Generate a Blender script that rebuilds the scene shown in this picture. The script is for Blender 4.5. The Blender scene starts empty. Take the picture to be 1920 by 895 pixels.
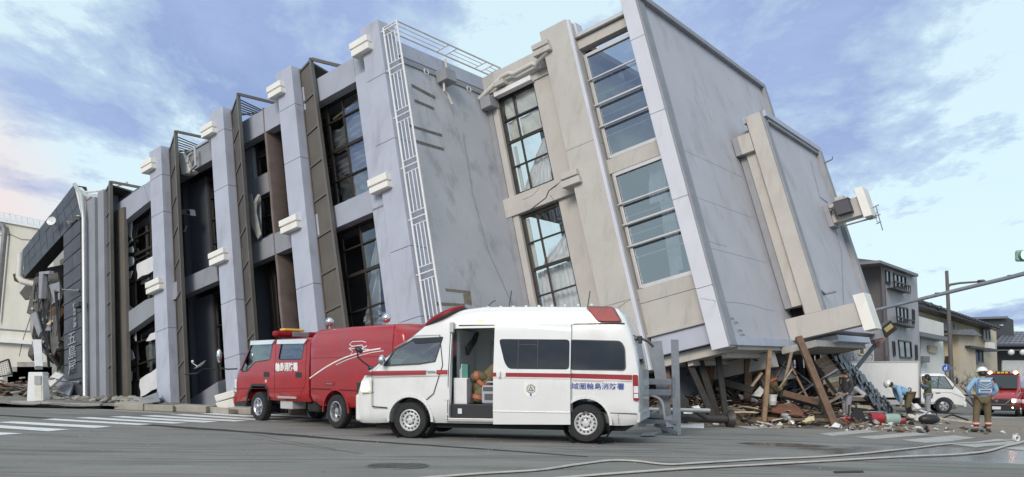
import bpy, bmesh, math, random
from mathutils import Vector as V, Matrix as M, noise as mnoise
R_ = math.radians
rnd = random.Random(7)
sc = bpy.context.scene
col = sc.collection

# ------------------------------------------------------------------ camera
F, HY, CZ = 1450.0, 700.0, 1.25            # focal length and horizon row of the 1920 px photograph, eye height
cam = bpy.data.cameras.new('camera'); cam_o = bpy.data.objects.new('camera', cam); col.objects.link(cam_o)
cam.sensor_width = 36.0; cam.lens = 36.0*F/1920; cam.shift_y = (HY-447.5)/1920
cam.clip_start = 0.1; cam.clip_end = 6000
cam_o.location = (0, 0, CZ); cam_o.rotation_euler = (R_(90), 0, 0)
sc.camera = cam_o

# ------------------------------------------------------------------ sky and sun
SUN_EL, SUN_AZ = 34.0, 205.0               # degrees; azimuth from +Y clockwise (behind the camera, to its left)
world = bpy.data.worlds.new('World'); sc.world = world; world.use_nodes = True
wn = world.node_tree; wn.nodes.clear()
def wnode(t, **k):
    n = wn.nodes.new(t)
    for a, b in k.items(): setattr(n, a, b)
    return n
w_out = wnode('ShaderNodeOutputWorld'); w_bg = wnode('ShaderNodeBackground'); w_bg.inputs['Strength'].default_value = 0.12
w_sky = wnode('ShaderNodeTexSky', sky_type='NISHITA'); w_sky.sun_disc = False
w_sky.sun_elevation = R_(SUN_EL); w_sky.sun_rotation = R_(SUN_AZ); w_sky.altitude = 10; w_sky.air_density = 1.0; w_sky.dust_density = 1.6; w_sky.ozone_density = 1.2
w_tc = wnode('ShaderNodeTexCoord'); w_sep = wnode('ShaderNodeSeparateXYZ'); wn.links.new(w_tc.outputs['Generated'], w_sep.inputs[0])
def wmath(op, a, b=None, clamp=False):
    n = wnode('ShaderNodeMath', operation=op); n.use_clamp = clamp
    for i, x in enumerate((a, b)):
        if x is None: continue
        if isinstance(x, (int, float)): n.inputs[i].default_value = x
        else: wn.links.new(x, n.inputs[i])
    return n.outputs[0]
zc = wmath('ADD', wmath('MAXIMUM', w_sep.outputs['Z'], 0.0), 0.16)     # a cloud layer seen in perspective
w_cmb = wnode('ShaderNodeCombineXYZ')
wn.links.new(wmath('DIVIDE', w_sep.outputs['X'], zc), w_cmb.inputs[0])
wn.links.new(wmath('DIVIDE', w_sep.outputs['Y'], zc), w_cmb.inputs[1])
def wnoise(scale, detail, rough, off, dist=0.0, stretch=(1, 1, 1)):
    mp = wnode('ShaderNodeMapping'); mp.inputs['Location'].default_value = off; mp.inputs['Scale'].default_value = stretch
    wn.links.new(w_cmb.outputs[0], mp.inputs[0])
    n = wnode('ShaderNodeTexNoise'); n.inputs['Scale'].default_value = scale; n.inputs['Detail'].default_value = detail
    n.inputs['Roughness'].default_value = rough; n.inputs['Distortion'].default_value = dist
    wn.links.new(mp.outputs[0], n.inputs['Vector']); return n.outputs['Fac']
def wramp(fac, stops):
    n = wnode('ShaderNodeValToRGB'); e = n.color_ramp.elements
    e[0].position, e[0].color = stops[0]; e[1].position, e[1].color = stops[-1]
    for p, c in stops[1:-1]:
        k = e.new(p); k.color = c
    wn.links.new(fac, n.inputs[0]); return n.outputs[0]
def wmix(fac, a, b, mode='MIX'):
    n = wnode('ShaderNodeMixRGB', blend_type=mode)
    for i, x in zip((0, 1, 2), (fac, a, b)):
        if isinstance(x, (int, float)): n.inputs[i].default_value = x
        elif isinstance(x, tuple): n.inputs[i].default_value = x
        else: wn.links.new(x, n.inputs[i])
    return n.outputs[0]
big = wnoise(0.95, 12, 0.60, (4.3, 2.35, 0), 0.15, (0.85, 0.55, 1)); small = wnoise(2.6, 12, 0.66, (7.7, 1.9, 0), 0.2, (0.8, 0.6, 1))
mass = wmath('ADD', big, wmath('MULTIPLY', wmath('SUBTRACT', small, 0.5), 0.55))
mask_lo = wramp(mass, [(0.47, (0, 0, 0, 1)), (0.51, (0.5, 0.5, 0.5, 1)), (0.585, (1, 1, 1, 1))])
mask_hi = wramp(small, [(0.42, (0, 0, 0, 1)), (0.66, (1, 1, 1, 1))])
veil = wmix(0.80, w_sky.outputs[0], (7.4, 9.3, 9.9, 1))                # thin bright high cloud over the whole sky
shade = wmix(wmath('MULTIPLY', mask_hi, 0.5), (2.3, 3.2, 5.9, 1), (4.0, 5.1, 7.8, 1))
sky1 = wmix(wmath('MULTIPLY', mask_lo, 0.90), veil, shade)
# dusk glow low in the sky towards the left of the view
w_dot = wnode('ShaderNodeVectorMath', operation='DOT_PRODUCT'); w_nrm = wnode('ShaderNodeVectorMath', operation='NORMALIZE')
wn.links.new(w_tc.outputs['Generated'], w_nrm.inputs[0]); wn.links.new(w_nrm.outputs[0], w_dot.inputs[0])
gd = V((-0.64, 0.75, 0.13)).normalized(); w_dot.inputs[1].default_value = gd
glow = wramp(w_dot.outputs['Value'], [(0.976, (0, 0, 0, 1)), (0.998, (1, 1, 1, 1))])
sky1 = wmix(wmath('MULTIPLY', glow, wmath('SUBTRACT', 0.95, wmath('MULTIPLY', mask_lo, 0.55))), sky1, (8.8, 6.6, 6.3, 1))
wn.links.new(sky1, w_bg.inputs['Color']); wn.links.new(w_bg.outputs[0], w_out.inputs[0])

sun = bpy.data.lights.new('sun', 'SUN'); sun.energy = 2.5; sun.angle = R_(26); sun.color = (1.0, 0.90, 0.80)
sun_o = bpy.data.objects.new('sun', sun); col.objects.link(sun_o); sun_o.location = (-8, -8, 20)
sd = V((math.sin(R_(SUN_AZ))*math.cos(R_(SUN_EL)), math.cos(R_(SUN_AZ))*math.cos(R_(SUN_EL)), math.sin(R_(SUN_EL))))
sun_o.rotation_euler = (-sd).to_track_quat('-Z', 'Y').to_euler()

vs = sc.view_settings
vs.view_transform = 'Standard'; vs.look = 'None'; vs.exposure = -0.1; vs.gamma = 1.0; vs.use_curve_mapping = False
sc.cycles.max_bounces = 8; sc.cycles.transparent_max_bounces = 16; sc.cycles.use_denoising = True

# ------------------------------------------------------------------ materials
MATS = {}
def nd(nt, t, **k):
    n = nt.nodes.new(t)
    for a, b in k.items(): setattr(n, a, b)
    return n
def mat(name, c, rough=0.6, metal=0.0, var=0.10, scale=3.0, bump=0.0, bscale=40.0, dirt=None, dirt_amt=0.0, dirt_scale=(1.2, 1.2, 0.35), spec=0.5, emit=None, estr=0.0, coat=0.0, coords='Object'):
    """Principled material: base colour with soft noise variation, optional stain layer and fine relief."""
    if name in MATS: return MATS[name]
    m = bpy.data.materials.new(name); m.use_nodes = True; nt = m.node_tree
    p = nt.nodes['Principled BSDF']; p.inputs['Roughness'].default_value = rough; p.inputs['Metallic'].default_value = metal
    p.inputs['Specular IOR Level'].default_value = spec; p.inputs['Coat Weight'].default_value = coat; p.inputs['Coat Roughness'].default_value = 0.06
    tc = nd(nt, 'ShaderNodeTexCoord')
    c1 = tuple(max(0, x*(1-var)) for x in c)+(1,); c2 = tuple(min(1, x*(1+var)) for x in c)+(1,)
    n = nd(nt, 'ShaderNodeTexNoise'); n.inputs['Scale'].default_value = scale; n.inputs['Detail'].default_value = 6; n.inputs['Roughness'].default_value = 0.6
    nt.links.new(tc.outputs[coords], n.inputs['Vector'])
    mx = nd(nt, 'ShaderNodeMixRGB'); mx.inputs[1].default_value = c1; mx.inputs[2].default_value = c2
    rp = nd(nt, 'ShaderNodeValToRGB'); rp.color_ramp.elements[0].position = 0.32; rp.color_ramp.elements[1].position = 0.68
    nt.links.new(n.outputs['Fac'], rp.inputs[0]); nt.links.new(rp.outputs[0], mx.inputs[0]); out = mx.outputs[0]
    if dirt is not None and dirt_amt > 0:
        mp = nd(nt, 'ShaderNodeMapping'); mp.inputs['Scale'].default_value = dirt_scale; nt.links.new(tc.outputs[coords], mp.inputs[0])
        d = nd(nt, 'ShaderNodeTexNoise'); d.inputs['Scale'].default_value = 1.6; d.inputs['Detail'].default_value = 9; d.inputs['Roughness'].default_value = 0.68
        nt.links.new(mp.outputs[0], d.inputs['Vector'])
        r2 = nd(nt, 'ShaderNodeValToRGB'); r2.color_ramp.elements[0].position = 0.52; r2.color_ramp.elements[1].position = 0.78
        r2.color_ramp.elements[1].color = (dirt_amt,)*3+(1,); nt.links.new(d.outputs['Fac'], r2.inputs[0])
        m2 = nd(nt, 'ShaderNodeMixRGB'); m2.inputs[2].default_value = tuple(dirt)+(1,); nt.links.new(r2.outputs[0], m2.inputs[0]); nt.links.new(out, m2.inputs[1]); out = m2.outputs[0]
    nt.links.new(out, p.inputs['Base Color'])
    if bump > 0:
        bn = nd(nt, 'ShaderNodeTexNoise'); bn.inputs['Scale'].default_value = bscale; bn.inputs['Detail'].default_value = 4; nt.links.new(tc.outputs[coords], bn.inputs['Vector'])
        bp = nd(nt, 'ShaderNodeBump'); bp.inputs['Strength'].default_value = bump; bp.inputs['Distance'].default_value = 0.02
        nt.links.new(bn.outputs['Fac'], bp.inputs['Height']); nt.links.new(bp.outputs[0], p.inputs['Normal'])
    if emit is not None:
        p.inputs['Emission Color'].default_value = tuple(emit)+(1,); p.inputs['Emission Strength'].default_value = estr
    MATS[name] = m; return m
def glass(name, tint=(0.75, 0.8, 0.82), refl=0.18, rough=0.01):
    if name in MATS: return MATS[name]
    m = bpy.data.materials.new(name); m.use_nodes = True; nt = m.node_tree; nt.nodes.clear()
    o = nd(nt, 'ShaderNodeOutputMaterial'); t = nd(nt, 'ShaderNodeBsdfTransparent'); t.inputs[0].default_value = tint+(1,)
    g = nd(nt, 'ShaderNodeBsdfGlossy'); g.inputs['Roughness'].default_value = rough; g.inputs['Color'].default_value = (0.95, 0.97, 1, 1)
    lw = nd(nt, 'ShaderNodeLayerWeight'); lw.inputs[0].default_value = 0.25
    mr = nd(nt, 'ShaderNodeMapRange'); mr.inputs[3].default_value = refl; mr.inputs[4].default_value = min(1, refl+0.5)
    nt.links.new(lw.outputs['Fresnel'], mr.inputs[0]); mx = nd(nt, 'ShaderNodeMixShader')
    nt.links.new(mr.outputs[0], mx.inputs[0]); nt.links.new(t.outputs[0], mx.inputs[1]); nt.links.new(g.outputs[0], mx.inputs[2]); nt.links.new(mx.outputs[0], o.inputs[0])
    MATS[name] = m; return m

GRIME = (0.13, 0.12, 0.10)
m_pillar = mat('pillar_paint', (0.395, 0.415, 0.48), 0.55, var=0.07, scale=0.8, bump=0.06, bscale=60, dirt=GRIME, dirt_amt=0.42, dirt_scale=(1.6, 1.6, 0.3))
m_ladderwall = mat('grey_wall_paint', (0.43, 0.43, 0.45), 0.7, var=0.08, scale=0.6, bump=0.10, bscale=50, dirt=(0.12, 0.115, 0.11), dirt_amt=0.7, dirt_scale=(1.0, 1.0, 0.38))
m_beige = mat('beige_paint', (0.46, 0.435, 0.395), 0.75, var=0.06, scale=1.0, bump=0.14, bscale=90, dirt=(0.22, 0.19, 0.15), dirt_amt=0.42, dirt_scale=(1.5, 1.5, 0.35))
m_beige_d = m_beige
m_lilac = mat('lilac_wall_paint', (0.46, 0.45, 0.475), 0.65, var=0.06, scale=0.45, bump=0.08, bscale=60, dirt=(0.19, 0.18, 0.17), dirt_amt=0.5, dirt_scale=(0.8, 0.8, 0.28))
m_fin = mat('pale_fin_cladding', (0.56, 0.56, 0.60), 0.45, var=0.05, scale=0.9, dirt=(0.3, 0.29, 0.28), dirt_amt=0.3, dirt_scale=(2, 2, 0.4))
m_trim = mat('grey_trim', (0.26, 0.265, 0.28), 0.6, var=0.1, scale=2.0, dirt=GRIME, dirt_amt=0.3)
m_white = mat('white_block_paint', (0.74, 0.72, 0.66), 0.6, var=0.05, scale=2.0, bump=0.05, dirt=(0.35, 0.32, 0.26), dirt_amt=0.3)
m_brown = mat('brown_metal', (0.115, 0.102, 0.085), 0.5, metal=0.2, var=0.10, scale=1.5, dirt=(0.2, 0.18, 0.15), dirt_amt=0.3)
m_brown_f = mat('brown_metal_frame', (0.15, 0.135, 0.115), 0.45, metal=0.3, var=0.08, scale=2.0)
m_slate = mat('slate_tile_cladding', (0.062, 0.068, 0.08), 0.5, var=0.22, scale=2.2, bump=0.1, bscale=30)
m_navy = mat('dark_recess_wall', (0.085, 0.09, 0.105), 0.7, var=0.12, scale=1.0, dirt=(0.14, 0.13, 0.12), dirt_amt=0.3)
m_greywall = mat('mid_grey_wall', (0.25, 0.26, 0.285), 0.65, var=0.07, scale=1.0, dirt=GRIME, dirt_amt=0.3)
m_beam = mat('grey_beam_paint', (0.33, 0.35, 0.405), 0.6, var=0.05, scale=1.0, dirt=GRIME, dirt_amt=0.25)
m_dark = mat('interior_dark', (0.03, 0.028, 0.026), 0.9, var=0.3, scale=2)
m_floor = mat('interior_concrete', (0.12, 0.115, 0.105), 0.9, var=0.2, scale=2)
m_frame = mat('bronze_window_frame', (0.045, 0.036, 0.028), 0.4, metal=0.4, var=0.1, scale=4)
m_alu = mat('silver_window_frame', (0.52, 0.51, 0.49), 0.4, metal=0.5, var=0.05, scale=4)
m_wtrim = mat('white_metal', (0.72, 0.71, 0.70), 0.45, var=0.05, scale=5, dirt=(0.3, 0.25, 0.2), dirt_amt=0.35)
m_sheet = mat('grey_plastic_sheet', (0.50, 0.51, 0.53), 0.3, var=0.12, scale=2, spec=0.7)
m_cloth = mat('white_curtain', (0.78, 0.78, 0.79), 0.8, var=0.06, scale=3)
m_paper = mat('yellowed_blind', (0.70, 0.68, 0.61), 0.8, var=0.08, scale=1.5, dirt=(0.45, 0.4, 0.32), dirt_amt=0.4)
m_wood = mat('new_break_wood', (0.25, 0.16, 0.095), 0.8, var=0.25, scale=6, bump=0.2, bscale=30)
m_oldwood = mat('old_brown_timber', (0.17, 0.10, 0.062), 0.85, var=0.35, scale=5, bump=0.25, bscale=25, dirt=(0.06, 0.045, 0.035), dirt_amt=0.6)
m_black = mat('charred_dark_timber', (0.028, 0.026, 0.024), 0.8, var=0.3, scale=5, bump=0.2)
m_palewood = mat('pale_splintered_wood', (0.5, 0.40, 0.28), 0.85, var=0.25, scale=7)
m_concrete = mat('broken_concrete', (0.33, 0.32, 0.30), 0.9, var=0.18, scale=4, bump=0.3, bscale=20)
m_plaster = mat('plaster_debris', (0.58, 0.56, 0.52), 0.9, var=0.15, scale=5, bump=0.2)
m_pipe = mat('cream_pipe', (0.56, 0.53, 0.48), 0.5, var=0.08, scale=5, dirt=(0.3, 0.22, 0.14), dirt_amt=0.4)
m_galv = mat('galvanised_steel', (0.20, 0.215, 0.24), 0.55, metal=0.3, var=0.12, scale=6, dirt=(0.15, 0.13, 0.12), dirt_amt=0.3)
m_blacks = mat('black_rubber', (0.018, 0.018, 0.019), 0.75, var=0.2, scale=10)
m_blackp = mat('black_plastic', (0.025, 0.025, 0.027), 0.45, var=0.1, scale=8)
g_dark = glass('dark_window_glass', (0.8, 0.82, 0.82), 0.045)
g_blue = glass('clear_atrium_glass', (0.66, 0.70, 0.73), 0.20)
g_pane = glass('window_glass', (0.88, 0.9, 0.9), 0.05)

# ------------------------------------------------------------------ mesh helpers
FRAME = {}                                   # root name -> inverse frame, so world-space shapes can be parented
def prop(o, label=None, cat=None, group=None, kind=None):
    for k, v in (('label', label), ('category', cat), ('group', group), ('kind', kind)):
        if v is not None: o[k] = v
    return o
def root(name, loc, rz=0.0, label=None, cat=None, group=None, rot=None, scale=1.0):
    o = bpy.data.objects.new(name, None); col.objects.link(o); o.empty_display_size = 0.3
    o.location = loc; o.rotation_euler = rot if rot is not None else (0, 0, rz); o.scale = (scale,)*3
    m = M.LocRotScale(V(loc), o.rotation_euler, V((scale,)*3)); FRAME[o] = m.inverted()
    return prop(o, label, cat, group)
class MB:
    def __init__(s): s.v = []; s.f = []
    def add(s, verts, faces):
        n = len(s.v); s.v += [V(p) for p in verts]; s.f += [tuple(i+n for i in f) for f in faces]; return s
    def hexa(s, p):                           # 8 points: bottom ring 0-3, top ring 4-7
        return s.add(p, [(0, 3, 2, 1), (4, 5, 6, 7), (0, 1, 5, 4), (1, 2, 6, 5), (2, 3, 7, 6), (3, 0, 4, 7)])
    def box(s, x0, x1, y0, y1, z0, z1, m=None):
        p = [V((x, y, z)) for z in (z0, z1) for x, y in ((x0, y0), (x1, y0), (x1, y1), (x0, y1))]
        return s.hexa([m @ q for q in p] if m is not None else p)
    def bar(s, a, b, w, h, up=(0, 0, 1)):     # a square bar from a to b
        a, b = V(a), V(b); d = (b-a).normalized(); u = V(up)
        if abs(d.dot(u)) > 0.98: u = V((1, 0, 0)) if abs(d.x) < 0.9 else V((0, 1, 0))
        x = d.cross(u).normalized()*w/2; y = x.cross(d).normalized()*h/2
        return s.hexa([a-x-y, a+x-y, a+x+y, a-x+y, b-x-y, b+x-y, b+x+y, b-x+y])
    def tube(s, pts, r, n=8, caps=True):
        pts = [V(p) for p in pts]; rs = r if isinstance(r, (list, tuple)) else [r]*len(pts)
        rings = []; prev = None
        for i, p in enumerate(pts):
            d = (pts[min(i+1, len(pts)-1)]-pts[max(i-1, 0)]).normalized()
            ref = prev if prev is not None else (V((0, 0, 1)) if abs(d.z) < 0.9 else V((1, 0, 0)))
            x = ref-d*ref.dot(d); x = x.normalized() if x.length > 1e-6 else d.orthogonal().normalized(); prev = x; y = d.cross(x)
            rings.append([p+(x*math.cos(2*math.pi*k/n)+y*math.sin(2*math.pi*k/n))*rs[i] for k in range(n)])
        fs = []
        for i in range(len(pts)-1):
            for k in range(n): fs.append((i*n+k, i*n+(k+1) % n, (i+1)*n+(k+1) % n, (i+1)*n+k))
        if caps: fs += [tuple(range(n))[::-1], tuple(range((len(pts)-1)*n, len(pts)*n))]
        return s.add([q for r_ in rings for q in r_], fs)
    def prism(s, poly, off):                  # polygon of 3D points extruded by off
        off = V(off); n = len(poly); p = [V(q) for q in poly]
        fs = [tuple(range(n))[::-1], tuple(range(n, 2*n))]+[(i, (i+1) % n, n+(i+1) % n, n+i) for i in range(n)]
        return s.add(p+[q+off for q in p], fs)
    def lathe(s, prof, n=24, m=None, caps=True):   # profile of (radius, x) turned about the x axis
        vs_, fs = [], []
        for r, x in prof:
            for k in range(n):
                a = 2*math.pi*k/n; q = V((x, r*math.cos(a), r*math.sin(a))); vs_.append(m @ q if m is not None else q)
        for i in range(len(prof)-1):
            for k in range(n): fs.append((i*n+k, i*n+(k+1) % n, (i+1)*n+(k+1) % n, (i+1)*n+k))
        if caps and prof[0][0] > 1e-6: fs.append(tuple(range(n))[::-1])
        if caps and prof[-1][0] > 1e-6: fs.append(tuple(range((len(prof)-1)*n, len(prof)*n)))
        return s.add(vs_, fs)
    def sphere(s, c, r, n=12, m=8, sc_=(1, 1, 1), mt=None):
        vs_ = []
        for i in range(m+1):
            t = math.pi*i/m
            for k in range(n):
                a = 2*math.pi*k/n; q = V((r*sc_[0]*math.sin(t)*math.cos(a), r*sc_[1]*math.sin(t)*math.sin(a), r*sc_[2]*math.cos(t)))
                vs_.append(V(c)+(mt @ q if mt is not None else q))
        return s.add(vs_, [(i*n+k, i*n+(k+1) % n, (i+1)*n+(k+1) % n, (i+1)*n+k) for i in range(m) for k in range(n)])
    def grid(s, fn, nu, nv, thick=None):      # surface fn(i/nu, j/nv)
        n0 = len(s.v); s.v += [V(fn(i/nu, j/nv)) for j in range(nv+1) for i in range(nu+1)]
        w = nu+1; s.f += [(n0+j*w+i, n0+j*w+i+1, n0+(j+1)*w+i+1, n0+(j+1)*w+i) for j in range(nv) for i in range(nu)]; return s
    def loft(s, rings, caps=True):
        n = len(rings[0]); vs_ = [q for r_ in rings for q in r_]
        fs = [(i*n+k, i*n+(k+1) % n, (i+1)*n+(k+1) % n, (i+1)*n+k) for i in range(len(rings)-1) for k in range(n)]
        if caps: fs += [tuple(range(n))[::-1], tuple(range((len(rings)-1)*n, len(rings)*n))]
        return s.add(vs_, fs)
    def chunk(s, c, r, k=9, flat=1.0, seed=None):
        rr = random.Random(seed) if seed is not None else rnd
        bm = bmesh.new()
        for _ in range(k):
            q = V((rr.gauss(0, 1), rr.gauss(0, 1), rr.gauss(0, 1))).normalized()*rr.uniform(0.7, 1)
            bm.verts.new((q.x*r, q.y*r, q.z*r*flat))
        h = bmesh.ops.convex_hull(bm, input=bm.verts[:])
        bad = list({g for g in h['geom_interior']+h['geom_unused'] if isinstance(g, bmesh.types.BMVert)})
        if bad: bmesh.ops.delete(bm, geom=bad, context='VERTS')
        bm.verts.index_update()
        s.add([V(c)+v.co for v in bm.verts], [tuple(v.index for v in f.verts) for f in bm.faces]); bm.free(); return s
    def mesh(s, name, xf=None):
        me = bpy.data.meshes.new(name); me.from_pydata([tuple(xf @ q) if xf is not None else tuple(q) for q in s.v], [], s.f)
        bm = bmesh.new(); bm.from_mesh(me); bmesh.ops.recalc_face_normals(bm, faces=bm.faces[:]); bm.to_mesh(me); bm.free()
        me.update(); return me
    def build(s, name, m, parent=None, local=False, smooth=False, bevel=0.0, solid=0.0, seg=2, **pr):
        fr = FRAME.get(parent) if parent is not None else None
        me = s.mesh(name, fr if (fr is not None and not local) else None)
        o = bpy.data.objects.new(name, me); col.objects.link(o); me.materials.append(m)
        if parent is not None:
            o.parent = parent
            if fr is not None: FRAME[o] = fr
        elif not local and s.v and 'kind' not in pr:    # put the origin of a lone thing at its base
            xs = [q.x for q in s.v]; ys = [q.y for q in s.v]; zs = [q.z for q in s.v]
            c = V(((min(xs)+max(xs))/2, (min(ys)+max(ys))/2, min(zs))); me.transform(M.Translation(-c)); o.location = c
        if solid: 
            md = o.modifiers.new('solid', 'SOLIDIFY'); md.thickness = solid; md.offset = 0
        if bevel:
            md = o.modifiers.new('bevel', 'BEVEL'); md.width = bevel; md.segments = seg; md.limit_method = 'ANGLE'; md.angle_limit = R_(40)
        if smooth:
            for p in me.polygons: p.use_smooth = True
            if smooth != 'all':
                try: me.set_sharp_from_angle(angle=R_(smooth if smooth is not True else 40))
                except Exception: pass
        prop(o, pr.get('label'), pr.get('cat'), pr.get('group'), pr.get('kind'))
        return o
def bake(o):                                  # apply the modifiers for good
    dg = bpy.context.evaluated_depsgraph_get(); me = bpy.data.meshes.new_from_object(o.evaluated_get(dg)); o.modifiers.clear()
    old = o.data; o.data = me; bpy.data.meshes.remove(old); return o
def cut(o, cutters):                          # carve openings out of a closed body
    ob = []; par = o.parent; o.parent = None
    for i, mb in enumerate(cutters):
        c = bpy.data.objects.new('cutter', mb.mesh('cutter')); col.objects.link(c); ob.append(c)
        md = o.modifiers.new('cut', 'BOOLEAN'); md.operation = 'DIFFERENCE'; md.object = c; md.solver = 'EXACT'
    bake(o); o.parent = par
    for c in ob:
        me = c.data; bpy.data.objects.remove(c); bpy.data.meshes.remove(me)
    return o
def text_mesh(name, s, size, m, parent, xf, depth=0.004, bold=0.0, align='CENTER'):
    cu = bpy.data.curves.new(name, 'FONT'); cu.body = s; cu.size = size; cu.extrude = depth; cu.align_x = align; cu.align_y = 'CENTER'; cu.offset = bold; cu.resolution_u = 3
    t = bpy.data.objects.new(name, cu); col.objects.link(t)
    dg = bpy.context.evaluated_depsgraph_get(); dg.update(); me = bpy.data.meshes.new_from_object(t.evaluated_get(dg))
    bpy.data.objects.remove(t); bpy.data.curves.remove(cu)
    o = bpy.data.objects.new(name, me); col.objects.link(o); me.transform(xf); me.materials.clear(); me.materials.append(m)
    if parent is not None: o.parent = parent
    return o

# ------------------------------------------------------------------ the lie of the land
def sp(t, w=1.6): return w*math.log1p(math.exp(max(-30, min(30, t/w))))
def ground_z(x, y):
    x = max(-24, min(24, x)); t = max(0.0, min(1.0, (y-15.3)/2.6)); return -0.031*sp(x-2.0)+0.036*sp(-x-7.0)-0.07*t*t*(3-2*t)
def ray(px, py): return V(((px-960)/F, 1.0, (HY-py)/F))
def at(px, py, d): return V((0, 0, CZ))+ray(px, py)*d
def gp(px, py, dz=0.0):                       # where a sight line meets the ground
    r = ray(px, py); t = CZ/max(1e-4, -r.z)
    for _ in range(30): t = (CZ-ground_z(r.x*t, t)-dz)/max(1e-4, -r.z)
    return V((r.x*t, t, CZ+r.z*t))
def on_ground(x, y, dz=0.0): return V((x, y, ground_z(x, y)+dz))
# ================================================================== ground, road markings
def ground_material():
    m = bpy.data.materials.new('worn_asphalt'); m.use_nodes = True; nt = m.node_tree; p = nt.nodes['Principled BSDF']
    tc = nd(nt, 'ShaderNodeTexCoord')
    def noise(scale, detail=6, rough=0.6, st=(1, 1, 1), rot=0.0):
        mp = nd(nt, 'ShaderNodeMapping'); mp.inputs['Scale'].default_value = st; mp.inputs['Rotation'].default_value = (0, 0, rot); nt.links.new(tc.outputs['Object'], mp.inputs[0])
        n = nd(nt, 'ShaderNodeTexNoise'); n.inputs['Scale'].default_value = scale; n.inputs['Detail'].default_value = detail; n.inputs['Roughness'].default_value = rough
        nt.links.new(mp.outputs[0], n.inputs['Vector']); return n.outputs['Fac']
    def ramp(f, a, b, ca, cb):
        r = nd(nt, 'ShaderNodeValToRGB'); e = r.color_ramp.elements; e[0].position = a; e[1].position = b; e[0].color = tuple(ca)+(1,); e[1].color = tuple(cb)+(1,); nt.links.new(f, r.inputs[0]); return r.outputs[0]
    def mix(f, a, b, mode='MIX'):
        n = nd(nt, 'ShaderNodeMixRGB', blend_type=mode)
        for i, x in enumerate((f, a, b)):
            if isinstance(x, float): n.inputs[i].default_value = x
            elif isinstance(x, tuple): n.inputs[i].default_value = x+(1,)
            else: nt.links.new(x, n.inputs[i])
        return n.outputs[0]
    base = ramp(noise(0.35, 7, 0.62), 0.3, 0.72, (0.178, 0.170, 0.154), (0.262, 0.250, 0.226))
    grain = ramp(noise(70, 4, 0.85), 0.34, 0.68, (0.55, 0.55, 0.55), (1.38, 1.38, 1.38))
    c = mix(1.0, base, grain, 'MULTIPLY')
    # skid and drag marks, long and thin, running along the street
    sk = ramp(noise(1.0, 5, 0.55, (0.16, 1.7, 1), R_(6)), 0.555, 0.66, (0, 0, 0), (0.8, 0.8, 0.8)); c = mix(sk, c, (0.095, 0.092, 0.086))
    pale = ramp(noise(0.8, 6, 0.6, (0.22, 1.2, 1), R_(-5)), 0.57, 0.74, (0, 0, 0), (0.55, 0.55, 0.55)); c = mix(pale, c, (0.33, 0.315, 0.285))
    fine = ramp(noise(1.0, 6, 0.6, (0.22, 4.6, 1), R_(3)), 0.53, 0.64, (0, 0, 0), (0.6, 0.6, 0.6)); c = mix(fine, c, (0.085, 0.083, 0.080))
    # spilt earth around the rescue site, to the right of the fallen building
    sx = nd(nt, 'ShaderNodeSeparateXYZ'); nt.links.new(tc.outputs['Object'], sx.inputs[0])
    def lin(o, a, b):
        r = nd(nt, 'ShaderNodeMapRange'); r.inputs[1].default_value = a; r.inputs[2].default_value = b; nt.links.new(o, r.inputs[0]); return r.outputs[0]
    def mul(a, b):
        n = nd(nt, 'ShaderNodeMath', operation='MULTIPLY')
        for i, x in enumerate((a, b)):
            if isinstance(x, float): n.inputs[i].default_value = x
            else: nt.links.new(x, n.inputs[i])
        return n.outputs[0]
    zone = mul(mul(lin(sx.outputs[0], 5.0, 10.0), lin(sx.outputs[1], 17.5, 21.0)), lin(sx.outputs[1], 34.0, 29.0))
    mud = mul(zone, ramp(noise(0.55, 8, 0.65), 0.32, 0.6, (0, 0, 0), (0.85, 0.85, 0.85))); c = mix(mud, c, (0.26, 0.205, 0.145))
    # wet patches by the hose
    def spot(x, y, rx, ry):
        mp = nd(nt, 'ShaderNodeMapping'); mp.vector_type = 'TEXTURE'; mp.inputs['Location'].default_value = (x, y, 0); mp.inputs['Scale'].default_value = (rx, ry, 50); nt.links.new(tc.outputs['Object'], mp.inputs[0])
        g = nd(nt, 'ShaderNodeTexGradient', gradient_type='SPHERICAL'); nt.links.new(mp.outputs[0], g.inputs[0]); return g.outputs['Fac']
    a = nd(nt, 'ShaderNodeMath', operation='MAXIMUM'); nt.links.new(spot(8.2, 13.6, 4.4, 2.3), a.inputs[0]); nt.links.new(spot(5.2, 14.6, 1.4, .7), a.inputs[1])
    ad = nd(nt, 'ShaderNodeMath', operation='ADD'); nt.links.new(a.outputs[0], ad.inputs[0]); nt.links.new(mul(noise(0.9, 7, 0.65, (0.5, 1.3, 1)), 0.9), ad.inputs[1])
    wet = ramp(ad.outputs[0], 0.72, 0.86, (0, 0, 0), (1, 1, 1)); c = mix(mul(wet, 0.5), c, (0.07, 0.07, 0.075))
    nt.links.new(c, p.inputs['Base Color'])
    rr = nd(nt, 'ShaderNodeMapRange'); rr.inputs[3].default_value = 0.88; rr.inputs[4].default_value = 0.16; nt.links.new(wet, rr.inputs[0]); nt.links.new(rr.outputs[0], p.inputs['Roughness'])
    bp = nd(nt, 'ShaderNodeBump'); bp.inputs['Distance'].default_value = 0.012
    dry = nd(nt, 'ShaderNodeMapRange'); dry.inputs[3].default_value = 0.55; dry.inputs[4].default_value = 0.06; nt.links.new(wet, dry.inputs[0]); nt.links.new(dry.outputs[0], bp.inputs['Strength'])
    nt.links.new(noise(60, 5, 0.75), bp.inputs['Height']); nt.links.new(bp.outputs[0], p.inputs['Normal'])
    return m
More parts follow.
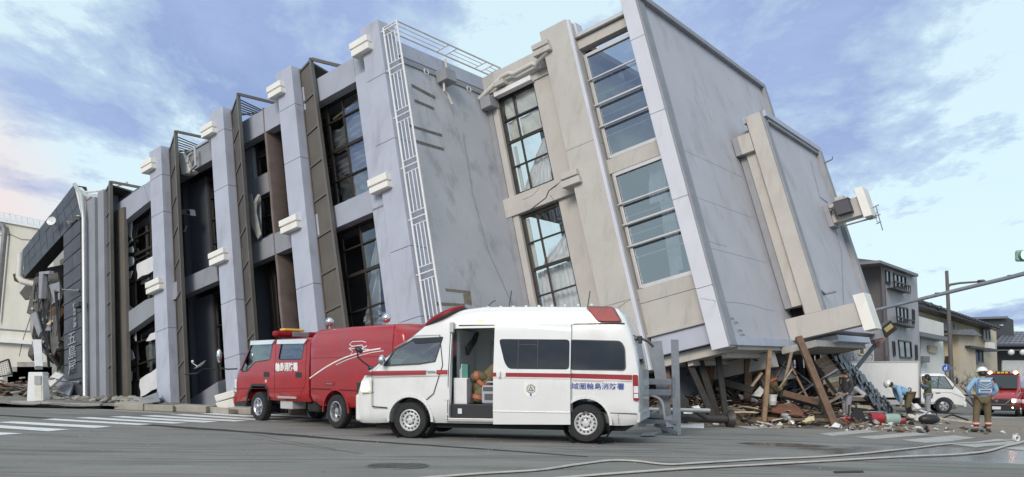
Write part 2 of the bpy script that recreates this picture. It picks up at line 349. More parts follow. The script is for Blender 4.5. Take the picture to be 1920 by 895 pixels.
def axis(near, far, step):
    a = [i*step for i in range(int(-near/step), int(near/step)+1)]; e = near
    ext = []
    while e < far: e *= 1.5; ext.append(e)
    return [-x for x in ext[::-1]]+a+ext
gx = axis(32, 3000, 0.8); gy = axis(60, 3000, 0.8)
gm = MB(); w = len(gx)
gm.v = [V((x, y, ground_z(x, y))) for y in gy for x in gx]
gm.f = [(j*w+i, j*w+i+1, (j+1)*w+i+1, (j+1)*w+i) for j in range(len(gy)-1) for i in range(len(gx)-1)]
ground = gm.build('road', ground_material(), kind='structure', smooth='all')

def paint_mat(name, amt, c=(0.74, 0.74, 0.72)):
    return mat(name, c, 0.7, var=0.06, scale=3, bump=0.15, bscale=80, dirt=(0.2, 0.195, 0.185), dirt_amt=amt, dirt_scale=(1.5, 1.5, 1.5))
m_line = paint_mat('white_road_paint', 0.6); m_worn = paint_mat('worn_road_paint', 0.99, (0.42, 0.40, 0.365))
def drape(px, dz=0.006, n=10):
    a, b, c, d = [gp(*q) for q in px]        # a-b one long edge, d-c the other
    mb = MB()
    def fn(u, v):
        p = (a.lerp(b, u)).lerp(d.lerp(c, u), v); return on_ground(p.x, p.y, dz)
    return mb.grid(fn, n, 2)
walk = root('pedestrian_crossing', gp(250, 790), label=None); walk['kind'] = 'structure'
for q in ([(-120, 789), (131, 806), (90, 809.5), (-150, 794)], [(25, 790.7), (210.7, 800), (176.7, 803), (-8, 792.4)], [(101.7, 785.4), (286.7, 796), (258, 797.6), (76, 787)],
          [(168, 782.7), (351.7, 793.3), (325, 795), (140, 784)], [(230.7, 780.8), (410, 790.7), (383, 793), (204, 782.0)], [(290, 779), (465, 789.3), (440, 791), (262, 780.2)],
          [(346, 776.9), (535, 788), (512, 790), (318, 778.0)], [(402, 775.2), (600, 786.4), (580, 788.5), (374, 776.2)], [(455, 773.6), (660, 785), (640, 787), (427, 774.5)], [(-140, 803), (43, 813.6), (-4, 816.5), (-190, 808)]):
    drape(q).build('stripe', m_line, walk)
far_walk = root('worn_crossing', gp(1600, 815)); far_walk['kind'] = 'structure'
for q in ([(1380, 800), (1470, 797), (1500, 801), (1408, 805)], [(1535, 814), (1620, 806), (1650, 810), (1560, 818)], [(1603, 820), (1713, 811.5), (1745, 815.5), (1640, 824)], [(1690, 825.5), (1790, 817), (1830, 821.5), (1735, 831)], [(1770, 833), (1870, 823.5), (1930, 829), (1830, 840)], [(1880, 841), (1990, 832), (2060, 838), (1960, 850)]):
    drape(q).build('stripe', m_worn, far_walk)
edge = MB()
for q in ([(-60, 764.6), (24, 760.6), (24, 761.6), (-60, 766.2)], [(130, 764.6), (330, 775.4), (325, 776.6), (128, 765.4)], [(1480, 793), (1920, 775), (1920, 776), (1480, 794.6)], [(1860, 783), (2100, 773), (2100, 774), (1860, 784.4)]):
    d = drape(q, 0.005, 16); edge.add(d.v, d.f)
edge.build('edge_line', m_worn, kind='structure')
# an open joint in the asphalt running past the vehicles
m_joint = mat('dark_joint', (0.028, 0.026, 0.024), 0.95, var=0.4, scale=9, bump=0.5, bscale=30)
jm = MB()
jp = [(-60, 774.5, 2.2), (0, 779, 2.4), (150, 788.5, 2.4), (300, 798.6, 2.8), (420, 807, 3.4), (520, 814.5, 3.0), (640, 824.6, 2.6), (760, 832.6, 2.2), (900, 842, 2.0), (1010, 850, 1.7), (1110, 857.5, 0.9)]
L = [gp(x, y-t/2) for x, y, t in jp]; L2 = [gp(x, y+t/2) for x, y, t in jp]
N = []
for i in range(len(jp)-1):
    for k in range(12):
        t = k/12; a = L[i].lerp(L[i+1], t); b = L2[i].lerp(L2[i+1], t); wv = 0.012*mnoise.noise(V((a.x*2.3, a.y*2.3, 0)))
        N.append((on_ground(a.x, a.y+wv, 0.004), on_ground(b.x, b.y+wv+0.01*mnoise.noise(V((a.x*9, 3, 0))), 0.004)))
jm.v = [q for p in N for q in p]; jm.f = [(2*i, 2*i+1, 2*i+3, 2*i+2) for i in range(len(N)-1)]
jm.build('asphalt_joint', m_joint, kind='structure')
cm = MB()
for pts in ([(352, 808), (420, 806.5), (520, 824), (640, 845)], [(430, 823), (500, 825), (560, 836), (690, 852)], [(1190, 826), (1300, 832), (1420, 838), (1540, 846)], [(1000, 838), (1120, 846), (1240, 844), (1330, 852)]):
    w3 = [gp(*p) for p in pts]; q = []
    for i in range(len(w3)-1):
        for k in range(14):
            a = w3[i].lerp(w3[i+1], k/14); a.y += 0.05*mnoise.noise(V((a.x*3, 1.7, 0))); q.append(on_ground(a.x, a.y, 0.003))
    n = len(cm.v); cm.v += [p+V((0, s*0.011, 0)) for p in q for s in (-1, 1)]; cm.f += [(n+2*i, n+2*i+1, n+2*i+3, n+2*i+2) for i in range(len(q)-1)]
cm.build('asphalt_crack', m_joint, kind='structure')
# grit and crumbs of plaster on the road
gr = MB()
rg = random.Random(3)
for _ in range(600):
    px = rg.uniform(0, 1920); py = rg.uniform(800, 890) if rg.random() < 0.4 else rg.gauss(808, 12) if px > 1150 else rg.uniform(790, 850)
    if py < 775: continue
    c = gp(px, py); s_ = rg.uniform(0.006, 0.022); gr.chunk(c+V((0, 0, s_*0.3)), s_, 6, 0.6, rg.random())
gr.build('grit', m_concrete, kind='stuff')
# manhole cover with a tread pattern, and the far drain slot
mh = root('manhole_cover', gp(745, 874.5), R_(8), 'round cast iron manhole cover with slanted tread in road before ambulance', 'manhole cover')
c0 = mh.location.copy()
m_iron = mat('cast_iron', (0.16, 0.155, 0.145), 0.55, metal=0.6, var=0.2, scale=12, dirt=(0.16, 0.15, 0.14), dirt_amt=0.5)
rx = 0.40; ry = 0.34
MB().loft([[c0+V((rx*k*math.cos(t*math.pi/16), ry*k*math.sin(t*math.pi/16), z)) for t in range(32)] for k, z in ((1.06, 0.003), (1.05, 0.012), (0.99, 0.013), (0.98, 0.005))]).build('rim', m_iron, mh)
MB().prism([c0+V((rx*0.95*math.cos(t*math.pi/16), ry*0.95*math.sin(t*math.pi/16), 0.002)) for t in range(32)], (0, 0, 0.004)).build('plate', m_iron, mh)
rb = MB()
for k in range(-9, 10):
    x = k*0.04; h = ry*0.88*math.sqrt(max(0, 1-(x/rx/0.95)**2))
    rb.bar(c0+V((x-0.03, -h, 0.009)), c0+V((x+0.03, h, 0.009)), 0.017, 0.008)
rb.build('tread', m_iron, mh)
dr = drape([(1562, 884), (1618, 883), (1620, 887), (1564, 888)], 0.004, 4).build('drain_slot', m_joint, label='dark open drain slot in wet road in front of hose', cat='drain')
# ================================================================== the toppled building
# its own racked frame: r along the street front (to the right), u up the tilted storeys, b into the building
EA = M(((.833, -.168, .626), (-.511, .297, .780), (.213, .940, .015)))
EAi = EA.inverted()
C0 = at(1365, 646.3, 20.5)
def L(r, u, b): return C0+EA @ V((r, u, b))
def un(px, py, axis, val):                   # where a sight line meets one of the building's own planes
    l0 = EAi @ (V((0, 0, CZ))-C0); l1 = EAi @ ray(px, py); t = (val-l0[axis])/l1[axis]; return l0+l1*t
def UB(px, py, b): return un(px, py, 2, b)
def UR(px, py, r): return un(px, py, 0, r)
bld = root('collapsed_building', L(-10, 0.5, -4.3), label='toppled grey and beige concrete building with tall pillars leaning over the street', cat='building')
BV = EA.col[2]; RV = EA.col[0]; UV = EA.col[1]
def lbox(mb, r0, r1, u0, u1, b0, b1):
    return mb.hexa([L(r, u, b) for u in (u0, u1) for r, b in ((r0, b0), (r1, b0), (r1, b1), (r0, b1))])
def B(name, r0, r1, u0, u1, b0, b1, m, parent=None, bevel=0.012, **k):
    return lbox(MB(), r0, r1, u0, u1, b0, b1).build(name, m, parent or bld, bevel=bevel, **k)
def PP(name, px, b, th, m, parent=None, bevel=0.008, **k):   # plate with a traced outline standing in plane b, th thick
    pts = [L(*UB(x, y, b)) for x, y in px]
    return MB().prism(pts, BV*th).build(name, m, parent or bld, bevel=bevel, **k)
def stack(name, r0, r1, us, b0, b1, m, gap=0.012, bevel=0.012):
    mb = MB()
    for a, c in zip(us[:-1], us[1:]): lbox(mb, r0, r1, a+gap/2, c-gap/2, b0, b1)
    lbox(mb, r0+.03, r1-.03, us[0], us[-1]-.05, b0+.03, b1-.02)
    return mb.build(name, m, bld, bevel=bevel)
b0 = -4.32
RC = [-6.15, -10.02, -13.6, -17.3]
TOP = [12.32, 12.55, 12.56, 12.49]
JO = [[-1.2, 2.3, 4.45, 8.0, 10.3], [-0.4, 2.0, 4.45, 8.95, 11.0], [0.4, 3.0, 4.95, 9.3, 11.6], [1.0, 4.9, 9.6, 11.2]]
rt0 = random.Random(2)
for i, rc in enumerate(RC):
    stack('pillar', rc-.75, rc, JO[i]+[TOP[i]], b0, b0+.72, m_pillar)
    for lo, hi, q0, q1 in ((11.33 if i == 0 else 11.58, 11.85 if i == 0 else 12.06, 1.03, .37), (6.44, 6.92, 1.02-.03*i, .32-.06*i)):
        md = (lo+hi)/2+rt0.uniform(-.015, .015); q0 += rt0.uniform(-.03, .03); q1 += rt0.uniform(-.03, .03)
        br = B('bracket', rc-q0, rc-q1-.05, lo+.02, hi-.02, b0-.12, b0+.3, m_white)
        B('bracket_block', rc-q0-.02, rc-q1, md+.02, hi, b0-.2, b0+.3, m_white, br, 0.02)
        B('bracket_block', rc-q0+.02, rc-q1+.02, lo, md-.03, b0-.2, b0+.3, m_white, br, 0.02)
# beams between the pillars
def beam(r0, r1, u0, u1, b=-4.0, m=m_beam, split=None):
    if split is None: return B('beam', r0, r1, u0, u1, b, b+.35, m)
    mb = MB(); lbox(mb, r0, split-.006, u0, u1, b, b+.35); lbox(mb, split+.006, r1, u0, u1, b, b+.35)
    return mb.build('beam', m, bld, bevel=.012)
beam(-10.05, -6.9, 10.81, 11.72, split=-7.62); beam(-10.05, -6.9, 6.1, 6.87, split=-7.55)
beam(-13.6, -10.75, 10.8, 11.73); beam(-13.6, -10.75, 6.09, 6.85, m=m_greywall)
beam(-17.3, -14.75, 10.88, 11.7, m=m_greywall); beam(-17.3, -14.75, 5.98, 6.65, b=-4.1, m=m_greywall)
B('coping', -17.0, -14.9, 11.7, 11.8, -4.06, -3.5, m_pillar)
PP('beam', [(217, 384), (269, 348), (278, 379), (222, 424)], -4.0, .3, m_beam); PP('beam', [(269.5, 348), (292, 330), (296, 366), (278.5, 379)], -3.97, .3, m_beam)
PP('beam', [(223, 597), (272, 563), (292, 556), (295, 585), (227, 633)], -4.0, .3, m_greywall)
B('jamb', -7.42, -6.9, 6.0, 10.81, -4.22, -3.6, m_pillar); B('jamb', -7.42, -6.9, -1, 6.1, -4.22, -3.6, m_pillar)
B('gap_shade_panel', -14.72, -14.4, 0.5, 11.75, -4.0, -3.4, m_dark)  # near-black box, the shade of the gap by the pillar put into its colour
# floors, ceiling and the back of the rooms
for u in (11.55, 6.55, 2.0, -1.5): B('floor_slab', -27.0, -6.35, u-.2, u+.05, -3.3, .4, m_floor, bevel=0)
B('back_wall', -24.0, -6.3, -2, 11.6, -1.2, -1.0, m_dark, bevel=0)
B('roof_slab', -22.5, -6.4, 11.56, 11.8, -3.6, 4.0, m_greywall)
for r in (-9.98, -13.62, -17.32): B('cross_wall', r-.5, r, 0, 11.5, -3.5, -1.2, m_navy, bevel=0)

# louvred sun screens swung out from the pillars
def rib_mat():
    m = mat('ribbed_brown_sheet', (0.112, 0.098, 0.082), 0.5, metal=0.25, var=0.12, scale=1.2, dirt=(0.2, 0.18, 0.155), dirt_amt=0.35)
    nt = m.node_tree; p = nt.nodes['Principled BSDF']; tc = nd(nt, 'ShaderNodeTexCoord'); wv = nd(nt, 'ShaderNodeTexWave', wave_type='BANDS', bands_direction='X')
    wv.inputs['Scale'].default_value = 14; nt.links.new(tc.outputs['Object'], wv.inputs['Vector']); bp = nd(nt, 'ShaderNodeBump'); bp.inputs['Strength'].default_value = 0.6; bp.inputs['Distance'].default_value = 0.02
    nt.links.new(wv.outputs['Fac'], bp.inputs['Height']); nt.links.new(bp.outputs[0], p.inputs['Normal']); return m
m_rib = rib_mat()
def screen(rl, bl, rr, br, top, bot, rails, solid_top, flare=0.0):
    def S(t, u, off=0.0):                    # point on the screen, t across, off outwards
        k = (top-u)/10*flare; return L(rl+(rr+k-rl)*t+off*.1, u, bl+(br-bl)*t-off)
    s = MB()
    for t0, t1 in ((0.0, .04), (.88, 1.0)):
        s.hexa([S(t, u, o) for u in (bot, top+.05) for t, o in ((t0, .07), (t1, .07), (t1, -.07), (t0, -.07))])
    scr = s.build('sun_screen', m_brown_f, bld, bevel=.006)
    us = [top-.02]+rails+[bot]
    for u in rails+[top-.04]:
        MB().hexa([S(t, q, o) for q in (u-.04, u+.04) for t, o in ((.04, .06), (.88, .06), (.88, -.03), (.04, -.03))]).build('rail', m_brown_f, scr, bevel=.004)
    for a, c in zip(us[:-1], us[1:]):
        MB().hexa([S(t, q, o) for q in (c+.05, a-.05) for t, o in ((.04, .02), (.88, .02), (.88, -.02), (.04, -.02))]).build('screen_panel', m_rib, scr)
    e = S(1.0, top); bk = L(rr-.12, top-.05, -3.45)
    if solid_top:
        MB().hexa([S(.06, top-.16), S(.98, top-.16), L(rr-.1, top-.3, -3.3), L(rl+.1, top-.3, -3.3), S(.06, top-.1), S(.98, top-.1), L(rr-.1, top-.22, -3.3), L(rl+.1, top-.22, -3.3)]).build('top_cover', m_rib, scr)
        MB().bar(e, L(rr+.75, top-.42, -3.0), .07, .1).build('edge_bar', m_brown_f, scr)
    else:
        MB().bar(e, L(rr+.65, top-.35, -2.9), .07, .09).build('edge_bar', m_brown_f, scr)
        for k in range(6):
            t = .25+.13*k
            MB().bar(S(t, top-.12), L(rl+(rr-rl)*t+.55-.09*k, top-.52, -2.9-.1*(k % 2)), .035, .035).build('roof_bar', m_brown_f, scr)
        MB().bar(S(.4, top-.45), L(rr+.1, top-.3, -3.2), .04, .04).build('roof_bar', m_brown_f, scr)
    return scr
screen(-10.0, -3.95, -9.2, -4.18, 12.42, -0.4, [11.1, 9.85, 8.6, 7.32, 6.05, 4.75, 3.5, 2.2, 1.0], True, .25)
screen(-13.58, -3.95, -12.36, -4.58, 12.4, 0.2, [11.1, 9.8, 8.55, 7.3, 6.05, 4.75, 3.5, 2.3, 1.2], False)
screen(-17.28, -3.95, -15.80, -4.66, 12.36, 1.0, [11.1, 9.8, 8.55, 7.25, 6.0, 4.7, 3.4, 2.2], False)
screen(-21.85, -3.95, -20.40, -4.46, 12.05, 2.0, [10.8, 9.5, 8.2, 6.9, 5.6, 4.3, 3.1], True)
B('flat_screen_panel', -20.9, -20.2, 2.0, 10.9, -4.1, -3.95, m_rib)

# windows: bronze grids with glass
def window(r0, r1, u0, u1, b, vr, hu, thick_v=(), thick_h=(), m=None, gl=None, name='window', t=.05, T=.11, dep=.09, skip=()):
    m = m or m_frame; gl = gl or g_dark; mb = MB()
    for r in (r0, r1): lbox(mb, r-T/2, r+T/2, u0, u1, b, b+dep)
    for u in (u0, u1): lbox(mb, r0+T/2, r1-T/2, u-T/2, u+T/2, b, b+dep)
    V_ = sorted([(r, t) for r in vr]+[(r, T) for r in thick_v]); H_ = sorted([(u, t) for u in hu]+[(u, T) for u in thick_h])
    for r, w in V_: lbox(mb, r-w/2, r+w/2, u0+T/2, u1-T/2, b+.01, b+dep-.01)
    for u, w in H_: lbox(mb, r0+T/2, r1-T/2, u-w/2, u+w/2, b-.004, b+dep-.02)
    o = mb.build(name, m, bld, bevel=0.004)
    rs = [r0]+[r for r, _ in V_]+[r1]; us = [u0]+[u for u, _ in H_]+[u1]; k = 0
    for a, c in zip(rs[:-1], rs[1:]):
        for d, e in zip(us[:-1], us[1:]):
            k += 1
            if k in skip: continue
            lbox(MB(), a+.02, c-.02, d+.02, e-.02, b+.04, b+.046).build('pane', gl, o)
    return o
window(-9.85, -7.42, 6.9, 10.82, -3.62, [-8.7], [10.1, 7.9], [-9.42], [9.0])
window(-9.85, -7.42, -1.0, 6.1, -3.62, [-8.6], [5.4, 3.3, 2.0], [-9.42], [4.5])
window(-13.05, -12.05, 9.55, 11.0, -3.5, [-12.5], [10.3]); window(-13.05, -12.05, 7.15, 8.68, -3.5, [-12.5], [7.9])
B('recess_wall', -13.6, -13.1, 6.85, 10.8, -3.62, -3.4, m_greywall); B('recess_wall', -13.1, -11.9, 8.72, 9.5, -3.62, -3.4, m_greywall); B('recess_wall', -13.1, -11.9, 6.8, 7.1, -3.62, -3.4, m_greywall)
window(-13.1, -11.95, 0.2, 6.1, -3.4, [], [3.6], [-12.9]); B('timber_lining', -13.12, -12.95, 3.4, 6.0, -3.2, -3.0, m_wood); B('lining_panel', -12.95, -11.9, 3.6, 6.0, -3.05, -3.0, m_oldwood)
# rust-brown sheet fin beside the second pillar
fm = MB(); fm.grid(lambda a, c: L(-11.92+.05*math.sin(a*2.6)+.012*math.sin(c*37)*math.sin(c*11), -0.2+12.0*c-(.28*a if c > .97 else 0), -4.02+.68*a), 8, 60)
m_rust = mat('rusty_brown_sheet', (0.150, 0.115, 0.100), 0.65, var=0.18, scale=1.4, dirt=(0.09, 0.07, 0.06), dirt_amt=0.7, dirt_scale=(0.8, 0.8, 2.2), bump=0.15, bscale=12)
fm.build('sheet_fin', m_rust, bld, smooth=True, solid=.04)
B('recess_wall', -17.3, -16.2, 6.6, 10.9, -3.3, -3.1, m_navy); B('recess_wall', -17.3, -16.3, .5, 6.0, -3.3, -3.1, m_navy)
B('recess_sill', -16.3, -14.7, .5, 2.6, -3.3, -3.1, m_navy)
window(-16.2, -14.75, 6.7, 10.7, -3.2, [-15.6], [9.9, 8.0], [], [9.0]); window(-16.3, -14.75, 2.6, 6.0, -3.2, [-15.5], [4.7], [], [3.6])
window(-21.25, -18.05, 6.4, 10.5, -3.62, [-19.3], [9.6, 8.6, 7.7], [-20.45], [8.85]); window(-21.25, -18.05, 2.2, 5.9, -3.62, [-19.2], [5.1, 4.2], [-20.45], [3.6])
# torn white boarding in the leftmost bay
rt = random.Random(11)
def torn(px, b, m=m_plaster):
    pts = []
    n = len(px)
    for i in range(n):
        a, c = px[i], px[(i+1) % n]; pts.append(a)
        for k in (1/3, 2/3): pts.append((a[0]+(c[0]-a[0])*k+rt.uniform(-1.6, 1.6), a[1]+(c[1]-a[1])*k+rt.uniform(-1.6, 1.6)))
    PP('torn_board', pts, b, .03, m)
m_board = mat('torn_white_board', (0.62, 0.62, 0.61), 0.8, var=0.08, scale=2, dirt=(0.3, 0.27, 0.22), dirt_amt=0.3)
for q in ([(235, 424), (247, 416), (247, 449), (240, 440)], [(234, 458), (248, 447), (248, 452), (239, 462)], [(235, 470), (248, 462), (249, 474), (236, 476)], [(236, 482), (249, 482), (249, 497), (237, 505)], [(235, 516), (248, 508), (244, 522), (236, 524)],
          [(237, 556), (240, 570), (249, 580), (237, 588)], [(256, 496), (287, 480), (287, 508), (257, 524)], [(238, 668), (246, 656), (252, 672), (244, 678)], [(240, 699), (247, 697), (246, 715), (240, 716)], [(262, 712), (294, 690), (297, 728), (263, 745)], [(273, 640), (280, 628), (292, 620), (292, 636)], [(250, 634), (254, 624), (255, 640)], [(218, 530), (234, 528), (235, 540), (229, 543), (223, 537)]):
    torn(q, -3.7, m_board)
torn([(262, 512), (283, 500), (284, 522), (264, 534)], -3.5, mat('green_grey_blind', (.3, .33, .31), .8)); torn([(273, 650), (290, 640), (292, 680), (276, 690)], -3.45, mat('green_grey_blind', (.3, .33, .31), .8))
# plastic sheets and curtains behind the glass
def drapery(name, px, b, m, folds=7, amp=.08, nu=26, nv=18, diag=0.6, sag=.0, seed=0):
    P = [UB(x, y, b) for x, y in px]         # four corners: top left, top right, bottom right, bottom left
    def fn(u, v):
        q = P[0].lerp(P[1], u).lerp(P[3].lerp(P[2], u), v)
        w = amp*math.sin((u*(1-diag)+v*diag)*folds*6.28+1.5*mnoise.noise(V((u*2.5, v*2.5, seed))))+amp*1.2*mnoise.noise(V((u*5, v*5, seed+3)))
        return L(q.x, q.y-sag*math.sin(u*math.pi)*v, q.z+w)
    return MB().grid(fn, nu, nv).build(name, m, bld, smooth='all')
drapery('plastic_sheet', [(618, 250), (679, 212), (688, 262), (626, 288)], -3.3, m_sheet, 4, .07, diag=.8, seed=1)
drapery('plastic_sheet', [(614, 300), (690, 268), (694, 312), (630, 336)], -3.3, mat('violet_grey_sheet', (.46, .44, .49), .35, var=.12), 5, .06, diag=.85, seed=2)
drapery('plastic_sheet', [(632, 340), (696, 310), (700, 358), (640, 378)], -3.2, mat('dim_sheet', (.28, .30, .31), .4, var=.12), 4, .07, diag=.4, seed=3)
drapery('plastic_sheet', [(706, 440), (712, 438), (718, 590), (682, 606)], -3.3, m_sheet, 3, .07, diag=.15, seed=4)
drapery('plastic_sheet', [(680, 596), (726, 584), (729, 612), (690, 620)], -3.25, m_sheet, 3, .06, diag=.3, seed=5)
B('diagonal_lath', -9.0, -8.95, 9.0, 9.05, -3.4, -3.35, m_palewood)
MB().bar(L(*UB(625, 224, -3.45)), L(*UB(676, 186, -3.45)), .05, .06).build('loose_lath', m_palewood, bld)
# loose bits hanging in the bays
PP('hanging_box', [(333.5, 286), (342.5, 286.5), (356, 320), (352, 325), (340, 328)], -4.15, .35, m_white, bevel=.02)
MB().tube([L(*UB(351, 306, -4.25)), L(*UB(353, 294, -4.25)), L(*UB(361, 287, -4.25))], .06, 8).build('pipe', m_alu, bld, smooth=True)
MB().tube([L(*UB(365, 275, -4.25)), L(*UB(367, 311, -4.25)), L(*UB(359, 318, -4.25)), L(*UB(356, 326, -4.2))], .045, 8).build('pipe', m_alu, bld, smooth=True)
lm = PP('flood_lamp', [(338, 394), (356, 392.5), (358, 404), (341, 402)], -4.1, .2, m_trim); PP('lamp_face', [(349, 394.5), (355, 394), (356.5, 402), (350, 402)], -4.12, .03, m_blackp, lm)
PP('hook', [(343, 432), (345, 433), (349, 423), (350, 424), (346, 435), (343, 434)], -4.05, .03, m_alu)
PP('hanging_sheet', [(464, 366), (471, 364), (474, 380), (483, 364), (488, 366), (480, 381), (480, 400), (489, 440), (483, 449), (466, 412)], -4.15, .04, m_concrete)
PP('hanging_sheet', [(480, 372), (488, 366), (490, 442), (481, 430)], -3.95, .03, m_greywall)
B('window_sill_box', -7.9, -7.3, 6.95, 7.05, -3.7, -3.4, m_white)
# the side wall with its torn-off pipe run and the white railing
B('side_wall', -6.45, -6.19, -1.0, 11.2, -3.6, .62, m_ladderwall); B('parapet_return', -6.5, -6.12, 11.2, 11.75, -3.6, .7, m_pillar)
B('soffit_strip', -6.5, -6.14, 10.98, 11.2, -3.55, .62, m_trim)
for bb, uu in ((-1.75, 11.15), (.35, 10.75)): B('hanging_block', -6.15, -5.75, uu-.45, uu, bb-.25, bb+.25, m_trim)
for bb in (-2.5, -.45):
    MB().tube([L(-6.1, 10.95+.1*math.cos(t), bb+.1*math.sin(t)) for t in [k*math.pi/6+.3 for k in range(12)]], .018, 6).build('ring', m_wtrim, bld, smooth=True)
for q in ([(771, 157), (816, 181), (816, 187), (772, 163)], [(777, 186), (814, 202), (814, 207), (777, 191)], [(763, 232), (829, 252), (829, 257), (764, 237)], [(778, 262), (832, 278), (832, 283), (779, 268)]):
    P = [un(x, y, 0, -6.188) for x, y in q]; MB().prism([L(*p) for p in P], RV*.006).build('mortar_scar', mat('raw_mortar', (.13, .12, .11), .9, var=.3, scale=8, bump=.3), bld)
for q in ([(835, 541), (882, 546), (882, 551), (836, 546)], [(868, 551), (882, 551), (885, 572), (871, 570)], [(800, 536), (812, 539), (818, 566), (806, 566)], [(806, 566), (871, 570), (871, 574), (806, 573)]):
    P = [un(x, y, 0, -6.188) for x, y in q]; MB().prism([L(*p) for p in P], RV*.006).build('mortar_scar', mat('raw_brown_mortar', (.20, .17, .13), .9, var=.25, scale=8, bump=.3), bld)
MB().tube([L(*un(x, y, 0, -6.0)) for x, y in ((835, 112), (837, 128), (832, 152), (833, 172), (840, 178), (848, 196))], .04, 8).build('torn_pipe', m_pipe, bld, smooth=True)
MB().tube([L(*un(x, y, 0, -6.17)) for x, y in ((868, 250), (885, 360), (915, 470), (960, 570))], .01, 5).build('cable', m_trim, bld)
rail = MB(); ra, rbb, bq = -6.06, -5.52, -4.22
for r in (ra, rbb): rail.tube([L(r, -.5, bq), L(r, 11.95, bq)], .032, 8)
rl = rail.build('corner_railing', m_wtrim, bld, smooth=True)
uu = [11.85, 10.38, 8.68, 6.95, 5.25, 3.53, 1.8]
for i, u in enumerate(uu):
    mb = MB(); mb.tube([L(-6.22, u, bq), L(rbb, u, bq)], .026, 8)
    mb.build('rung', m_wtrim, rl, smooth=True)
    if i < len(uu)-1:
        n = uu[i+1]
        for q in (u-.2, n+.2): MB().tube([L(ra, q, bq), L(rbb, q, bq)], .02, 6).build('rung', m_wtrim, rl, smooth=True)
        for k in (1, 2, 3): r = ra+(rbb-ra)*k/4; MB().tube([L(r, u-.2, bq), L(r, n+.2, bq)], .017, 6).build('baluster', m_wtrim, rl, smooth=True)
tr = MB(); 
for r in (-6.06, -5.52): tr.tube([L(r, 11.95, bq), L(r, 11.95, .75)], .03, 8)
tl = tr.build('roof_railing', m_wtrim, bld, smooth=True)
bs = [bq, -1.9, -1.5, .0, .35, .75]
for q in bs: MB().tube([L(-6.06, 11.95, q), L(-5.52, 11.95, q)], .024, 6).build('rung', m_wtrim, tl, smooth=True)
for r in (-5.88, -5.7):
    for a, c in ((bq, -1.9), (-1.5, 0), (.35, .75)): MB().tube([L(r, 11.95, a), L(r, 11.95, c)], .015, 6).build('baluster', m_wtrim, tl, smooth=True)

# ---- the beige block
B('corner_strip', -6.19, -6.0, -1, 10.7, .45, .8, m_trim); B('wall_strip', -6.0, -5.78, -1, 10.75, .5, .9, m_beige)
B('parapet', -6.15, -3.36, 10.95, 11.7, .42, 1.0, m_beige); B('lintel', -6.1, -3.36, 10.7, 10.95, .5, 1.0, m_beige)
B('floor_beam', -6.3, -3.36, 6.08, 6.78, .42, 1.0, m_beige); B('beam_end', -6.42, -6.3, 6.05, 6.8, .42, .9, m_trim)
B('pier', -4.28, -3.34, 6.78, 10.7, .56, 1.0, m_beige); B('pier', -4.28, -3.34, -1, 6.08, .56, 1.0, m_beige)
stack('pillar', -3.35, -2.36, [-.2, 2.0, 7.4, 12.05], 0, .85, m_beige, gap=.006)
B('pillar_edge', -2.38, -2.26, -.2, 12.0, .02, .14, m_fin); B('pillar_head', -3.3, -2.3, 11.4, 12.1, .5, .9, m_fin)
for lo, hi, x0, x1 in ((11.13, 11.58, -3.66, -3.04), (6.14, 6.64, -3.66, -3.03)):
    md = (lo+hi)/2; br = B('bracket', x0+.02, x1-.05, lo+.02, hi-.02, -.1, .3, m_beige)
    B('bracket_block', x0, x1-.02, md+.03, hi, -.18, .3, m_beige, br, .02); B('bracket_block', x0, x1+.02, lo, md-.02, -.18, .3, m_beige, br, .02)
w1 = window(-5.75, -4.28, 6.85, 10.66, .62, [-5.2], [9.75, 7.9], [], [8.86], gl=g_pane); w2 = window(-5.75, -4.28, -.5, 5.98, .62, [-5.2], [5.0, 3.1, 1.5], [], [4.04], gl=g_pane)
for a, c, d, e in ((8.95, 9.7, -5.65, -5.24), (9.8, 10.6, -5.65, -5.24), (8.95, 9.7, -5.16, -4.35), (9.8, 10.6, -5.16, -4.35)): 
    MB().grid(lambda x, y, a=a, c=c, d=d, e=e: L(d+(e-d)*x, a+(c-a)*y, .76+.03*math.sin(6*x+4*y+a)+.02*mnoise.noise(V((x*3, y*3, a)))), 10, 10).build('blind', m_paper, bld, smooth='all')
drapery('curtain', [(1019, 260), (1024, 258), (1036, 338), (980, 358)], .8, m_cloth, 7, .05, diag=.05, nu=40, seed=8)
drapery('curtain', [(1056, 440), (1062, 438), (1072, 484), (1012, 506)], .8, m_cloth, 4, .05, diag=.3, seed=9); drapery('curtain', [(1008, 512), (1072, 488), (1090, 575), (1022, 590)], .95, m_cloth, 8, .04, diag=.02, nu=40, sag=.0, seed=10)
for q in ((.0, .12),): B('blind_box', -5.7, -4.2, 10.66, 10.85, .3, .55, m_wtrim)
B('white_inner_frame', -5.68, -5.56, 4.1, 5.9, .72, .76, m_white); B('white_inner_frame', -5.62, -5.5, 6.9, 8.7, .72, .76, m_white)
for a, c in ((6.45, 11.5), (-1.5, 6.3)): B('room_back', -6.1, -2.5, a, c, 3.4, 3.6, m_greywall, bevel=0)
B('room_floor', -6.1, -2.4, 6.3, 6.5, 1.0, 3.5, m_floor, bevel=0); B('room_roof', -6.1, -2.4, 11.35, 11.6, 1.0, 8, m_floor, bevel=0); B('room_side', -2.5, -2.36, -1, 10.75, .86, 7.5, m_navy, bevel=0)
MB().tube([L(-6.2, 10.75, .15), L(-5.4, 11.1, .2), L(-5.2, 11.22, .2), L(-4.9, 11.22, .2), L(-4.7, 11.1, .2), L(-3.95, 11.14, .2), L(-3.8, 11.0, .2), L(-3.6, 11.05, .05), L(-3.2, 11.15, -.05)], .085, 10).build('gutter_pipe', m_pipe, bld, smooth=True)
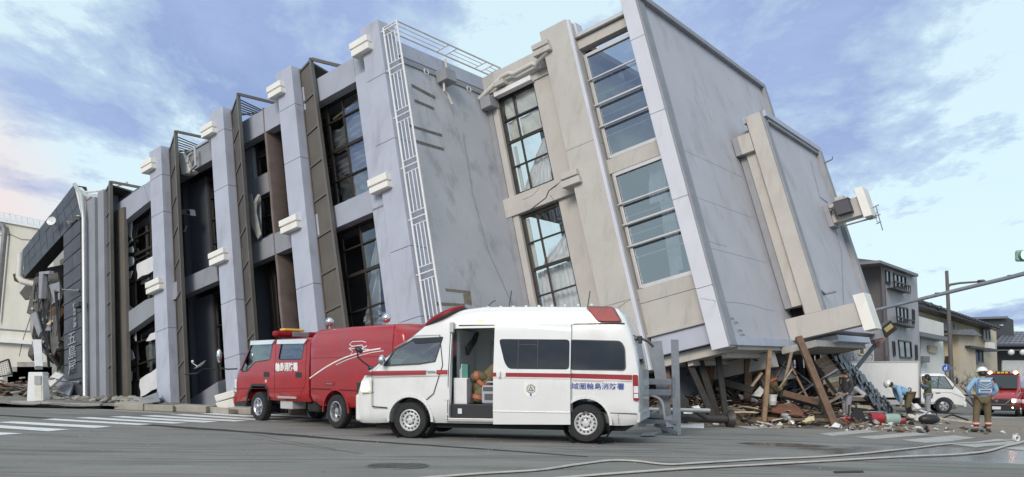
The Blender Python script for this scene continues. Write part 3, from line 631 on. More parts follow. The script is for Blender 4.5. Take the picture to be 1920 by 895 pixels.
PP('crack', [(1052, 340), (1042, 350), (1030, 358), (1024, 372), (1012, 381), (998, 392), (984, 399), (997, 390.5), (1011, 379.5), (1022.5, 371), (1028.5, 357), (1041, 348)], .415, .01, m_dark, bevel=0)
B('junction_box', -5.5, -5.1, 10.92, 11.1, .1, .45, m_beige)
# atrium glazing between the pillar and the pale fin
B('gutter', -2.5, -.45, 11.38, 11.52, .3, .62, m_alu); B('eaves_beam', -2.45, -.45, 11.0, 11.36, .45, .8, m_beige)
B('floor_beam', -2.36, -.45, 6.27, 6.78, .5, .9, m_beige); B('apron_wall', -2.36, -.45, 1.88, 2.33, .5, .8, m_beige); B('apron_wall', -2.36, -.45, .86, 1.87, .5, .8, m_beige)
B('base_moulding', -2.45, -.45, .80, .88, .4, .7, m_beige); B('base_beam', -2.3, -.42, .2, .8, .5, .75, m_pillar)
def atrium(u0, u1, bars):
    mb = MB()
    for r, wd in ((-2.24, .1), (-.62, .06)): lbox(mb, r-wd/2, r+wd/2, u0, u1, .5, .62)
    for u in (u0+.03, u1-.06): lbox(mb, -2.19, -.65, u-.05, u+.07, .5, .62)
    o = mb.build('window', m_alu, bld, bevel=.006)
    for u, wd, bb in bars: lbox(MB(), -2.3, -.46, u-wd/2, u+wd/2, bb, bb+.05).build('glazing_bar', m_alu, o, bevel=.004)
    us = [u0+.1]+sorted(u for u, wd, _ in bars if wd > .045)+[u1-.1]
    for a, c in zip(us[:-1], us[1:]): lbox(MB(), -2.18, -.64, a, c, .55, .556).build('pane', g_blue, o)
    return o
atrium(6.8, 10.74, [(9.72, .05, .42), (9.15, .035, .6), (8.75, .06, .42), (8.35, .035, .6), (7.95, .055, .42), (7.62, .04, .6)])
atrium(2.34, 6.25, [(5.15, .05, .42), (4.72, .035, .6), (4.45, .06, .42), (4.1, .035, .6), (3.72, .055, .42), (3.35, .05, .6)])
B('atrium_floor', -2.3, -.4, 6.3, 6.5, .9, 4.5, m_floor, bevel=0); B('atrium_back', -2.4, -.2, -1, 8.4, 5.0, 5.2, m_greywall, bevel=0)
B('atrium_floor', -2.3, -.4, 1.7, 1.9, .9, 4.5, m_floor, bevel=0)
drapery('curtain', [(1216, 312), (1246, 296), (1252, 372), (1216, 384)], .95, m_cloth, 6, .05, diag=.03, nu=36, seed=12); drapery('curtain', [(1236, 378), (1262, 368), (1282, 500), (1258, 530)], .95, m_cloth, 5, .05, diag=.05, nu=30, seed=13)
# pale fin and the great blank wall
stack('end_fin', -.46, 0, [-.06, 1.75, 4.55, 7.45, 10.15, 11.75], 0, .5, m_fin, gap=.012)
B('fin_edge', 0, .05, -.02, 11.78, .06, .52, m_trim)
B('blank_wall', -.4, -.02, .2, 11.7, .5, 10.7, m_lilac)
B('wall_coping', -.42, .14, 11.6, 11.82, .06, 10.75, m_trim); B('wall_end_trim', -.42, .14, 5.0, 11.6, 10.45, 10.75, m_trim)
B('wall_sill', -.42, .05, -.02, .24, .52, 9.4, m_pillar)
for u in (2.95, 4.6, 6.2): B('panel_joint', -.021, -.017, u, u+.012, .6, 5.0, mat('panel_joint_line', (.27, .265, .28), .8), bevel=0)  # thin grey joint strips on the blank wall
rs = random.Random(4)
for (x, y) in ((1372, 596), (1380, 603), (1387, 618), (1392, 626), (1403, 632)):
    pts = [UR(x+dx, y+dy, 0) for dx, dy in ((-4, 2), (-1, -1), (4, 1), (5, 3), (0, 1), (-3, 4))]; MB().prism([L(*p) for p in pts], RV*.006).build('scuff', m_trim, bld)
# underside
B('under_slab', -6.0, -.05, -.12, .18, .75, 9.4, m_beige); B('under_slab', -.05, 1.0, -.25, -.04, 4.0, 9.4, m_concrete)
B('under_beam', -6.0, -.2, -.62, -.14, 3.4, 3.9, m_beige)
for k in range(6): B('soffit_rib', -5.6+k*1.0, -5.45+k*1.0, -.26, -.12, .9, 3.4, m_beige)
B('end_closure', -6.3, -.2, .2, 11.4, 8.5, 8.7, m_greywall, bevel=0)
# ---- the wing on the far side
wr = 1.12
B('wing_fin', .64, 1.14, .93, 8.32, 5.0, 5.4, m_beige); B('wing_fin_edge', 1.14, 1.2, .93, 8.4, 5.04, 5.4, m_trim)
cap = [UR(x, y, wr) for x, y in ((1431, 223), (1531.8, 284.8), (1646, 594.5))]
bfar = cap[1].z
B('wing_wall', .5, wr, .3, 8.05, 5.4, bfar, m_lilac); B('wing_coping', .5, wr+.17, 8.12, 8.36, 5.1, bfar+.05, m_pillar); B('wing_coping_soffit', .5, wr+.12, 7.98, 8.12, 5.4, bfar, m_trim)
B('wing_end_trim', .6, wr+.17, .1, 8.12, bfar-.35, bfar+.05, m_trim); B('wing_roof', -.02, .6, 7.7, 8.0, 5.5, bfar, m_greywall)
B('wing_block', .0, .2, 7.0, 7.7, 5.0, 5.6, m_trim); B('wing_block', .2, .62, 7.0, 7.7, 5.0, 5.6, m_beige)
B('inner_panel', .0, .26, 1.3, 7.0, 5.3, 5.7, m_trim); B('inner_panel', .26, .62, 1.3, 7.0, 5.2, 5.7, m_beige); B('hole_shade_back', .0, .62, .9, 1.3, 5.8, 6.2, m_dark)  # last box is near-black to paint the shade of the hole above the arm
arm = B('roof_arm', -.02, 2.13, .19, .93, 5.0, 5.55, m_beige); B('arm_end_plate', 2.13, 2.46, -.02, 1.16, 4.9, 5.65, m_white, arm)
B('arm_root', -.1, .0, .15, .95, 4.9, 5.6, m_trim)
am2 = B('upper_arm', 1.25, 2.32, 4.63, 5.37, 9.3, 9.85, m_beige); B('arm_end_plate', 2.32, 2.6, 4.48, 5.66, 9.15, 9.95, m_white, am2); B('vent_box', 1.55, 1.85, 5.37, 5.62, 9.4, 9.7, m_beige, am2)
B('fixing_bracket', 1.12, 1.3, 4.5, 5.4, 9.2, 9.9, m_trim, am2)
for k in range(5):
    MB().tube([L(1.28, 5.3-.1*k, 9.28), L(1.36+.02*k, 5.15+.05*math.sin(k*2), 9.1), L(1.5, 5.2-.12*k, 9.12), L(1.62, 5.1-.05*k, 9.05)], .012, 5).build('cable', m_blackp, am2)
B('wing_sill', .0, 1.2, -.1, .12, 5.6, 9.4, m_pillar)
MB().tube([L(*UR(x, y, 1.14)) for x, y in ((1521, 302), (1530, 340), (1538, 370), (1552, 380))], .012, 5).build('cable', m_trim, bld)
MB().tube([L(*UR(x, y, 1.14)) for x, y in ((1565, 424), (1578, 470), (1580, 520), (1582, 570))], .012, 5).build('cable', m_trim, bld)
MB().tube([L(*UR(x, y, 1.16)) for x, y in ((1534, 541), (1547, 552))]+[L(1.5, *(UR(1547, 552, 1.16)[1:]))], .035, 8).build('spout', m_galv, bld, smooth=True)
MB().tube([L(1.14, 7.55, bfar-.25), L(1.6, 7.62, bfar-.2), L(1.64, 7.72, bfar-.2)], .03, 8).build('spout', m_galv, bld, smooth=True)

# ---- the dark tiled end on the left
bt = -4.32
def tiled(name, P, nu, nv, th, m):           # quad of local points (tl, tr, br, bl): backing plus separate tiles
    N_ = -BV
    def q(u, v): return L(*(P[0].lerp(P[1], u).lerp(P[3].lerp(P[2], u), v)))
    o = MB().prism([q(0, 0), q(1, 0), q(1, 1), q(0, 1)], BV*th).build(name, m_dark, bld)
    g = .006
    for i in range(nu):
        for j in range(nv):
            a, c, d, e = i/nu+g, (i+1)/nu-g, j/nv+g*.5, (j+1)/nv-g*.5; k = .012+rt.uniform(0, .012)
            MB().prism([q(a, d)+N_*.004, q(c, d)+N_*.004, q(c, e)+N_*.004, q(a, e)+N_*.004], N_*k).build('slate_tile', m, o, bevel=.004)
    return o
P = lambda x, y, b=bt: UB(x, y, b)
tiled('tiled_fascia', [P(139, 347), P(151, 402), P(46, 521.5), P(42.4, 470)][:1]+[P(151, 384), P(117, 440), P(42.4, 470)][:0]+[P(152, 404), P(46, 521.5), P(42.4, 470)], 3, 9, .5, m_slate)
tiled('tiled_column', [P(119.5, 440), P(152, 408), P(155, 775), P(122, 775)], 2, 12, .5, m_slate)
fa = MB(); fa.prism([L(*P(*p)) for p in ((137, 347), (156, 366), (153, 408), (150, 402))], BV*.3).build('fascia_end', m_wtrim, bld)
MB().tube([L(*P(140, 346, -4.5)), L(*P(152, 366, -4.5)), L(*P(157, 410, -4.5)), L(*P(158, 560, -4.5)), L(*P(159.5, 760, -4.5))], .085, 10).build('downspout', m_alu, bld, smooth=True)
B('downspout_clip', -22.75, -22.4, 7.15, 7.35, -4.66, -4.4, m_blackp)
B('rear_column', -22.5, -21.87, 2.0, 11.95, b0, b0+.6, m_greywall); B('column_gap', -21.9, -21.64, 2.0, 11.8, b0+.2, b0+.6, m_trim); B('rear_column', -21.64, -21.22, 2.0, 12.05, b0, b0+.6, m_greywall)
MB().tube([L(-23.2, 12.7, -4.1), L(-22.0, 12.35, -4.0), L(-20.6, 12.25, -3.7)], .05, 8).build('bent_pipe', m_wtrim, bld, smooth=True)
ro = MB(); ro.chunk(L(-22.6, 12.2, -3.9), .5, 12, .5, 3); ro.chunk(L(-22.0, 12.0, -3.8), .35, 12, .6, 5); ro.build('broken_edge', m_plaster, bld)
fr = MB(); fr.chunk(L(*UB(143, 408, -4.4)), .3, 10, .5, 8); fr.chunk(L(*UB(131, 417, -4.4)), .22, 10, .5, 9); fr.build('broken_edge', m_plaster, bld)
for k, (y, x0, x1) in enumerate(((544, 116, 147), (716, 112, 148))): MB().tube([L(*P(x0, y-1, -4.7)), L(*P(x1, y+1, -4.45))], .022, 6).build('sign_bracket', m_trim, bld, smooth=True); MB().sphere(L(*P(x1, y+1, -4.45)), .07, 10, 6).build('bracket_boss', m_galv, bld, smooth=True)
# lettering on the dark column
m_letter = mat('grey_metal_lettering', (.34, .35, .36), .4, metal=.5)
def letters(s, px, py, size, step):
    for k, ch in enumerate(s):
        c = L(*P(px+.35*k, py+step*k, bt-.05)); R3 = M((RV.normalized(), UV.normalized(), (-BV).normalized())).transposed().to_4x4()
        text_mesh('sign_letter', ch, size, m_letter, None, M.Identity(4), .015, .004)
        o = bpy.context.scene.collection.objects[-1]; o.data.transform(FRAME[bld] @ M.Translation(c) @ R3); o.parent = bld
letters('輪島塗漆器', 139.5, 573, .24, 9.2); letters('五島屋', 135, 636, .62, 27)
# the smashed corner under the fascia: broken slabs and bent members
for k, (x, y, b, r, fl) in enumerate(((95, 560, -3.6, 1.1, 1.2), (78, 600, -3.2, 1.0, 1.5), (105, 610, -3.4, .8, 1.4), (75, 545, -2.8, 1.0, 1.0), (100, 650, -3.0, .9, 1.1), (60, 520, -2.6, .8, .8), (110, 520, -3.0, .9, .9))):
    MB().chunk(L(*UB(x, y, b)), r, 12, fl, 20+k).build('broken_slab', [m_floor, m_concrete, m_oldwood][k % 3], bld)
PP('bent_channel', [(73, 510), (92, 508), (92, 514), (80, 514), (77, 560), (72, 560)], -4.5, .2, m_trim); PP('bent_channel', [(56, 590), (66, 585), (76, 622), (72, 632)], -4.4, .15, m_trim)
for a, c in (((66, 632), (112, 690)), ((80, 560), (92, 690)), ((72, 585), (86, 640)), ((104, 545), (112, 640))): MB().bar(L(*UB(*a, -4.3)), L(*UB(*c, -4.3)), .09, .09).build('bent_bar', m_blackp, bld)
B('rear_mass', -28.0, -22.6, 3, 11.2, -2.6, 3, m_floor, bevel=0)
MB().tube([L(*P(38, 475, -4.1)), L(*P(36, 520, -4.1)), L(*P(42, 528, -4.1)), L(*P(70, 534, -4.0))], .14, 10).build('drain_pipe', m_pipe, bld, smooth=True)
# a low base behind the red truck
PP('plinth', [(340, 760), (408, 716), (412, 780), (340, 790)], -3.9, .4, m_greywall)

# more torn matter under the fascia: hanging cables, ripped sheet, laths
rw = random.Random(33)
for k in range(9):
    x, y = rw.uniform(62, 116), rw.uniform(505, 560); MB().tube([L(*UB(x, y, -4.2)), L(*UB(x+rw.uniform(-4, 5), y+rw.uniform(15, 40), -4.35)), L(*UB(x+rw.uniform(-7, 8), y+rw.uniform(45, 95), -4.25))], .018, 5).build('hanging_cable', m_blackp, bld)
for k in range(16):
    x, y = rw.uniform(58, 114), rw.uniform(520, 690); a = rw.uniform(-1.2, 1.2)+1.57; l_ = rw.uniform(6, 22); MB().bar(L(*UB(x, y, -4.0)), L(*UB(x+l_*math.cos(a), y+l_*math.sin(a), -4.3)), rw.uniform(.04, .22), .03).build('splintered_lath', rw.choice((m_oldwood, m_plaster, m_trim, m_greywall, m_palewood)), bld)
for k, q in enumerate(([(60, 560), (72, 552), (80, 575), (70, 600), (62, 585)], [(84, 600), (104, 590), (112, 640), (100, 668), (88, 640)], [(90, 535), (112, 528), (114, 560), (96, 572)])):
    PP('ripped_panel', q, -4.05-.1*k, .05, (m_navy, m_floor, m_greywall)[k])
for k in range(5): MB().chunk(L(*UB(rw.uniform(60, 112), rw.uniform(640, 700), -3.9)), rw.uniform(.25, .5), 12, .9, 200+k).build('broken_slab', rw.choice((m_concrete, m_floor, m_oldwood)), bld)

def crack(px, ax, val, w0, m=None):           # a thin open crack laid on one of the building's faces
    P_ = []
    for a, b in zip(px[:-1], px[1:]):
        for k in range(5): t = k/5; P_.append((a[0]+(b[0]-a[0])*t+rw.uniform(-1, 1), a[1]+(b[1]-a[1])*t+rw.uniform(-1, 1)))
    P_.append(px[-1]); q = [L(*un(x, y, ax, val)) for x, y in P_]; nrm = (RV if ax == 0 else -BV); mb = MB()
    for i, (a, b) in enumerate(zip(q[:-1], q[1:])): mb.bar(a, b, w0*(1-.6*i/len(q)), .006, nrm)
    mb.build('crack', m or mat('crack_dark', (.10, .095, .09), .9), bld)
crack([(1138, 589), (1158, 578), (1182, 562)], 2, -.004, .014); crack([(1032, 366), (1040, 378), (1046, 392)], 2, .416, .012); crack([(980, 375), (1000, 366), (1012, 352)], 2, .416, .008)
crack([(1312, 560), (1350, 566), (1400, 570), (1452, 584)], 0, -.018, .010, mat('faint_crack', (.24, .235, .24), .9)); crack([(1310, 430), (1330, 452), (1362, 462)], 0, -.018, .008, mat('faint_crack', (.24, .235, .24), .9))
# ================================================================== vehicles
m_red = mat('red_coach_paint', (0.36, 0.014, 0.016), 0.25, var=0.08, scale=2, coat=0.5, dirt=(0.2, 0.06, 0.05), dirt_amt=0.4)
m_wpaint = mat('white_coach_paint', (0.76, 0.755, 0.73), 0.24, var=0.03, scale=2, coat=0.7, dirt=(0.42, 0.39, 0.33), dirt_amt=0.35)
m_redline = mat('red_reflective_band', (0.30, 0.020, 0.028), 0.4)
m_chrome = mat('chrome', (0.75, 0.75, 0.76), 0.12, metal=1.0, var=0.02)
m_rimw = mat('white_steel_wheel', (0.62, 0.62, 0.61), 0.4, metal=0.2, var=0.05, dirt=(0.2, 0.18, 0.15), dirt_amt=0.4)
m_rims = mat('silver_wheel', (0.55, 0.55, 0.56), 0.3, metal=0.8, var=0.06, dirt=(0.2, 0.18, 0.15), dirt_amt=0.3)
m_tyre = mat('tyre_rubber', (0.022, 0.022, 0.022), 0.85, var=0.2, scale=12, dirt=(0.10, 0.095, 0.085), dirt_amt=0.35)
m_tint = mat('tinted_vehicle_glass', (0.010, 0.012, 0.014), 0.03, var=0.1, spec=0.6, coat=0.3)
m_lensr = mat('red_beacon_lens', (0.24, 0.007, 0.012), 0.35, var=0.25, scale=5, coat=0.0, spec=0.25)
m_lensd = mat('dark_red_tail_lens', (0.30, 0.010, 0.012), 0.15, coat=0.8)
m_lensw = mat('clear_lamp_lens', (0.72, 0.74, 0.74), 0.1, coat=1.0)
m_lit = mat('lit_headlamp', (0.9, 0.85, 0.7), 0.2, emit=(1.0, 0.62, 0.22), estr=2.2)
m_litw = mat('lit_white_headlamp', (0.9, 0.9, 0.85), 0.2, emit=(1.0, 0.78, 0.45), estr=14.0)
m_litr = mat('lit_red_beacon', (0.8, 0.1, 0.08), 0.2, emit=(1.0, 0.28, 0.16), estr=9.0)
m_amber = mat('amber_lens', (0.75, 0.42, 0.03), 0.2, coat=0.6)
m_under = mat('underbody', (0.02, 0.02, 0.02), 0.9, var=0.3)
m_inner = mat('pale_interior_panel', (0.80, 0.81, 0.80), 0.5, var=0.05)
m_navyblue = mat('blue_lettering', (0.045, 0.075, 0.30), 0.5, var=0.05)
m_seat = mat('grey_seat', (0.10, 0.105, 0.11), 0.8, var=0.1)
m_seam = mat('panel_gap', (0.03, 0.03, 0.03), 0.8)
g_car = glass('vehicle_glass', (0.62, 0.68, 0.68), 0.12)

def wheel(parent, s, y, r, wd, side, rim_m, steel=True, dual=False):
    w = root('wheel', (0, 0, 0)); w.parent = parent; w.location = (s, y, r); FRAME[w] = None
    X = M.Rotation(R_(90)*side, 4, 'Z')      # lathe axis x -> outwards
    ri = r*.60
    MB().lathe([(ri, wd/2-.02), (ri+.015, wd/2), (r*.93, wd/2), (r*.985, wd/2-.025), (r, wd/2-.05), (r, -wd/2+.05), (r*.93, -wd/2), (ri, -wd/2)], 36, X, False).build('tyre', m_tyre, w, local=True, smooth=35)
    if steel: prof = [(ri+.004, wd/2-.004), (ri-.012, wd/2+.004), (ri-.03, wd/2-.03), (ri*.80, wd/2-.05), (ri*.74, wd/2-.035), (ri*.60, wd/2-.02), (ri*.5, wd/2-.025), (ri*.42, wd/2-.055), (ri*.30, wd/2-.05), (ri*.28, wd/2-.01), (0.001, wd/2-.005)]
    else: prof = [(ri+.004, wd/2-.004), (ri-.012, wd/2+.004), (ri-.03, wd/2-.01), (ri*.8, wd/2-.03), (ri*.55, wd/2-.02), (ri*.4, wd/2-.03), (ri*.36, wd/2+.03), (ri*.3, wd/2+.045), (.001, wd/2+.045)]
    if dual: prof = [(ri+.004, wd/2-.004), (ri-.014, wd/2+.002), (ri-.03, wd/2-.03), (ri*.86, wd/2-.12), (ri*.8, wd/2-.13), (ri*.34, wd/2-.13), (ri*.32, wd/2-.03), (.001, wd/2-.02)]
    rm = MB().lathe(prof, 36, X, False).build('rim', rim_m, w, local=True, smooth=35); FRAME[rm] = None
    n = 14 if steel else 5 if not dual else 6
    for k in range(n):
        a = 2*math.pi*k/n; rr = ri*(.77 if steel else .62)
        m_ = X @ M.Translation((wd/2-(.035 if steel else .028 if not dual else .128), rr*math.cos(a), rr*math.sin(a)))
        MB().lathe([((.018 if steel else .045 if not dual else .05), -.01), ((.018 if steel else .045 if not dual else .05), .006)], 10, m_).build('rim_hole', m_seam, rm, local=True)
    for k in range(6):
        a = 2*math.pi*k/6+.3; m_ = X @ M.Translation((wd/2-(.045 if not dual else .12), ri*.4*math.cos(a), ri*.4*math.sin(a))); MB().lathe([(.013, -.01), (.013, .02)], 6, m_).build('wheel_nut', m_seam if steel else m_rims, rm, local=True)
    return w
class Body:
    """A coachwork shell lofted over its length; side(z) is half its width at a height."""
    def __init__(s, stations, side, nround=3):
        s.st = stations; s.side = side
    def ring(s, x, zb, zt, k):
        h = [(zb, .90), (zb+.10, 1.0)]; pts = []
        top = zt-.13*(1 if zt-zb > .5 else (zt-zb)/.5)
        zs = [z for z in (.45, .85, 1.25, 1.55, 1.85, 2.15) ]
        Z = [zb+(top-zb)*t for t in (.08, .2, .32, .44, .56, .68, .78, .88, 1.0)]
        half = [(s.side(zb)*k*.93, zb)]+[(s.side(z)*k, z) for z in Z]
        w = s.side(top)*k
        half += [(w-.022, top+(zt-top)*.5), (w-.07, top+(zt-top)*.82), (w-.16, zt-.004), (w*.5, zt+.012)]
        return [V((x, y, z)) for y, z in half]+[V((x, -y, z)) for y, z in half[::-1]]
    def mb(s): return MB().loft([s.ring(*q) for q in s.st])
    def patch(s, poly, off=.004, th=.012, cuts=(), sgn=1):
        """A panel of the side: (x, z) outline laid on the bodywork, off proud of it."""
        bm = bmesh.new(); bm.faces.new([bm.verts.new((x, 0, z)) for x, z in poly])
        zs = [p[1] for p in poly]
        for z in [c for c in (.6, 1.0, 1.25, 1.5, 1.75, 2.0, 2.15, 2.3) if min(zs) < c < max(zs)]:
            bmesh.ops.bisect_plane(bm, geom=bm.verts[:]+bm.edges[:]+bm.faces[:], plane_co=(0, 0, z), plane_no=(0, 0, 1))
        bmesh.ops.triangulate(bm, faces=[f for f in bm.faces if len(f.verts) > 4])
        mb = MB(); bm.verts.index_update(); n = len(bm.verts)
        o = [V((v.co.x, sgn*(s.side(v.co.z)+off), v.co.z)) for v in bm.verts]; i_ = [V((v.co.x, sgn*(s.side(v.co.z)+off-th), v.co.z)) for v in bm.verts]
        fs = [tuple(v.index for v in f.verts) for f in bm.faces]; F_ = fs+[tuple(k+n for k in f[::-1]) for f in fs]
        for e in bm.edges:
            if len(e.link_faces) == 1: a, b = e.verts[0].index, e.verts[1].index; F_.append((a, b, b+n, a+n))
        bm.free(); return mb.add(o+i_, F_)
    def strip(s, pts, wd, off=.005, th=.01, sgn=1):
        """A narrow band following a line on the side."""
        mb = MB()
        for (x0, z0), (x1, z1) in zip(pts[:-1], pts[1:]):
            d = V((x1-x0, z1-z0)); n = V((-d.y, d.x)).normalized()*wd/2
            q = s.patch([(x0-n.x, z0-n.y), (x1-n.x, z1-n.y), (x1+n.x, z1+n.y), (x0+n.x, z0+n.y)], off, th, sgn=sgn); mb.add(q.v, q.f)
        return mb
def rounded(poly, r=.05, n=3):
    out = []; N_ = len(poly)
    for i in range(N_):
        p = V(poly[i]); a = V(poly[i-1]); b = V(poly[(i+1) % N_]); da = (a-p); db = (b-p)
        k = min(r, da.length*.45, db.length*.45); A = p+da.normalized()*k; B_ = p+db.normalized()*k
        for j in range(n+1):
            t = j/n; q = A*(1-t)**2+p*2*t*(1-t)+B_*t*t; out.append((q.x, q.y))
    return out
def side_cut(poly, y0, y1): return MB().prism([V((x, y0, z)) for x, z in poly], (0, y1-y0, 0))
def arch_cut(s, z, r, y0, y1): return MB().prism([V((s+r*math.cos(t*math.pi/16), y0, z+r*math.sin(t*math.pi/16))) for t in range(32)], (0, y1-y0, 0))

# ------------------------------------------------------------------ the white ambulance
def ambulance():
    f = V((-.96297, .26962, 0)); left = V((-f.y, f.x, 0)); Rr = V((1.298, 13.942, 0))
    o = Rr-left*.94; amb = root('ambulance', o, math.atan2(f.y, f.x), 'white high-roof ambulance with red band, its side door slid open', 'ambulance')
    FRAME[amb] = None
    def side(z):
        if z < .45: return .915+.025*max(0, z-.3)/.15
        if z < 1.25: return .94
        if z < 2.15: return .94-.085*(z-1.25)/.9
        return .855-.10*(z-2.15)/.35
    st = [(-.985, .45, 1.0, .93), (-.97, .36, 1.38, .96), (-.90, .33, 1.75, .985), (-.80, .32, 2.06, .99), (-.70, .31, 2.30, .99), (-.58, .31, 2.43, 1), (-.3, .31, 2.465, 1), (.0, .31, 2.475, 1), (1.0, .31, 2.505, 1), (1.97, .30, 2.52, 1), (2.35, .30, 2.48, 1), (2.65, .30, 2.41, .995),
          (2.9, .30, 2.31, .99), (3.15, .30, 2.17, .985), (3.5, .30, 1.89, .98), (3.8, .29, 1.665, .975), (4.0, .28, 1.525, .965), (4.2, .27, 1.39, .95), (4.36, .27, 1.285, .93), (4.46, .27, 1.16, .90), (4.54, .28, .98, .86), (4.585, .32, .80, .80), (4.60, .40, .66, .72)]
    bd = Body(st, side); body = bd.mb().build('body', m_wpaint, amb, local=True); FRAME[body] = None
    cavity = MB().prism([V((x, -.80, z)) for x, z in ((-.75, .5), (2.62, .5), (3.0, .62), (3.95, .68), (3.9, 1.32), (3.05, 2.05), (2.5, 2.2), (-.55, 2.25))], (0, 1.60, 0))
    door_open = rounded([(1.60, .34), (2.60, .34), (2.55, 2.10), (1.60, 2.10)], .09)
    dwin = [(3.94, 1.40), (3.72, 1.70), (3.32, 1.915), (2.74, 1.935), (2.88, 1.475), (3.2, 1.43)]
    cutters = [cavity, side_cut(door_open, .45, 1.3), side_cut(dwin, .5, 1.2), side_cut(dwin, -1.2, -.5), MB().prism([V((x, -.70, z)) for x, z in ((4.05, 1.62), (3.32, 2.15), (3.15, 1.9), (3.9, 1.38))], (0, 1.40, 0))]
    cutters += [side_cut([(.3, 1.35), (1.5, 1.35), (1.5, 1.85), (.3, 1.85)], -1.2, -.5), MB().box(-1.3, -.5, -.6, .6, 1.32, 1.95)]
    for s in (-.03, 3.39):
        for y0, y1 in ((.50, 1.3), (-1.3, -.50)): cutters.append(arch_cut(s, .36, .435, y0, y1))
    cut(body, cutters)
    me = body.data
    for p in me.polygons: p.use_smooth = True
    me.set_sharp_from_angle(angle=R_(38))
    # arches, lips
    for s in (-.03, 3.39):
        MB().lathe([(.44, -.42), (.44, .0)], 28, M.Translation((s, .93, .36)) @ M.Rotation(R_(90), 4, 'Z'), False).build('wheel_arch', m_under, amb, local=True)
        pts = [(s+.455*math.cos(t), .36+.455*math.sin(t)) for t in [R_(-5)+k*R_(190)/18 for k in range(19)]]
        bd.strip(pts, .05, .012, .02).build('arch_lip', m_wpaint, amb, local=True, smooth=True)
    MB().box(-.7, 4.2, -.72, .72, .2, .33).build('underbody', m_under, amb, local=True)
    for s in (-.03, 3.39):
        for sd in (1, -1): wheel(amb, s, sd*.83, .345, .205, sd, m_rimw)
    # windows
    bd.patch(rounded(dwin, .06), -.012, .006).build('cab_window', g_car, amb, local=True)
    fr = bd.strip([dwin[i] for i in (0, 1, 2, 3, 4, 5, 0)], .022, .004, .02).build('window_seal', m_blackp, amb, local=True)
    bd.patch(dwin, -.012, .006, sgn=-1).build('cab_window', g_car, amb, local=True)
    MB().prism([V((4.02, -.7, 1.53)), V((4.02, .7, 1.53)), V((3.2, .66, 2.14)), V((3.2, -.66, 2.14))], (.01, 0, .012)).build('windscreen', g_car, amb, local=True)
    bd.patch([(3.36, 1.915), (2.74, 1.94), (2.77, 1.84), (3.30, 1.815)], .012, .02).build('rain_visor', m_tint, amb, local=True)
    # sliding door, slid back over the flank
    class D(Body): pass
    dr = bd.patch([(1.70, .30), (1.685, 2.165), (.24, 2.15), (.24, .32)], .065, .05).build('sliding_door', m_wpaint, amb, local=True, smooth=35, bevel=.012); FRAME[dr] = None
    dw = rounded([(1.60, 1.885), (.26, 1.86), (.26, 1.315), (1.40, 1.33), (1.48, 1.45)], .07)
    bd.patch(dw, .068, .01).build('door_window', m_tint, dr, local=True)
    bd.strip([(1.22, 1.32), (1.22, 1.87)], .014, .072, .01).build('window_bar', m_blackp, dr, local=True); bd.strip([(.85, 1.32), (.85, 1.87)], .014, .072, .01).build('window_bar', m_blackp, dr, local=True)
    bd.strip([(1.22, 1.78), (.85, 1.77)], .012, .072, .01).build('window_bar', m_blackp, dr, local=True)
    bd.strip([(1.70, 1.225), (.24, 1.205)], .075, .069, .008).build('red_band', m_redline, dr, local=True)
    bd.strip([(1.70, 1.165), (.24, 1.145)], .012, .069, .006).build('red_pinstripe', mat('pink_line', (.62, .42, .40), .4), dr, local=True)
    bd.strip([(1.69, .545), (.25, .54)], .02, .072, .01).build('door_crease', m_wpaint, dr, local=True, bevel=.006)
    bd.patch(rounded([(1.63, 1.30), (1.45, 1.30), (1.45, 1.16), (1.63, 1.16)], .05), .072, .01).build('handle_cup', m_wpaint, dr, local=True)
    MB().tube([V((1.565, 1.02, 1.285)), V((1.56, 1.05, 1.26)), V((1.56, 1.05, 1.19)), V((1.565, 1.02, 1.165))], .02, 8).build('door_handle', m_wpaint, dr, local=True, smooth=True)
    sh = bd.patch([(1.10, 1.09), (.84, 1.09), (.84, .90), (.89, .84), (.97, .80), (1.05, .84), (1.10, .90)], .070, .006).build('crest', mat('crest_white', (.80, .80, .79), .4), dr, local=True)
    gold = mat('crest_gold', (.42, .33, .12), .4, metal=.3); yd = side(.97)+.078
    ring = MB()
    for k in range(12):
        a = k*math.pi/6; c = V((.97+.072*math.cos(a), yd, .965+.072*math.sin(a))); ring.lathe([(.014, -.004), (.014, .004)], 8, M.Translation(c) @ M.Rotation(R_(90), 4, 'Z'))
    for k in range(6):
        a = k*math.pi/3+R_(90); ring.prism([V((.97+q*math.cos(a+e), yd-.002, .965+q*math.sin(a+e))) for q, e in ((.045, -.16), (.105, 0), (.045, .16))], (0, .005, 0))
    ring.build('crest_ring', gold, sh, local=True)
    MB().prism([V((.97+.05*math.cos(a), yd+.002, .96+.05*math.sin(a))) for a in (R_(90), R_(210), R_(330))], (0, .005, 0)).build('crest_triangle', m_navyblue, sh, local=True)
    MB().prism([V((.97+.024*math.cos(a), yd+.005, .955+.024*math.sin(a))) for a in (R_(90), R_(210), R_(330))], (0, .005, 0)).build('crest_triangle', mat('crest_white', (.8, .8, .79)), sh, local=True)
    MB().box(.958, .982, yd, yd+.005, .835, .885).build('crest_ribbon', m_navyblue, sh, local=True)
    # rear quarter
    rw = rounded([(.26, 1.855), (-.655, 1.82), (-.725, 1.70), (-.745, 1.305), (.26, 1.32)], .07)
    bd.patch(rw, .004, .01).build('quarter_window', m_tint, amb, local=True)
    bd.strip([(rw[i][0], rw[i][1]) for i in list(range(len(rw)))+[0]], .02, .007, .012).build('window_seal', m_blackp, amb, local=True)
    bd.strip([(.30, 1.205), (-.86, 1.175)], .085, .005, .008).build('red_band', m_redline, amb, local=True)
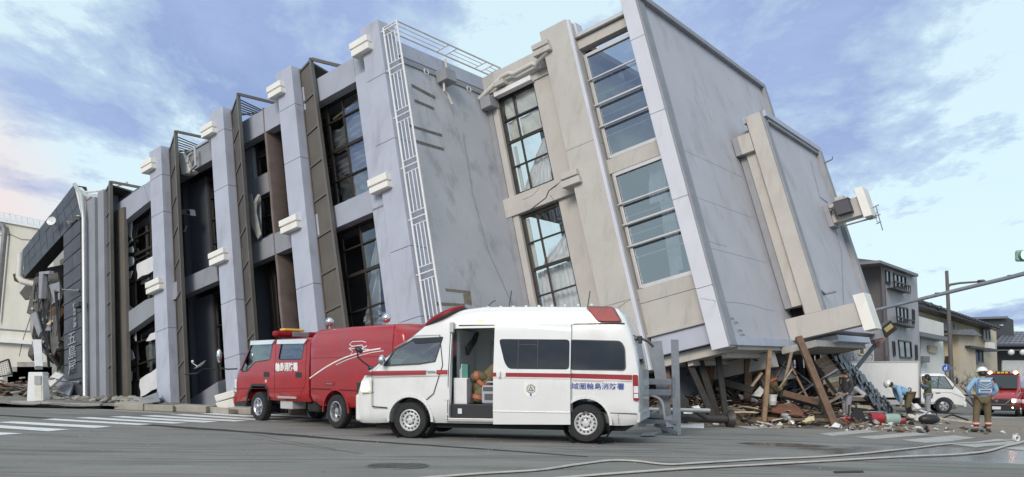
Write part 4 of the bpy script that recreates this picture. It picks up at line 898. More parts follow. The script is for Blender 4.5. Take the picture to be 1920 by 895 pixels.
    bd.strip([(.30, 1.135), (-.86, 1.105)], .012, .005, .006).build('red_pinstripe', mat('pink_line', (.62, .42, .40), .4), amb, local=True)
    bd.strip([(4.36, 1.245), (4.19, 1.25)], .075, .006, .008).build('red_band', m_redline, amb, local=True); bd.strip([(4.17, 1.25), (3.06, 1.265)], .08, .005, .008).build('red_band', m_redline, amb, local=True); bd.strip([(2.84, 1.27), (2.62, 1.27)], .08, .005, .008).build('red_band', m_redline, amb, local=True)
    bd.strip([(4.17, 1.185), (2.62, 1.205)], .012, .005, .006).build('red_pinstripe', mat('pink_line', (.62, .42, .40), .4), amb, local=True)
    for pts, wd in (([(4.18, .60), (4.18, 1.32), (3.98, 1.50)], .012), ([(4.18, .60), (3.86, .58)], .022), ([(2.80, 1.98), (2.72, 1.4), (2.90, .86), (3.05, .74)], .016), ([(2.80, 1.98), (3.30, 1.97), (3.72, 1.74)], .010), ([(2.42, 2.155), (-.72, 2.14)], .02), ([(.22, .55), (.22, 1.1)], .01), ([(.20, .55), (-.95, .53)], .014), ([(-.62, .34), (-.62, .54)], .01), ([(2.62, .36), (2.58, 2.1)], .012)):
        bd.strip(pts, wd, .003, .006).build('panel_gap', m_seam if wd > .011 else mat('faint_gap', (.3, .3, .3), .6), amb, local=True)
    bd.patch(rounded([(2.72, .98), (2.58, .98), (2.57, .74), (2.71, .74)], .04), .005, .008).build('fuel_flap', m_wpaint, amb, local=True, bevel=.003)
    MB().bar(V((3.04, .965, 1.285)), V((2.86, .965, 1.285)), .03, .035).build('door_handle', m_chrome, amb, local=True, bevel=.012)
    bd.strip([(1.65, 2.15), (.2, 2.13)], .03, .02, .03).build('door_rail', m_wpaint, amb, local=True); bd.strip([(.2, 1.12), (-.35, 1.105)], .028, .006, .012).build('door_rail', m_alu, amb, local=True)
    MB().box(2.50, 2.58, .86, .93, 2.02, 2.22).build('door_stop', m_alu, amb, local=True, bevel=.01)
    # lamps
    hl = bd.patch(rounded([(4.42, 1.10), (4.16, 1.115), (4.16, .87), (4.44, .86)], .03), -.02, .05).build('headlamp', m_lensw, amb, local=True, bevel=.01); FRAME[hl] = None
    bd.patch(rounded([(4.41, 1.085), (4.27, 1.09), (4.25, .895), (4.42, .885)], .04), .002, .02).build('lit_reflector', m_lit, hl, local=True)
    MB().box(4.5, 4.6, -.75, .78, .86, 1.08).build('grille', m_blackp, amb, local=True, bevel=.02)
    MB().box(4.44, 4.61, -.82, .82, .30, .84).build('front_bumper', m_wpaint, amb, local=True, bevel=.06, seg=4)
    MB().sphere((4.55, .74, .66), .07, 10, 8, (.6, .6, 1)).build('fog_lamp', m_lensw, amb, local=True, smooth='all')
    fl = M.Translation((2.80, .56, 2.335)) @ M.Rotation(R_(25), 4, 'Y')
    MB().sphere((0, 0, 0), 1, 28, 14, (.46, .32, .115), fl.to_3x3()).build('roof_beacon', m_lensr, amb, local=True, smooth='all').data.transform(M.Translation(fl.translation))
    MB().sphere((0, 0, 0), 1, 28, 14, (.46, .32, .115), fl.to_3x3()).build('roof_beacon', m_lensr, amb, local=True, smooth='all').data.transform(M.Translation((2.80, -.56, 2.335)))
    MB().sphere((0, 0, 0), 1, 28, 10, (.485, .345, .05), fl.to_3x3()).build('beacon_seal', m_blackp, amb, local=True, smooth='all').data.transform(M.Translation((2.79, .56, 2.305)))
    rp = rounded([(-.02, 2.455), (-.50, 2.435), (-.66, 2.175), (-.24, 2.185)], .06); rq = rounded([(.01, 2.475), (-.51, 2.455), (-.69, 2.155), (-.25, 2.165)], .07)
    bd.patch(rq, .012, .1).build('beacon_seal', m_blackp, amb, local=True); rbn = bd.patch(rp, .035, .12).build('rear_beacon', m_lensr, amb, local=True, bevel=.02, seg=3)
    tl = bd.patch(rounded([(-.87, 1.225), (-.965, 1.225), (-.985, .76), (-.885, .76)], .03), .008, .1).build('tail_lamp', m_lensd, amb, local=True, bevel=.012); FRAME[tl] = None
    bd.patch([(-.89, 1.02), (-.972, 1.02), (-.975, .90), (-.892, .90)], .02, .02).build('lamp_segment', m_lensw, tl, local=True); bd.patch([(-.895, .885), (-.972, .885), (-.975, .81), (-.897, .81)], .02, .02).build('lamp_segment', m_lensw, tl, local=True)
    MB().box(-1.0, -.93, -.85, .90, .36, .56).build('rear_bumper', m_wpaint, amb, local=True, bevel=.04)
    MB().prism([V((-.955, -.6, 1.32)), V((-.955, .6, 1.32)), V((-.82, .6, 1.95)), V((-.82, -.6, 1.95))], (-.008, 0, 0)).build('rear_window', g_car, amb, local=True)
    bd.patch([(.28, 1.33), (1.52, 1.33), (1.52, 1.87), (.28, 1.87)], .003, .006, sgn=-1).build('far_side_window', g_car, amb, local=True)
    amb2 = bd.patch(rounded([(2.06, 2.27), (1.94, 2.27), (1.94, 2.21), (2.06, 2.21)], .025), .008, .03).build('side_marker', m_amber, amb, local=True, bevel=.008)
    # mirrors, aerials
    MB().sphere((3.93, 1.03, 1.50), .105, 16, 10, (.62, .75, 1)).build('door_mirror', m_chrome, amb, local=True, smooth='all')
    MB().tube([V((4.28, .78, 1.36)), V((4.40, .86, 1.46)), V((4.49, .92, 1.56)), V((4.50, .93, 1.66))], .016, 8).build('fender_mirror_stalk', m_blackp, amb, local=True, smooth=True)
    MB().sphere((4.47, .93, 1.71), .10, 12, 8, (1.0, .55, .55), M.Rotation(R_(-35), 3, 'Y')).build('fender_mirror', m_blackp, amb, local=True, smooth='all'); MB().sphere((4.27, .80, 1.35), .07, 10, 8, (1, .5, .7)).build('mirror_foot', m_blackp, amb, local=True, smooth='all')
    for p in ([(1.62, .2, 2.52), (1.56, .2, 2.86)], [(.05, .3, 2.48), (0.0, .3, 2.80)], [(1.95, .55, 2.52), (1.82, .56, 2.63), (1.78, .57, 2.63)]): MB().tube([V(q) for q in p], .009, 6).build('aerial', m_blackp, amb, local=True)
    rr = MB()
    for k in range(9): rr.box(1.9-.25*k, 1.94-.25*k, .55, .6, 2.50, 2.53)
    rr.build('roof_clips', m_wpaint, amb, local=True)
    MB().tube([V((-.93, .72, 1.9)), V((-1.12, .74, 1.82)), V((-1.22, .74, 1.72))], .022, 8).build('rear_mirror_stay', m_blackp, amb, local=True, smooth=True); MB().box(-1.02, -.95, .70, .78, 1.78, 1.92).build('rear_mirror', m_blackp, amb, local=True, bevel=.015)
    # step and cabin
    MB().box(1.55, 2.66, .60, .92, .335, .40).build('step', m_alu, amb, local=True, bevel=.01); MB().box(1.6, 2.60, .30, .84, .40, .66).build('step_riser', m_blackp, amb, local=True, bevel=.01); MB().box(2.36, 2.44, .845, .855, .48, .58).build('step_light', m_lensw, amb, local=True)
    MB().box(-.7, 2.62, -.78, .3, .60, .68).build('cabin_floor', m_seat, amb, local=True); MB().box(1.52, 2.6, -.80, -.74, .68, 2.2).build('cabin_lining', m_inner, amb, local=True); MB().box(-.7, 2.6, -.79, .79, 2.17, 2.2).build('cabin_ceiling', m_inner, amb, local=True)
    MB().box(2.60, 2.66, -.78, .30, .68, 2.1).build('bulkhead', m_inner, amb, local=True); MB().box(1.5, 1.54, -.75, -.35, .7, 1.3).build('partition', m_inner, amb, local=True)
    MB().box(1.9, 2.3, -.735, -.72, 1.2, 1.95).build('wall_locker', mat('locker', (.62, .64, .64), .4), amb, local=True, bevel=.02); MB().box(1.95, 2.25, -.715, -.70, 1.4, 1.8).build('locker_door', m_inner, amb, local=True, bevel=.01)
    MB().box(1.72, 1.80, -.73, -.68, 1.42, 1.56).build('wall_switch', m_wtrim, amb, local=True, bevel=.01)
    cb = MB().box(2.28, 2.56, .35, .76, .66, 1.16).build('cabinet', m_wtrim, amb, local=True, bevel=.012); MB().box(2.26, 2.29, .76, .77, .68, 1.14).build('cabinet_edge', m_seat, cb, local=True)
    MB().tube([V((2.3, .1, 2.05)), V((2.33, .2, 1.9)), V((2.42, .3, 1.72)), V((2.44, .3, 1.6))], [.04, .06, .07, .03], 8).build('hanging_strap', m_blackp, amb, local=True, smooth=True)
    MB().tube([V((1.56, .5, .66)), V((1.56, .5, 2.05))], .02, 8).build('grab_pole', m_alu, amb, local=True, smooth=True); MB().tube([V((1.95, -.2, 2.1)), V((1.62, .1, 2.0)), V((1.6, .1, 1.2))], .025, 8).build('grab_pole', m_seat, amb, local=True, smooth=True)
    for y in (.42, -.42):
        st_ = MB().box(2.9, 3.35, y-.24, y+.24, .7, 1.0).build('seat', m_seat, amb, local=True, bevel=.06); MB().box(2.78, 2.95, y-.24, y+.24, .95, 1.6).build('backrest', m_seat, st_, local=True, bevel=.06)
    MB().tube([V((3.6+.05*math.cos(a), -.42+.19*math.cos(a), 1.36+.19*math.sin(a))) for a in [k*math.pi/8 for k in range(17)]], .017, 6).build('steering_wheel', m_blackp, amb, local=True, smooth=True); MB().box(3.6, 3.95, -.78, .78, 1.0, 1.36).build('dashboard', m_seat, amb, local=True, bevel=.05)
    # lettering on the flank, partly hidden by the door
    X = M((( -1, 0, 0), (0, 0, 1), (0, 1, 0))).transposed().to_4x4()
    text_mesh('lettering', '域圏輪島消防署', .122, m_navyblue, amb, M.Translation((-.25, .944, 1.005)) @ X @ M.Scale(1.12, 4, (1, 0, 0)), .002, .0012)
    bd.patch([(.285, 1.045), (.235, 1.045), (.235, .96), (.285, .96)], .003, .004).build('lettering_edge', m_navyblue, amb, local=True)
    # loose things inside
    W = M.LocRotScale(V(o), amb.rotation_euler, None)
    k = root('medical_unit', W @ V((1.86, .55, .66)), amb.rotation_euler.z, 'grey medical equipment box on the floor of open ambulance', 'medical box'); FRAME[k] = None
    gu = mat('pale_grey_case', (.42, .44, .50), .4)
    MB().box(-.17, .17, -.14, .14, 0, .36).build('case', gu, k, local=True, bevel=.05, seg=3); MB().box(-.10, .10, .138, .15, .08, .2).build('vent', m_seat, k, local=True); MB().tube([V((-.12, 0, .36)), V((-.1, 0, .42)), V((.1, 0, .42)), V((.12, 0, .36))], .018, 8).build('handle', gu, k, local=True, smooth=True); MB().box(-.13, .13, .13, .15, .25, .33).build('lid_panel', m_seat, k, local=True)
    k = root('sanitizer_bottle', W @ V((2.47, .55, 1.16)), 0, 'clear pump bottle of hand sanitizer on the ambulance cabinet', 'bottle'); FRAME[k] = None
    MB().lathe([(.045, 0), (.05, .02), (.05, .15), (.02, .19), (.018, .22)], 14, M.Rotation(R_(-90), 4, 'Y')).build('bottle_body', mat('milky_plastic', (.6, .63, .65), .3), k, local=True, smooth=35); MB().box(-.012, .05, -.012, .012, .24, .265).build('pump', m_wtrim, k, local=True, bevel=.006); MB().lathe([(.012, .2), (.012, .25)], 8, M.Rotation(R_(-90), 4, 'Y')).build('neck', m_wtrim, k, local=True)
    MB().box(-.06, .06, -.06, .06, 0, .26, W @ M.Translation((2.36, .62, 1.16))).build('glove_box', mat('green_carton', (.08, .24, .20), .7), label='green carton standing on the cabinet inside the ambulance', cat='box', bevel=.006)
    cl = root('fire_jacket', W @ V((1.95, .35, .68)), amb.rotation_euler.z, 'crumpled tan fire jacket with orange bands lying inside the ambulance', 'jacket'); FRAME[cl] = None
    tan = mat('tan_turnout_cloth', (.16, .125, .065), .85, var=.2, scale=8, bump=.3, bscale=15)
    jk = MB(); jk.tube([V((-.25, 0, .78)), V((-.12, .02, .66)), V((.02, .05, .46)), V((.15, .05, .30)), V((.25, .02, .18))], [.07, .12, .17, .19, .16], 12); jk.tube([V((.0, .1, .46)), V((.18, .2, .52)), V((.3, .22, .48))], [.1, .1, .08], 10); jk.tube([V((.05, .1, .3)), V((.16, .2, .18)), V((.2, .22, .02))], [.11, .11, .1], 10)
    jk.build('cloth', tan, cl, local=True, smooth='all'); og = mat('orange_reflective_band', (.40, .13, .06), .6)
    for a, b, r in ((V((.17, .195, .515)), V((.24, .21, .50)), .108), (V((.06, .11, .40)), V((.10, .11, .34)), .195), (V((.175, .205, .14)), V((.19, .215, .07)), .118)): MB().tube([a, b], r, 12).build('reflective_band', og, cl, local=True, smooth=True)
    return amb
amb = ambulance()

# ------------------------------------------------------------------ the red crew-cab fire truck
def fire_truck():
    f = V((-.71478, .69935, 0)); left = V((-f.y, f.x, 0)); k_ = 1.122; Rr = V((-3.7125*k_, 16.3125*k_, CZ-(CZ-.08)*k_)); o = Rr-left*.95*1.02
    ft = root('fire_truck', o, math.atan2(f.y, f.x), 'red crew cab fire truck parked behind the ambulance', 'fire truck'); FRAME[ft] = None; ft.scale = (k_, 1.02, k_)
    def side(z): return .945 if z < 1.25 else .945-.055*(z-1.25)/.75
    st = [(1.10, .55, 1.95, .985), (1.14, .53, 1.975, 1), (2.5, .53, 1.985, 1), (3.6, .53, 1.985, 1), (3.82, .52, 1.955, .995), (3.98, .5, 1.84, .99), (4.18, .46, 1.62, .985), (4.38, .42, 1.40, .975), (4.55, .40, 1.20, .96), (4.66, .39, 1.02, .94), (4.71, .40, .78, .92), (4.72, .46, .60, .90)]
    bd = Body(st, side); cab = bd.mb().build('cab', m_red, ft, local=True); FRAME[cab] = None
    fw = [(4.30, 1.22), (3.86, 1.80), (3.76, 1.90), (2.76, 1.885), (2.84, 1.49), (3.58, 1.44), (3.98, 1.22)]; rw = [(2.46, 1.49), (2.36, 1.87), (1.34, 1.85), (1.42, 1.475)]
    cuts = [MB().prism([V((x, -.86, z)) for x, z in ((1.2, .7), (4.4, .7), (4.35, 1.25), (3.75, 1.9), (1.2, 1.9))], (0, 1.72, 0))]
    for pl in (fw, rw): cuts += [side_cut(rounded(pl, .07), .5, 1.2), side_cut(rounded(pl, .07), -1.2, -.5)]
    cuts.append(MB().prism([V((x, -.78, z)) for x, z in ((4.46, 1.42), (3.95, 1.96), (3.7, 1.8), (4.2, 1.26))], (0, 1.56, 0)))
    for y0, y1 in ((.35, 1.3), (-1.3, -.35)): cuts.append(side_cut([(2.86, .3), (2.90, .80), (3.05, .90), (3.70, .90), (3.92, .72), (4.02, .3)], y0, y1))
    cut(cab, cuts)
    for p in cab.data.polygons: p.use_smooth = True
    cab.data.set_sharp_from_angle(angle=R_(38))
    bd.strip([(2.88, .53), (2.92, .79), (3.06, .885), (3.69, .885), (3.90, .71), (3.98, .45)], .06, .008, .03).build('arch_trim', m_blackp, ft, local=True)
    for pl in (fw, rw):
        bd.patch(rounded(pl, .07), -.014, .006).build('side_window', g_car, ft, local=True); bd.patch(rounded(pl, .07), -.014, .006, sgn=-1).build('side_window', g_car, ft, local=True)
        r_ = rounded(pl, .07); bd.strip(r_+[r_[0]], .022, .003, .016).build('window_seal', m_blackp, ft, local=True)
    MB().prism([V((4.44, -.80, 1.36)), V((4.44, .80, 1.36)), V((3.9, .77, 1.93)), V((3.9, -.77, 1.93))], (.01, 0, .01)).build('windscreen', g_car, ft, local=True)
    vz = mat('pale_visor', (.62, .70, .72), .2, coat=.5)
    bd.patch([(3.82, 1.86), (3.80, 1.965), (2.62, 1.955), (2.74, 1.855)], .04, .05).build('window_visor', vz, ft, local=True); bd.patch([(2.52, 1.85), (2.50, 1.95), (1.18, 1.93), (1.30, 1.83)], .04, .05).build('window_visor', vz, ft, local=True)
    for pts in ([(2.60, 1.97), (2.60, .56)], [(1.24, 1.95), (1.22, .95), (1.5, .60)], [(4.66, .78), (1.2, .84)]): bd.strip(pts, .012, .003, .006).build('panel_gap', mat('dark_red_gap', (.10, .006, .006), .6), ft, local=True)
    for s, z in ((2.98, 1.14), (1.52, 1.13)): bd.patch(rounded([(s+.14, z+.06), (s-.14, z+.06), (s-.14, z-.06), (s+.14, z-.06)], .05), .006, .012).build('door_handle', m_blackp, ft, local=True, bevel=.005)
    MB().lathe([(.04, 0), (.04, .012)], 14, M.Translation((3.0, .945, .98)) @ M.Rotation(R_(90), 4, 'Z')).build('door_emblem', mat('pale_gold', (.6, .57, .45), .4), ft, local=True)
    bd.patch([(2.45, .64), (1.62, .64), (1.62, .59), (2.45, .59)], .008, .02).build('reflector_strip', mat('grey_strip', (.45, .38, .36), .4), ft, local=True)
    X = M(((-1, 0, 0), (0, 0, 1), (0, 1, 0))).transposed().to_4x4()
    text_mesh('lettering', '輪島消防署', .20, mat('white_lettering', (.8, .8, .78), .5), ft, M.Translation((2.05, .948, 1.30)) @ X, .003, .008)
    MB().box(4.66, 4.75, -.92, .92, .36, .62).build('front_bumper', m_red, ft, local=True, bevel=.04); MB().box(4.1, 4.7, -.90, .90, .34, .45).build('bumper_skirt', m_blackp, ft, local=True)
    hl = MB().box(4.60, 4.735, .60, .91, .68, 1.02).build('headlamp', m_lensw, ft, local=True, bevel=.04); MB().box(4.60, 4.735, -.91, -.60, .68, 1.02).build('headlamp', m_lensw, ft, local=True, bevel=.04)
    MB().tube([V((4.55, .90, 1.28)), V((4.62, 1.15, 1.27)), V((4.70, 1.30, 1.30)), V((4.72, 1.33, 1.45))], .018, 8).build('mirror_stalk', m_blackp, ft, local=True, smooth=True)
    mr = MB().sphere((4.72, 1.34, 1.60), .2, 14, 10, (.42, .45, 1)).build('mirror', m_blackp, ft, local=True, smooth='all'); MB().sphere((4.66, 1.36, 1.60), .17, 12, 8, (.3, .45, 1)).build('mirror_glass', m_chrome, ft, local=True, smooth='all')
    # rear body
    def side2(z): return .95 if z < 1.7 else .95-.10*((z-1.7)/.42)**2
    st2 = [(-2.30, .75, 1.75, .93), (-2.25, .62, 1.95, .96), (-2.15, .52, 2.05, .98), (-1.95, .48, 2.09, 1), (-1.90, .48, 2.14, 1), (-.5, .46, 2.15, 1), (.80, .46, 2.14, 1), (.95, .50, 2.10, .99), (1.03, .60, 2.0, .975)]
    b2 = Body(st2, side2); bx = b2.mb().build('equipment_body', m_red, ft, local=True); FRAME[bx] = None
    cut(bx, [arch_cut(.02, .34, .47, y0, y1) for y0, y1 in ((.35, 1.3), (-1.3, -.35))]+[side_cut([(1.2, .2), (1.2, .50), (.82, .56), (.50, .30), (.5, .2)], -1.2, 1.2)])
    for p in bx.data.polygons: p.use_smooth = True
    bx.data.set_sharp_from_angle(angle=R_(38))
    b2.strip([(1.04, .83), (-2.1, .80)], .03, .004, .02).build('body_ledge', mat('dark_red_gap', (.10, .006, .006), .6), ft, local=True); b2.strip([(1.03, 1.50), (-1.9, 1.50)], .008, .003, .005).build('shutter_seam', mat('dark_red_gap', (.10, .006, .006), .6), ft, local=True)
    b2.strip([(-1.92, 2.12), (-1.97, 1.9), (-1.97, .85)], .012, .003, .006).build('shutter_seam', mat('dark_red_gap', (.10, .006, .006), .6), ft, local=True)
    cv = [(1.05, 1.055), (.75, 1.17), (.45, 1.28), (.1, 1.39), (-.3, 1.49), (-.8, 1.58), (-1.2, 1.63), (-1.58, 1.655)]
    b2.strip(cv, .026, .005, .008).build('white_swoosh', mat('white_lettering', (.8, .8, .78), .5), ft, local=True); b2.strip([(x-.1, z-.045) for x, z in cv[3:]], .012, .005, .008).build('white_swoosh', mat('white_lettering', (.8, .8, .78), .5), ft, local=True)
    b2.strip([(-.55, 1.55), (-.62, 1.62), (-.48, 1.68), (-.62, 1.72), (-.50, 1.76), (-.60, 1.82), (-.95, 1.82), (-1.08, 1.79)], .012, .005, .008).build('white_outline', mat('white_lettering', (.8, .8, .78), .5), ft, local=True)
    b2.strip([(-.60, 1.72), (-.95, 1.74), (-1.0, 1.69), (-1.12, 1.72), (-.92, 1.66), (-1.25, 1.64)], .016, .005, .008).build('white_outline', mat('white_lettering', (.8, .8, .78), .5), ft, local=True); b2.strip([(-.5, 1.67), (-.85, 1.68)], .014, .005, .008).build('white_outline', mat('white_lettering', (.8, .8, .78), .5), ft, local=True)
    b2.patch(rounded([(.45, .99), (.05, .99), (.05, .91), (.45, .91)], .03), .008, .03).build('shutter_handle', m_lensd, ft, local=True, bevel=.008); MB().bar(V((.35, .965, .945)), V((.12, .965, .945)), .02, .02).build('shutter_latch', m_chrome, ft, local=True)
    pts = [(.02+.485*math.cos(t), .34+.485*math.sin(t)) for t in [k*math.pi/16 for k in range(17)]]; b2.strip(pts, .035, .012, .03).build('arch_trim', m_red, ft, local=True, smooth=True)
    # chassis
    for y in (-.42, .42): MB().box(-2.0, 4.2, y-.04, y+.04, .42, .58).build('chassis_rail', m_under, ft, local=True)
    MB().box(1.5, 2.7, -.7, .2, .28, .6).build('gearbox', m_under, ft, local=True, bevel=.05); MB().box(1.95, 2.5, .45, .85, .34, .62).build('battery_box', mat('battery_grey', (.5, .5, .49), .5), ft, local=True, bevel=.02); MB().box(-.9, .9, -.45, .45, .25, .5).build('axle', m_under, ft, local=True, bevel=.08); MB().box(.9, 1.4, -.8, .8, .3, .55).build('tank', m_under, ft, local=True, bevel=.06)
    for s in (0.02, 3.40):
        for sd in (1, -1): wheel(ft, s, sd*.84, .36, .22, sd, m_rims, steel=False, dual=(s < 1))
    # roof gear
    lb = root('light_bar', (0, 0, 0)); lb.parent = ft; lb.location = (3.0, 0, 2.02); FRAME[lb] = None
    MB().box(-.12, .12, .25, .72, .03, .17).build('red_lens', m_lensr, lb, local=True, bevel=.05, seg=4); MB().box(-.12, .12, -.25, .25, .03, .16).build('speaker_grille', mat('speaker_grey', (.22, .2, .2), .6), lb, local=True, bevel=.02); MB().box(-.12, .12, -.72, -.25, .03, .17).build('red_lens', m_lensr, lb, local=True, bevel=.05, seg=4); MB().box(-.08, .08, -.55, .55, 0, .04).build('bar_base', m_blackp, lb, local=True); MB().box(-.11, .11, -.12, .50, .17, .235).build('amber_lamp', m_amber, lb, local=True, bevel=.03, seg=3)
    for s, y in ((.72, .62), (-1.15, .45)):
        sl = root('search_light', (0, 0, 0)); sl.parent = ft; sl.location = (s, y, 2.13); FRAME[sl] = None
        MB().tube([V((0, 0, 0)), V((0, 0, .1))], .02, 8).build('stem', m_alu, sl, local=True); MB().sphere((0, 0, .17), .10, 16, 12).build('lamp_housing', m_chrome, sl, local=True, smooth='all')
    MB().tube([V((2.2, -.3, 1.99)), V((2.18, -.3, 2.35))], .006, 5).build('aerial', m_blackp, ft, local=True)
    for y in (.42, -.42):
        for s in (2.9, 1.5): st_ = MB().box(s, s+.45, y-.24, y+.24, .72, 1.0).build('seat', m_seat, ft, local=True, bevel=.06); MB().box(s-.1, s+.08, y-.24, y+.24, .95, 1.6).build('backrest', m_seat, st_, local=True, bevel=.06)
    MB().tube([V((1.7+.1*math.cos(k*math.pi/4+.78), .7, 1.58+.09*math.sin(k*math.pi/4+.78))) for k in range(0, 9, 2)], .02, 6).build('yellow_handle', mat('hi_vis_yellow', (.5, .55, .05), .5), ft, local=True)
    return ft
ftr = fire_truck()
# ================================================================== the street around
class Fac:
    """A vertical plane in the street, given by one sight line with its distance and a heading; outlines are laid on it."""
    def __init__(s, px, d, ang):
        s.p = at(px, HY, d); s.e = V((math.cos(R_(ang)), math.sin(R_(ang)), 0)); s.n = V((s.e.y, -s.e.x, 0))   # n faces the camera side
        if s.n.dot(-s.p) < 0: s.n = -s.n
    def on(s, px, py, off=0.0):
        r = ray(px, py); c = V((0, 0, CZ)); q = s.p+s.n*off; t = (q-c).dot(s.n)/r.dot(s.n); return c+r*t
    def plate(s, name, px, off, th, m, parent, bevel=0.0, **k):
        return MB().prism([s.on(x, y, off) for x, y in px], -s.n*th).build(name, m, parent, bevel=bevel, **k)
    def window(s, px, parent, m, gl, mull=1, fw=1.2):
        f = MB(); P_ = [s.on(x, y, .05) for x, y in px]; u = (P_[1]-P_[0]).normalized(); v = (P_[0]-P_[3]).normalized()
        w_ = .06
        for i in range(4): f.bar(P_[i], P_[(i+1) % 4], .10, w_, s.n)
        for k in range(1, mull+1): t = k/(mull+1); f.bar(P_[0].lerp(P_[1], t), P_[3].lerp(P_[2], t), .08, w_, s.n)
        o = f.build('window', m, parent); MB().prism([q-s.n*.03 for q in P_], -s.n*.02).build('pane', gl, o); return o
m_cream = mat('cream_render', (.62, .60, .52), .8, var=.06, scale=.6, bump=.08, bscale=30, dirt=(.36, .33, .27), dirt_amt=.45, dirt_scale=(.5, .5, .25))
m_greyb = mat('grey_siding', (.44, .425, .43), .7, var=.06, scale=.7, dirt=(.18, .17, .17), dirt_amt=.3)
m_greyd = mat('dark_brown_siding', (.15, .135, .135), .7, var=.08, scale=.8)
m_tilek = mat('black_roof_tile', (.045, .045, .052), .35, var=.2, scale=3, spec=.6)
m_beigeh = mat('beige_house_render', (.50, .44, .33), .85, var=.08, scale=.7, dirt=(.3, .25, .18), dirt_amt=.4)
m_whiteh = mat('white_house_render', (.70, .69, .64), .8, var=.05, scale=.8, dirt=(.42, .39, .33), dirt_amt=.4)
g_house = mat('house_window_glass', (.05, .06, .075), .06, var=.2, spec=.8)
m_tin = mat('grey_roof_metal', (.22, .22, .23), .5, metal=.3, var=.1)

# -- cream building at the far left
cf = Fac(40, 41, -38); cb = root('cream_building', on_ground(-27, 41), label='cream rendered building with white roof railing behind collapsed left end', cat='building')
cf.plate('wall', [(-160, 384), (95, 432), (120, 760), (-170, 770)], 0, 6, m_cream, cb); cf.plate('ledge', [(-160, 622), (75, 641), (75, 647), (-160, 631)], .35, .35, m_wtrim, cb); cf.plate('string_course', [(-160, 604), (78, 622), (78, 624), (-160, 607)], .06, .06, m_tin, cb)
cf.plate('roof_edge', [(-160, 380), (95, 428), (95, 433), (-160, 386)], .15, 6.3, m_wtrim, cb)
rl_ = MB(); rl_.bar(cf.on(-160, 366), cf.on(95, 417), .07, .07); rl_.bar(cf.on(-160, 372), cf.on(95, 421), .04, .04); ro_ = rl_.build('roof_railing', m_wtrim, cb)
for k in range(24): x = -158+k*11; MB().bar(cf.on(x, 366+(x+160)*.2), cf.on(x, 382+(x+160)*.19), .04, .04).build('baluster', m_wtrim, ro_)
MB().tube([cf.on(-20, 420, .25), cf.on(6, 424, .25), cf.on(9, 434, .25), cf.on(3, 500, .25), cf.on(-6, 600, .25)], .13, 10).build('downpipe', m_tin, cb, smooth=True)
cr = MB()
for pts in ([(-10, 442), (20, 440), (40, 449), (58, 450)], [(64, 560), (55, 600), (42, 640), (36, 668)]):
    for a, b in zip(pts[:-1], pts[1:]): cr.bar(cf.on(*a, .015), cf.on(*b, .015), .04, .02, cf.n)
cr.build('crack', mat('hairline_crack', (.22, .20, .17), .9), cb)
# steps behind the rubble
stp = root('concrete_steps', gp(40, 712), label='small concrete steps against cream building behind left rubble', cat='steps')
for k in range(4): c = at(52+k*9, 706-k*9, 37); MB().box(c.x-1.2, c.x+.7, c.y, c.y+1.6, -.2, c.z).build('step', m_concrete, stp)

# -- grey three-storey house behind the wing
gf = Fac(1656, 50, 49.0); gb = root('grey_house', on_ground(26, 52), label='grey three storey house with small dark balconies behind white box truck', cat='house')
Pf = [gf.on(x, y) for x, y in ((1653, 491), (1719, 515), (1728, 720), (1666, 720))]; sdv = V((-.72, .69, 0))*8.5
MB().prism(Pf, -gf.n*8.5).build('front_wall', m_greyb, gb)
sl = [gf.on(1652.6, 490, .03), gf.on(1665.6, 720, .03)]; MB().prism([sl[0], sl[1], sl[1]+sdv, sl[0]+sdv+V((0, 0, 1.9))], (.35, .35, 0)).build('side_wall', m_greyd, gb)
gf.plate('roof_edge', [(1650, 488), (1722, 514), (1722, 519), (1650, 493)], .4, 9.5, m_tin, gb)
MB().bar(gf.on(1652, 491, .1), gf.on(1665, 720, .1), .15, .15).build('corner_board', m_greyd, gb)
for q, n in (([(1661, 507), (1668, 508.5), (1669, 533), (1662, 531)], 0), ([(1676, 513), (1698, 519.5), (1699, 541), (1677.5, 538)], 2), ([(1681, 575), (1702, 579), (1703, 604), (1683, 602)], 2), ([(1711, 581), (1714.5, 582), (1715, 606), (1712, 606)], 0), ([(1674, 641), (1677.5, 641), (1679, 667), (1676, 667)], 0), ([(1685, 638.5), (1708, 642), (1710, 671), (1688, 670)], 1), ([(1716.5, 648), (1719.5, 648), (1720.5, 674), (1717.5, 674)], 0)):
    gf.window(q, gb, m_blackp, g_house, n)
for x0, y0, x1, y1 in ((1678, 528, 1707, 537), (1683, 594, 1714, 602)):
    bal = root('balcony', (0, 0, 0)); bal.parent = gb; FRAME[bal] = FRAME[gb]
    bo = MB()
    for yy in (0, 12): bo.bar(gf.on(x0, y0+yy, .5), gf.on(x1, y1+yy, .5), .08, .08); bo.bar(gf.on(x0, y0+yy, .5), gf.on(x0, y0+yy, .0), .07, .07); bo.bar(gf.on(x1, y1+yy, .5), gf.on(x1, y1+yy, .0), .07, .07)
    bo.build('balcony_frame', m_blackp, bal); gf.plate('balcony_floor', [(x0, y0+11), (x1, y1+11), (x1, y1+13), (x0, y0+13)], .5, .5, m_blackp, bal)
    for k in range(9): t = k/8; MB().bar(gf.on(x0+(x1-x0)*t, y0+(y1-y0)*t, .5), gf.on(x0+(x1-x0)*t, y0+12+(y1-y0)*t, .5), .04, .04).build('balcony_bar', m_blackp, bal)
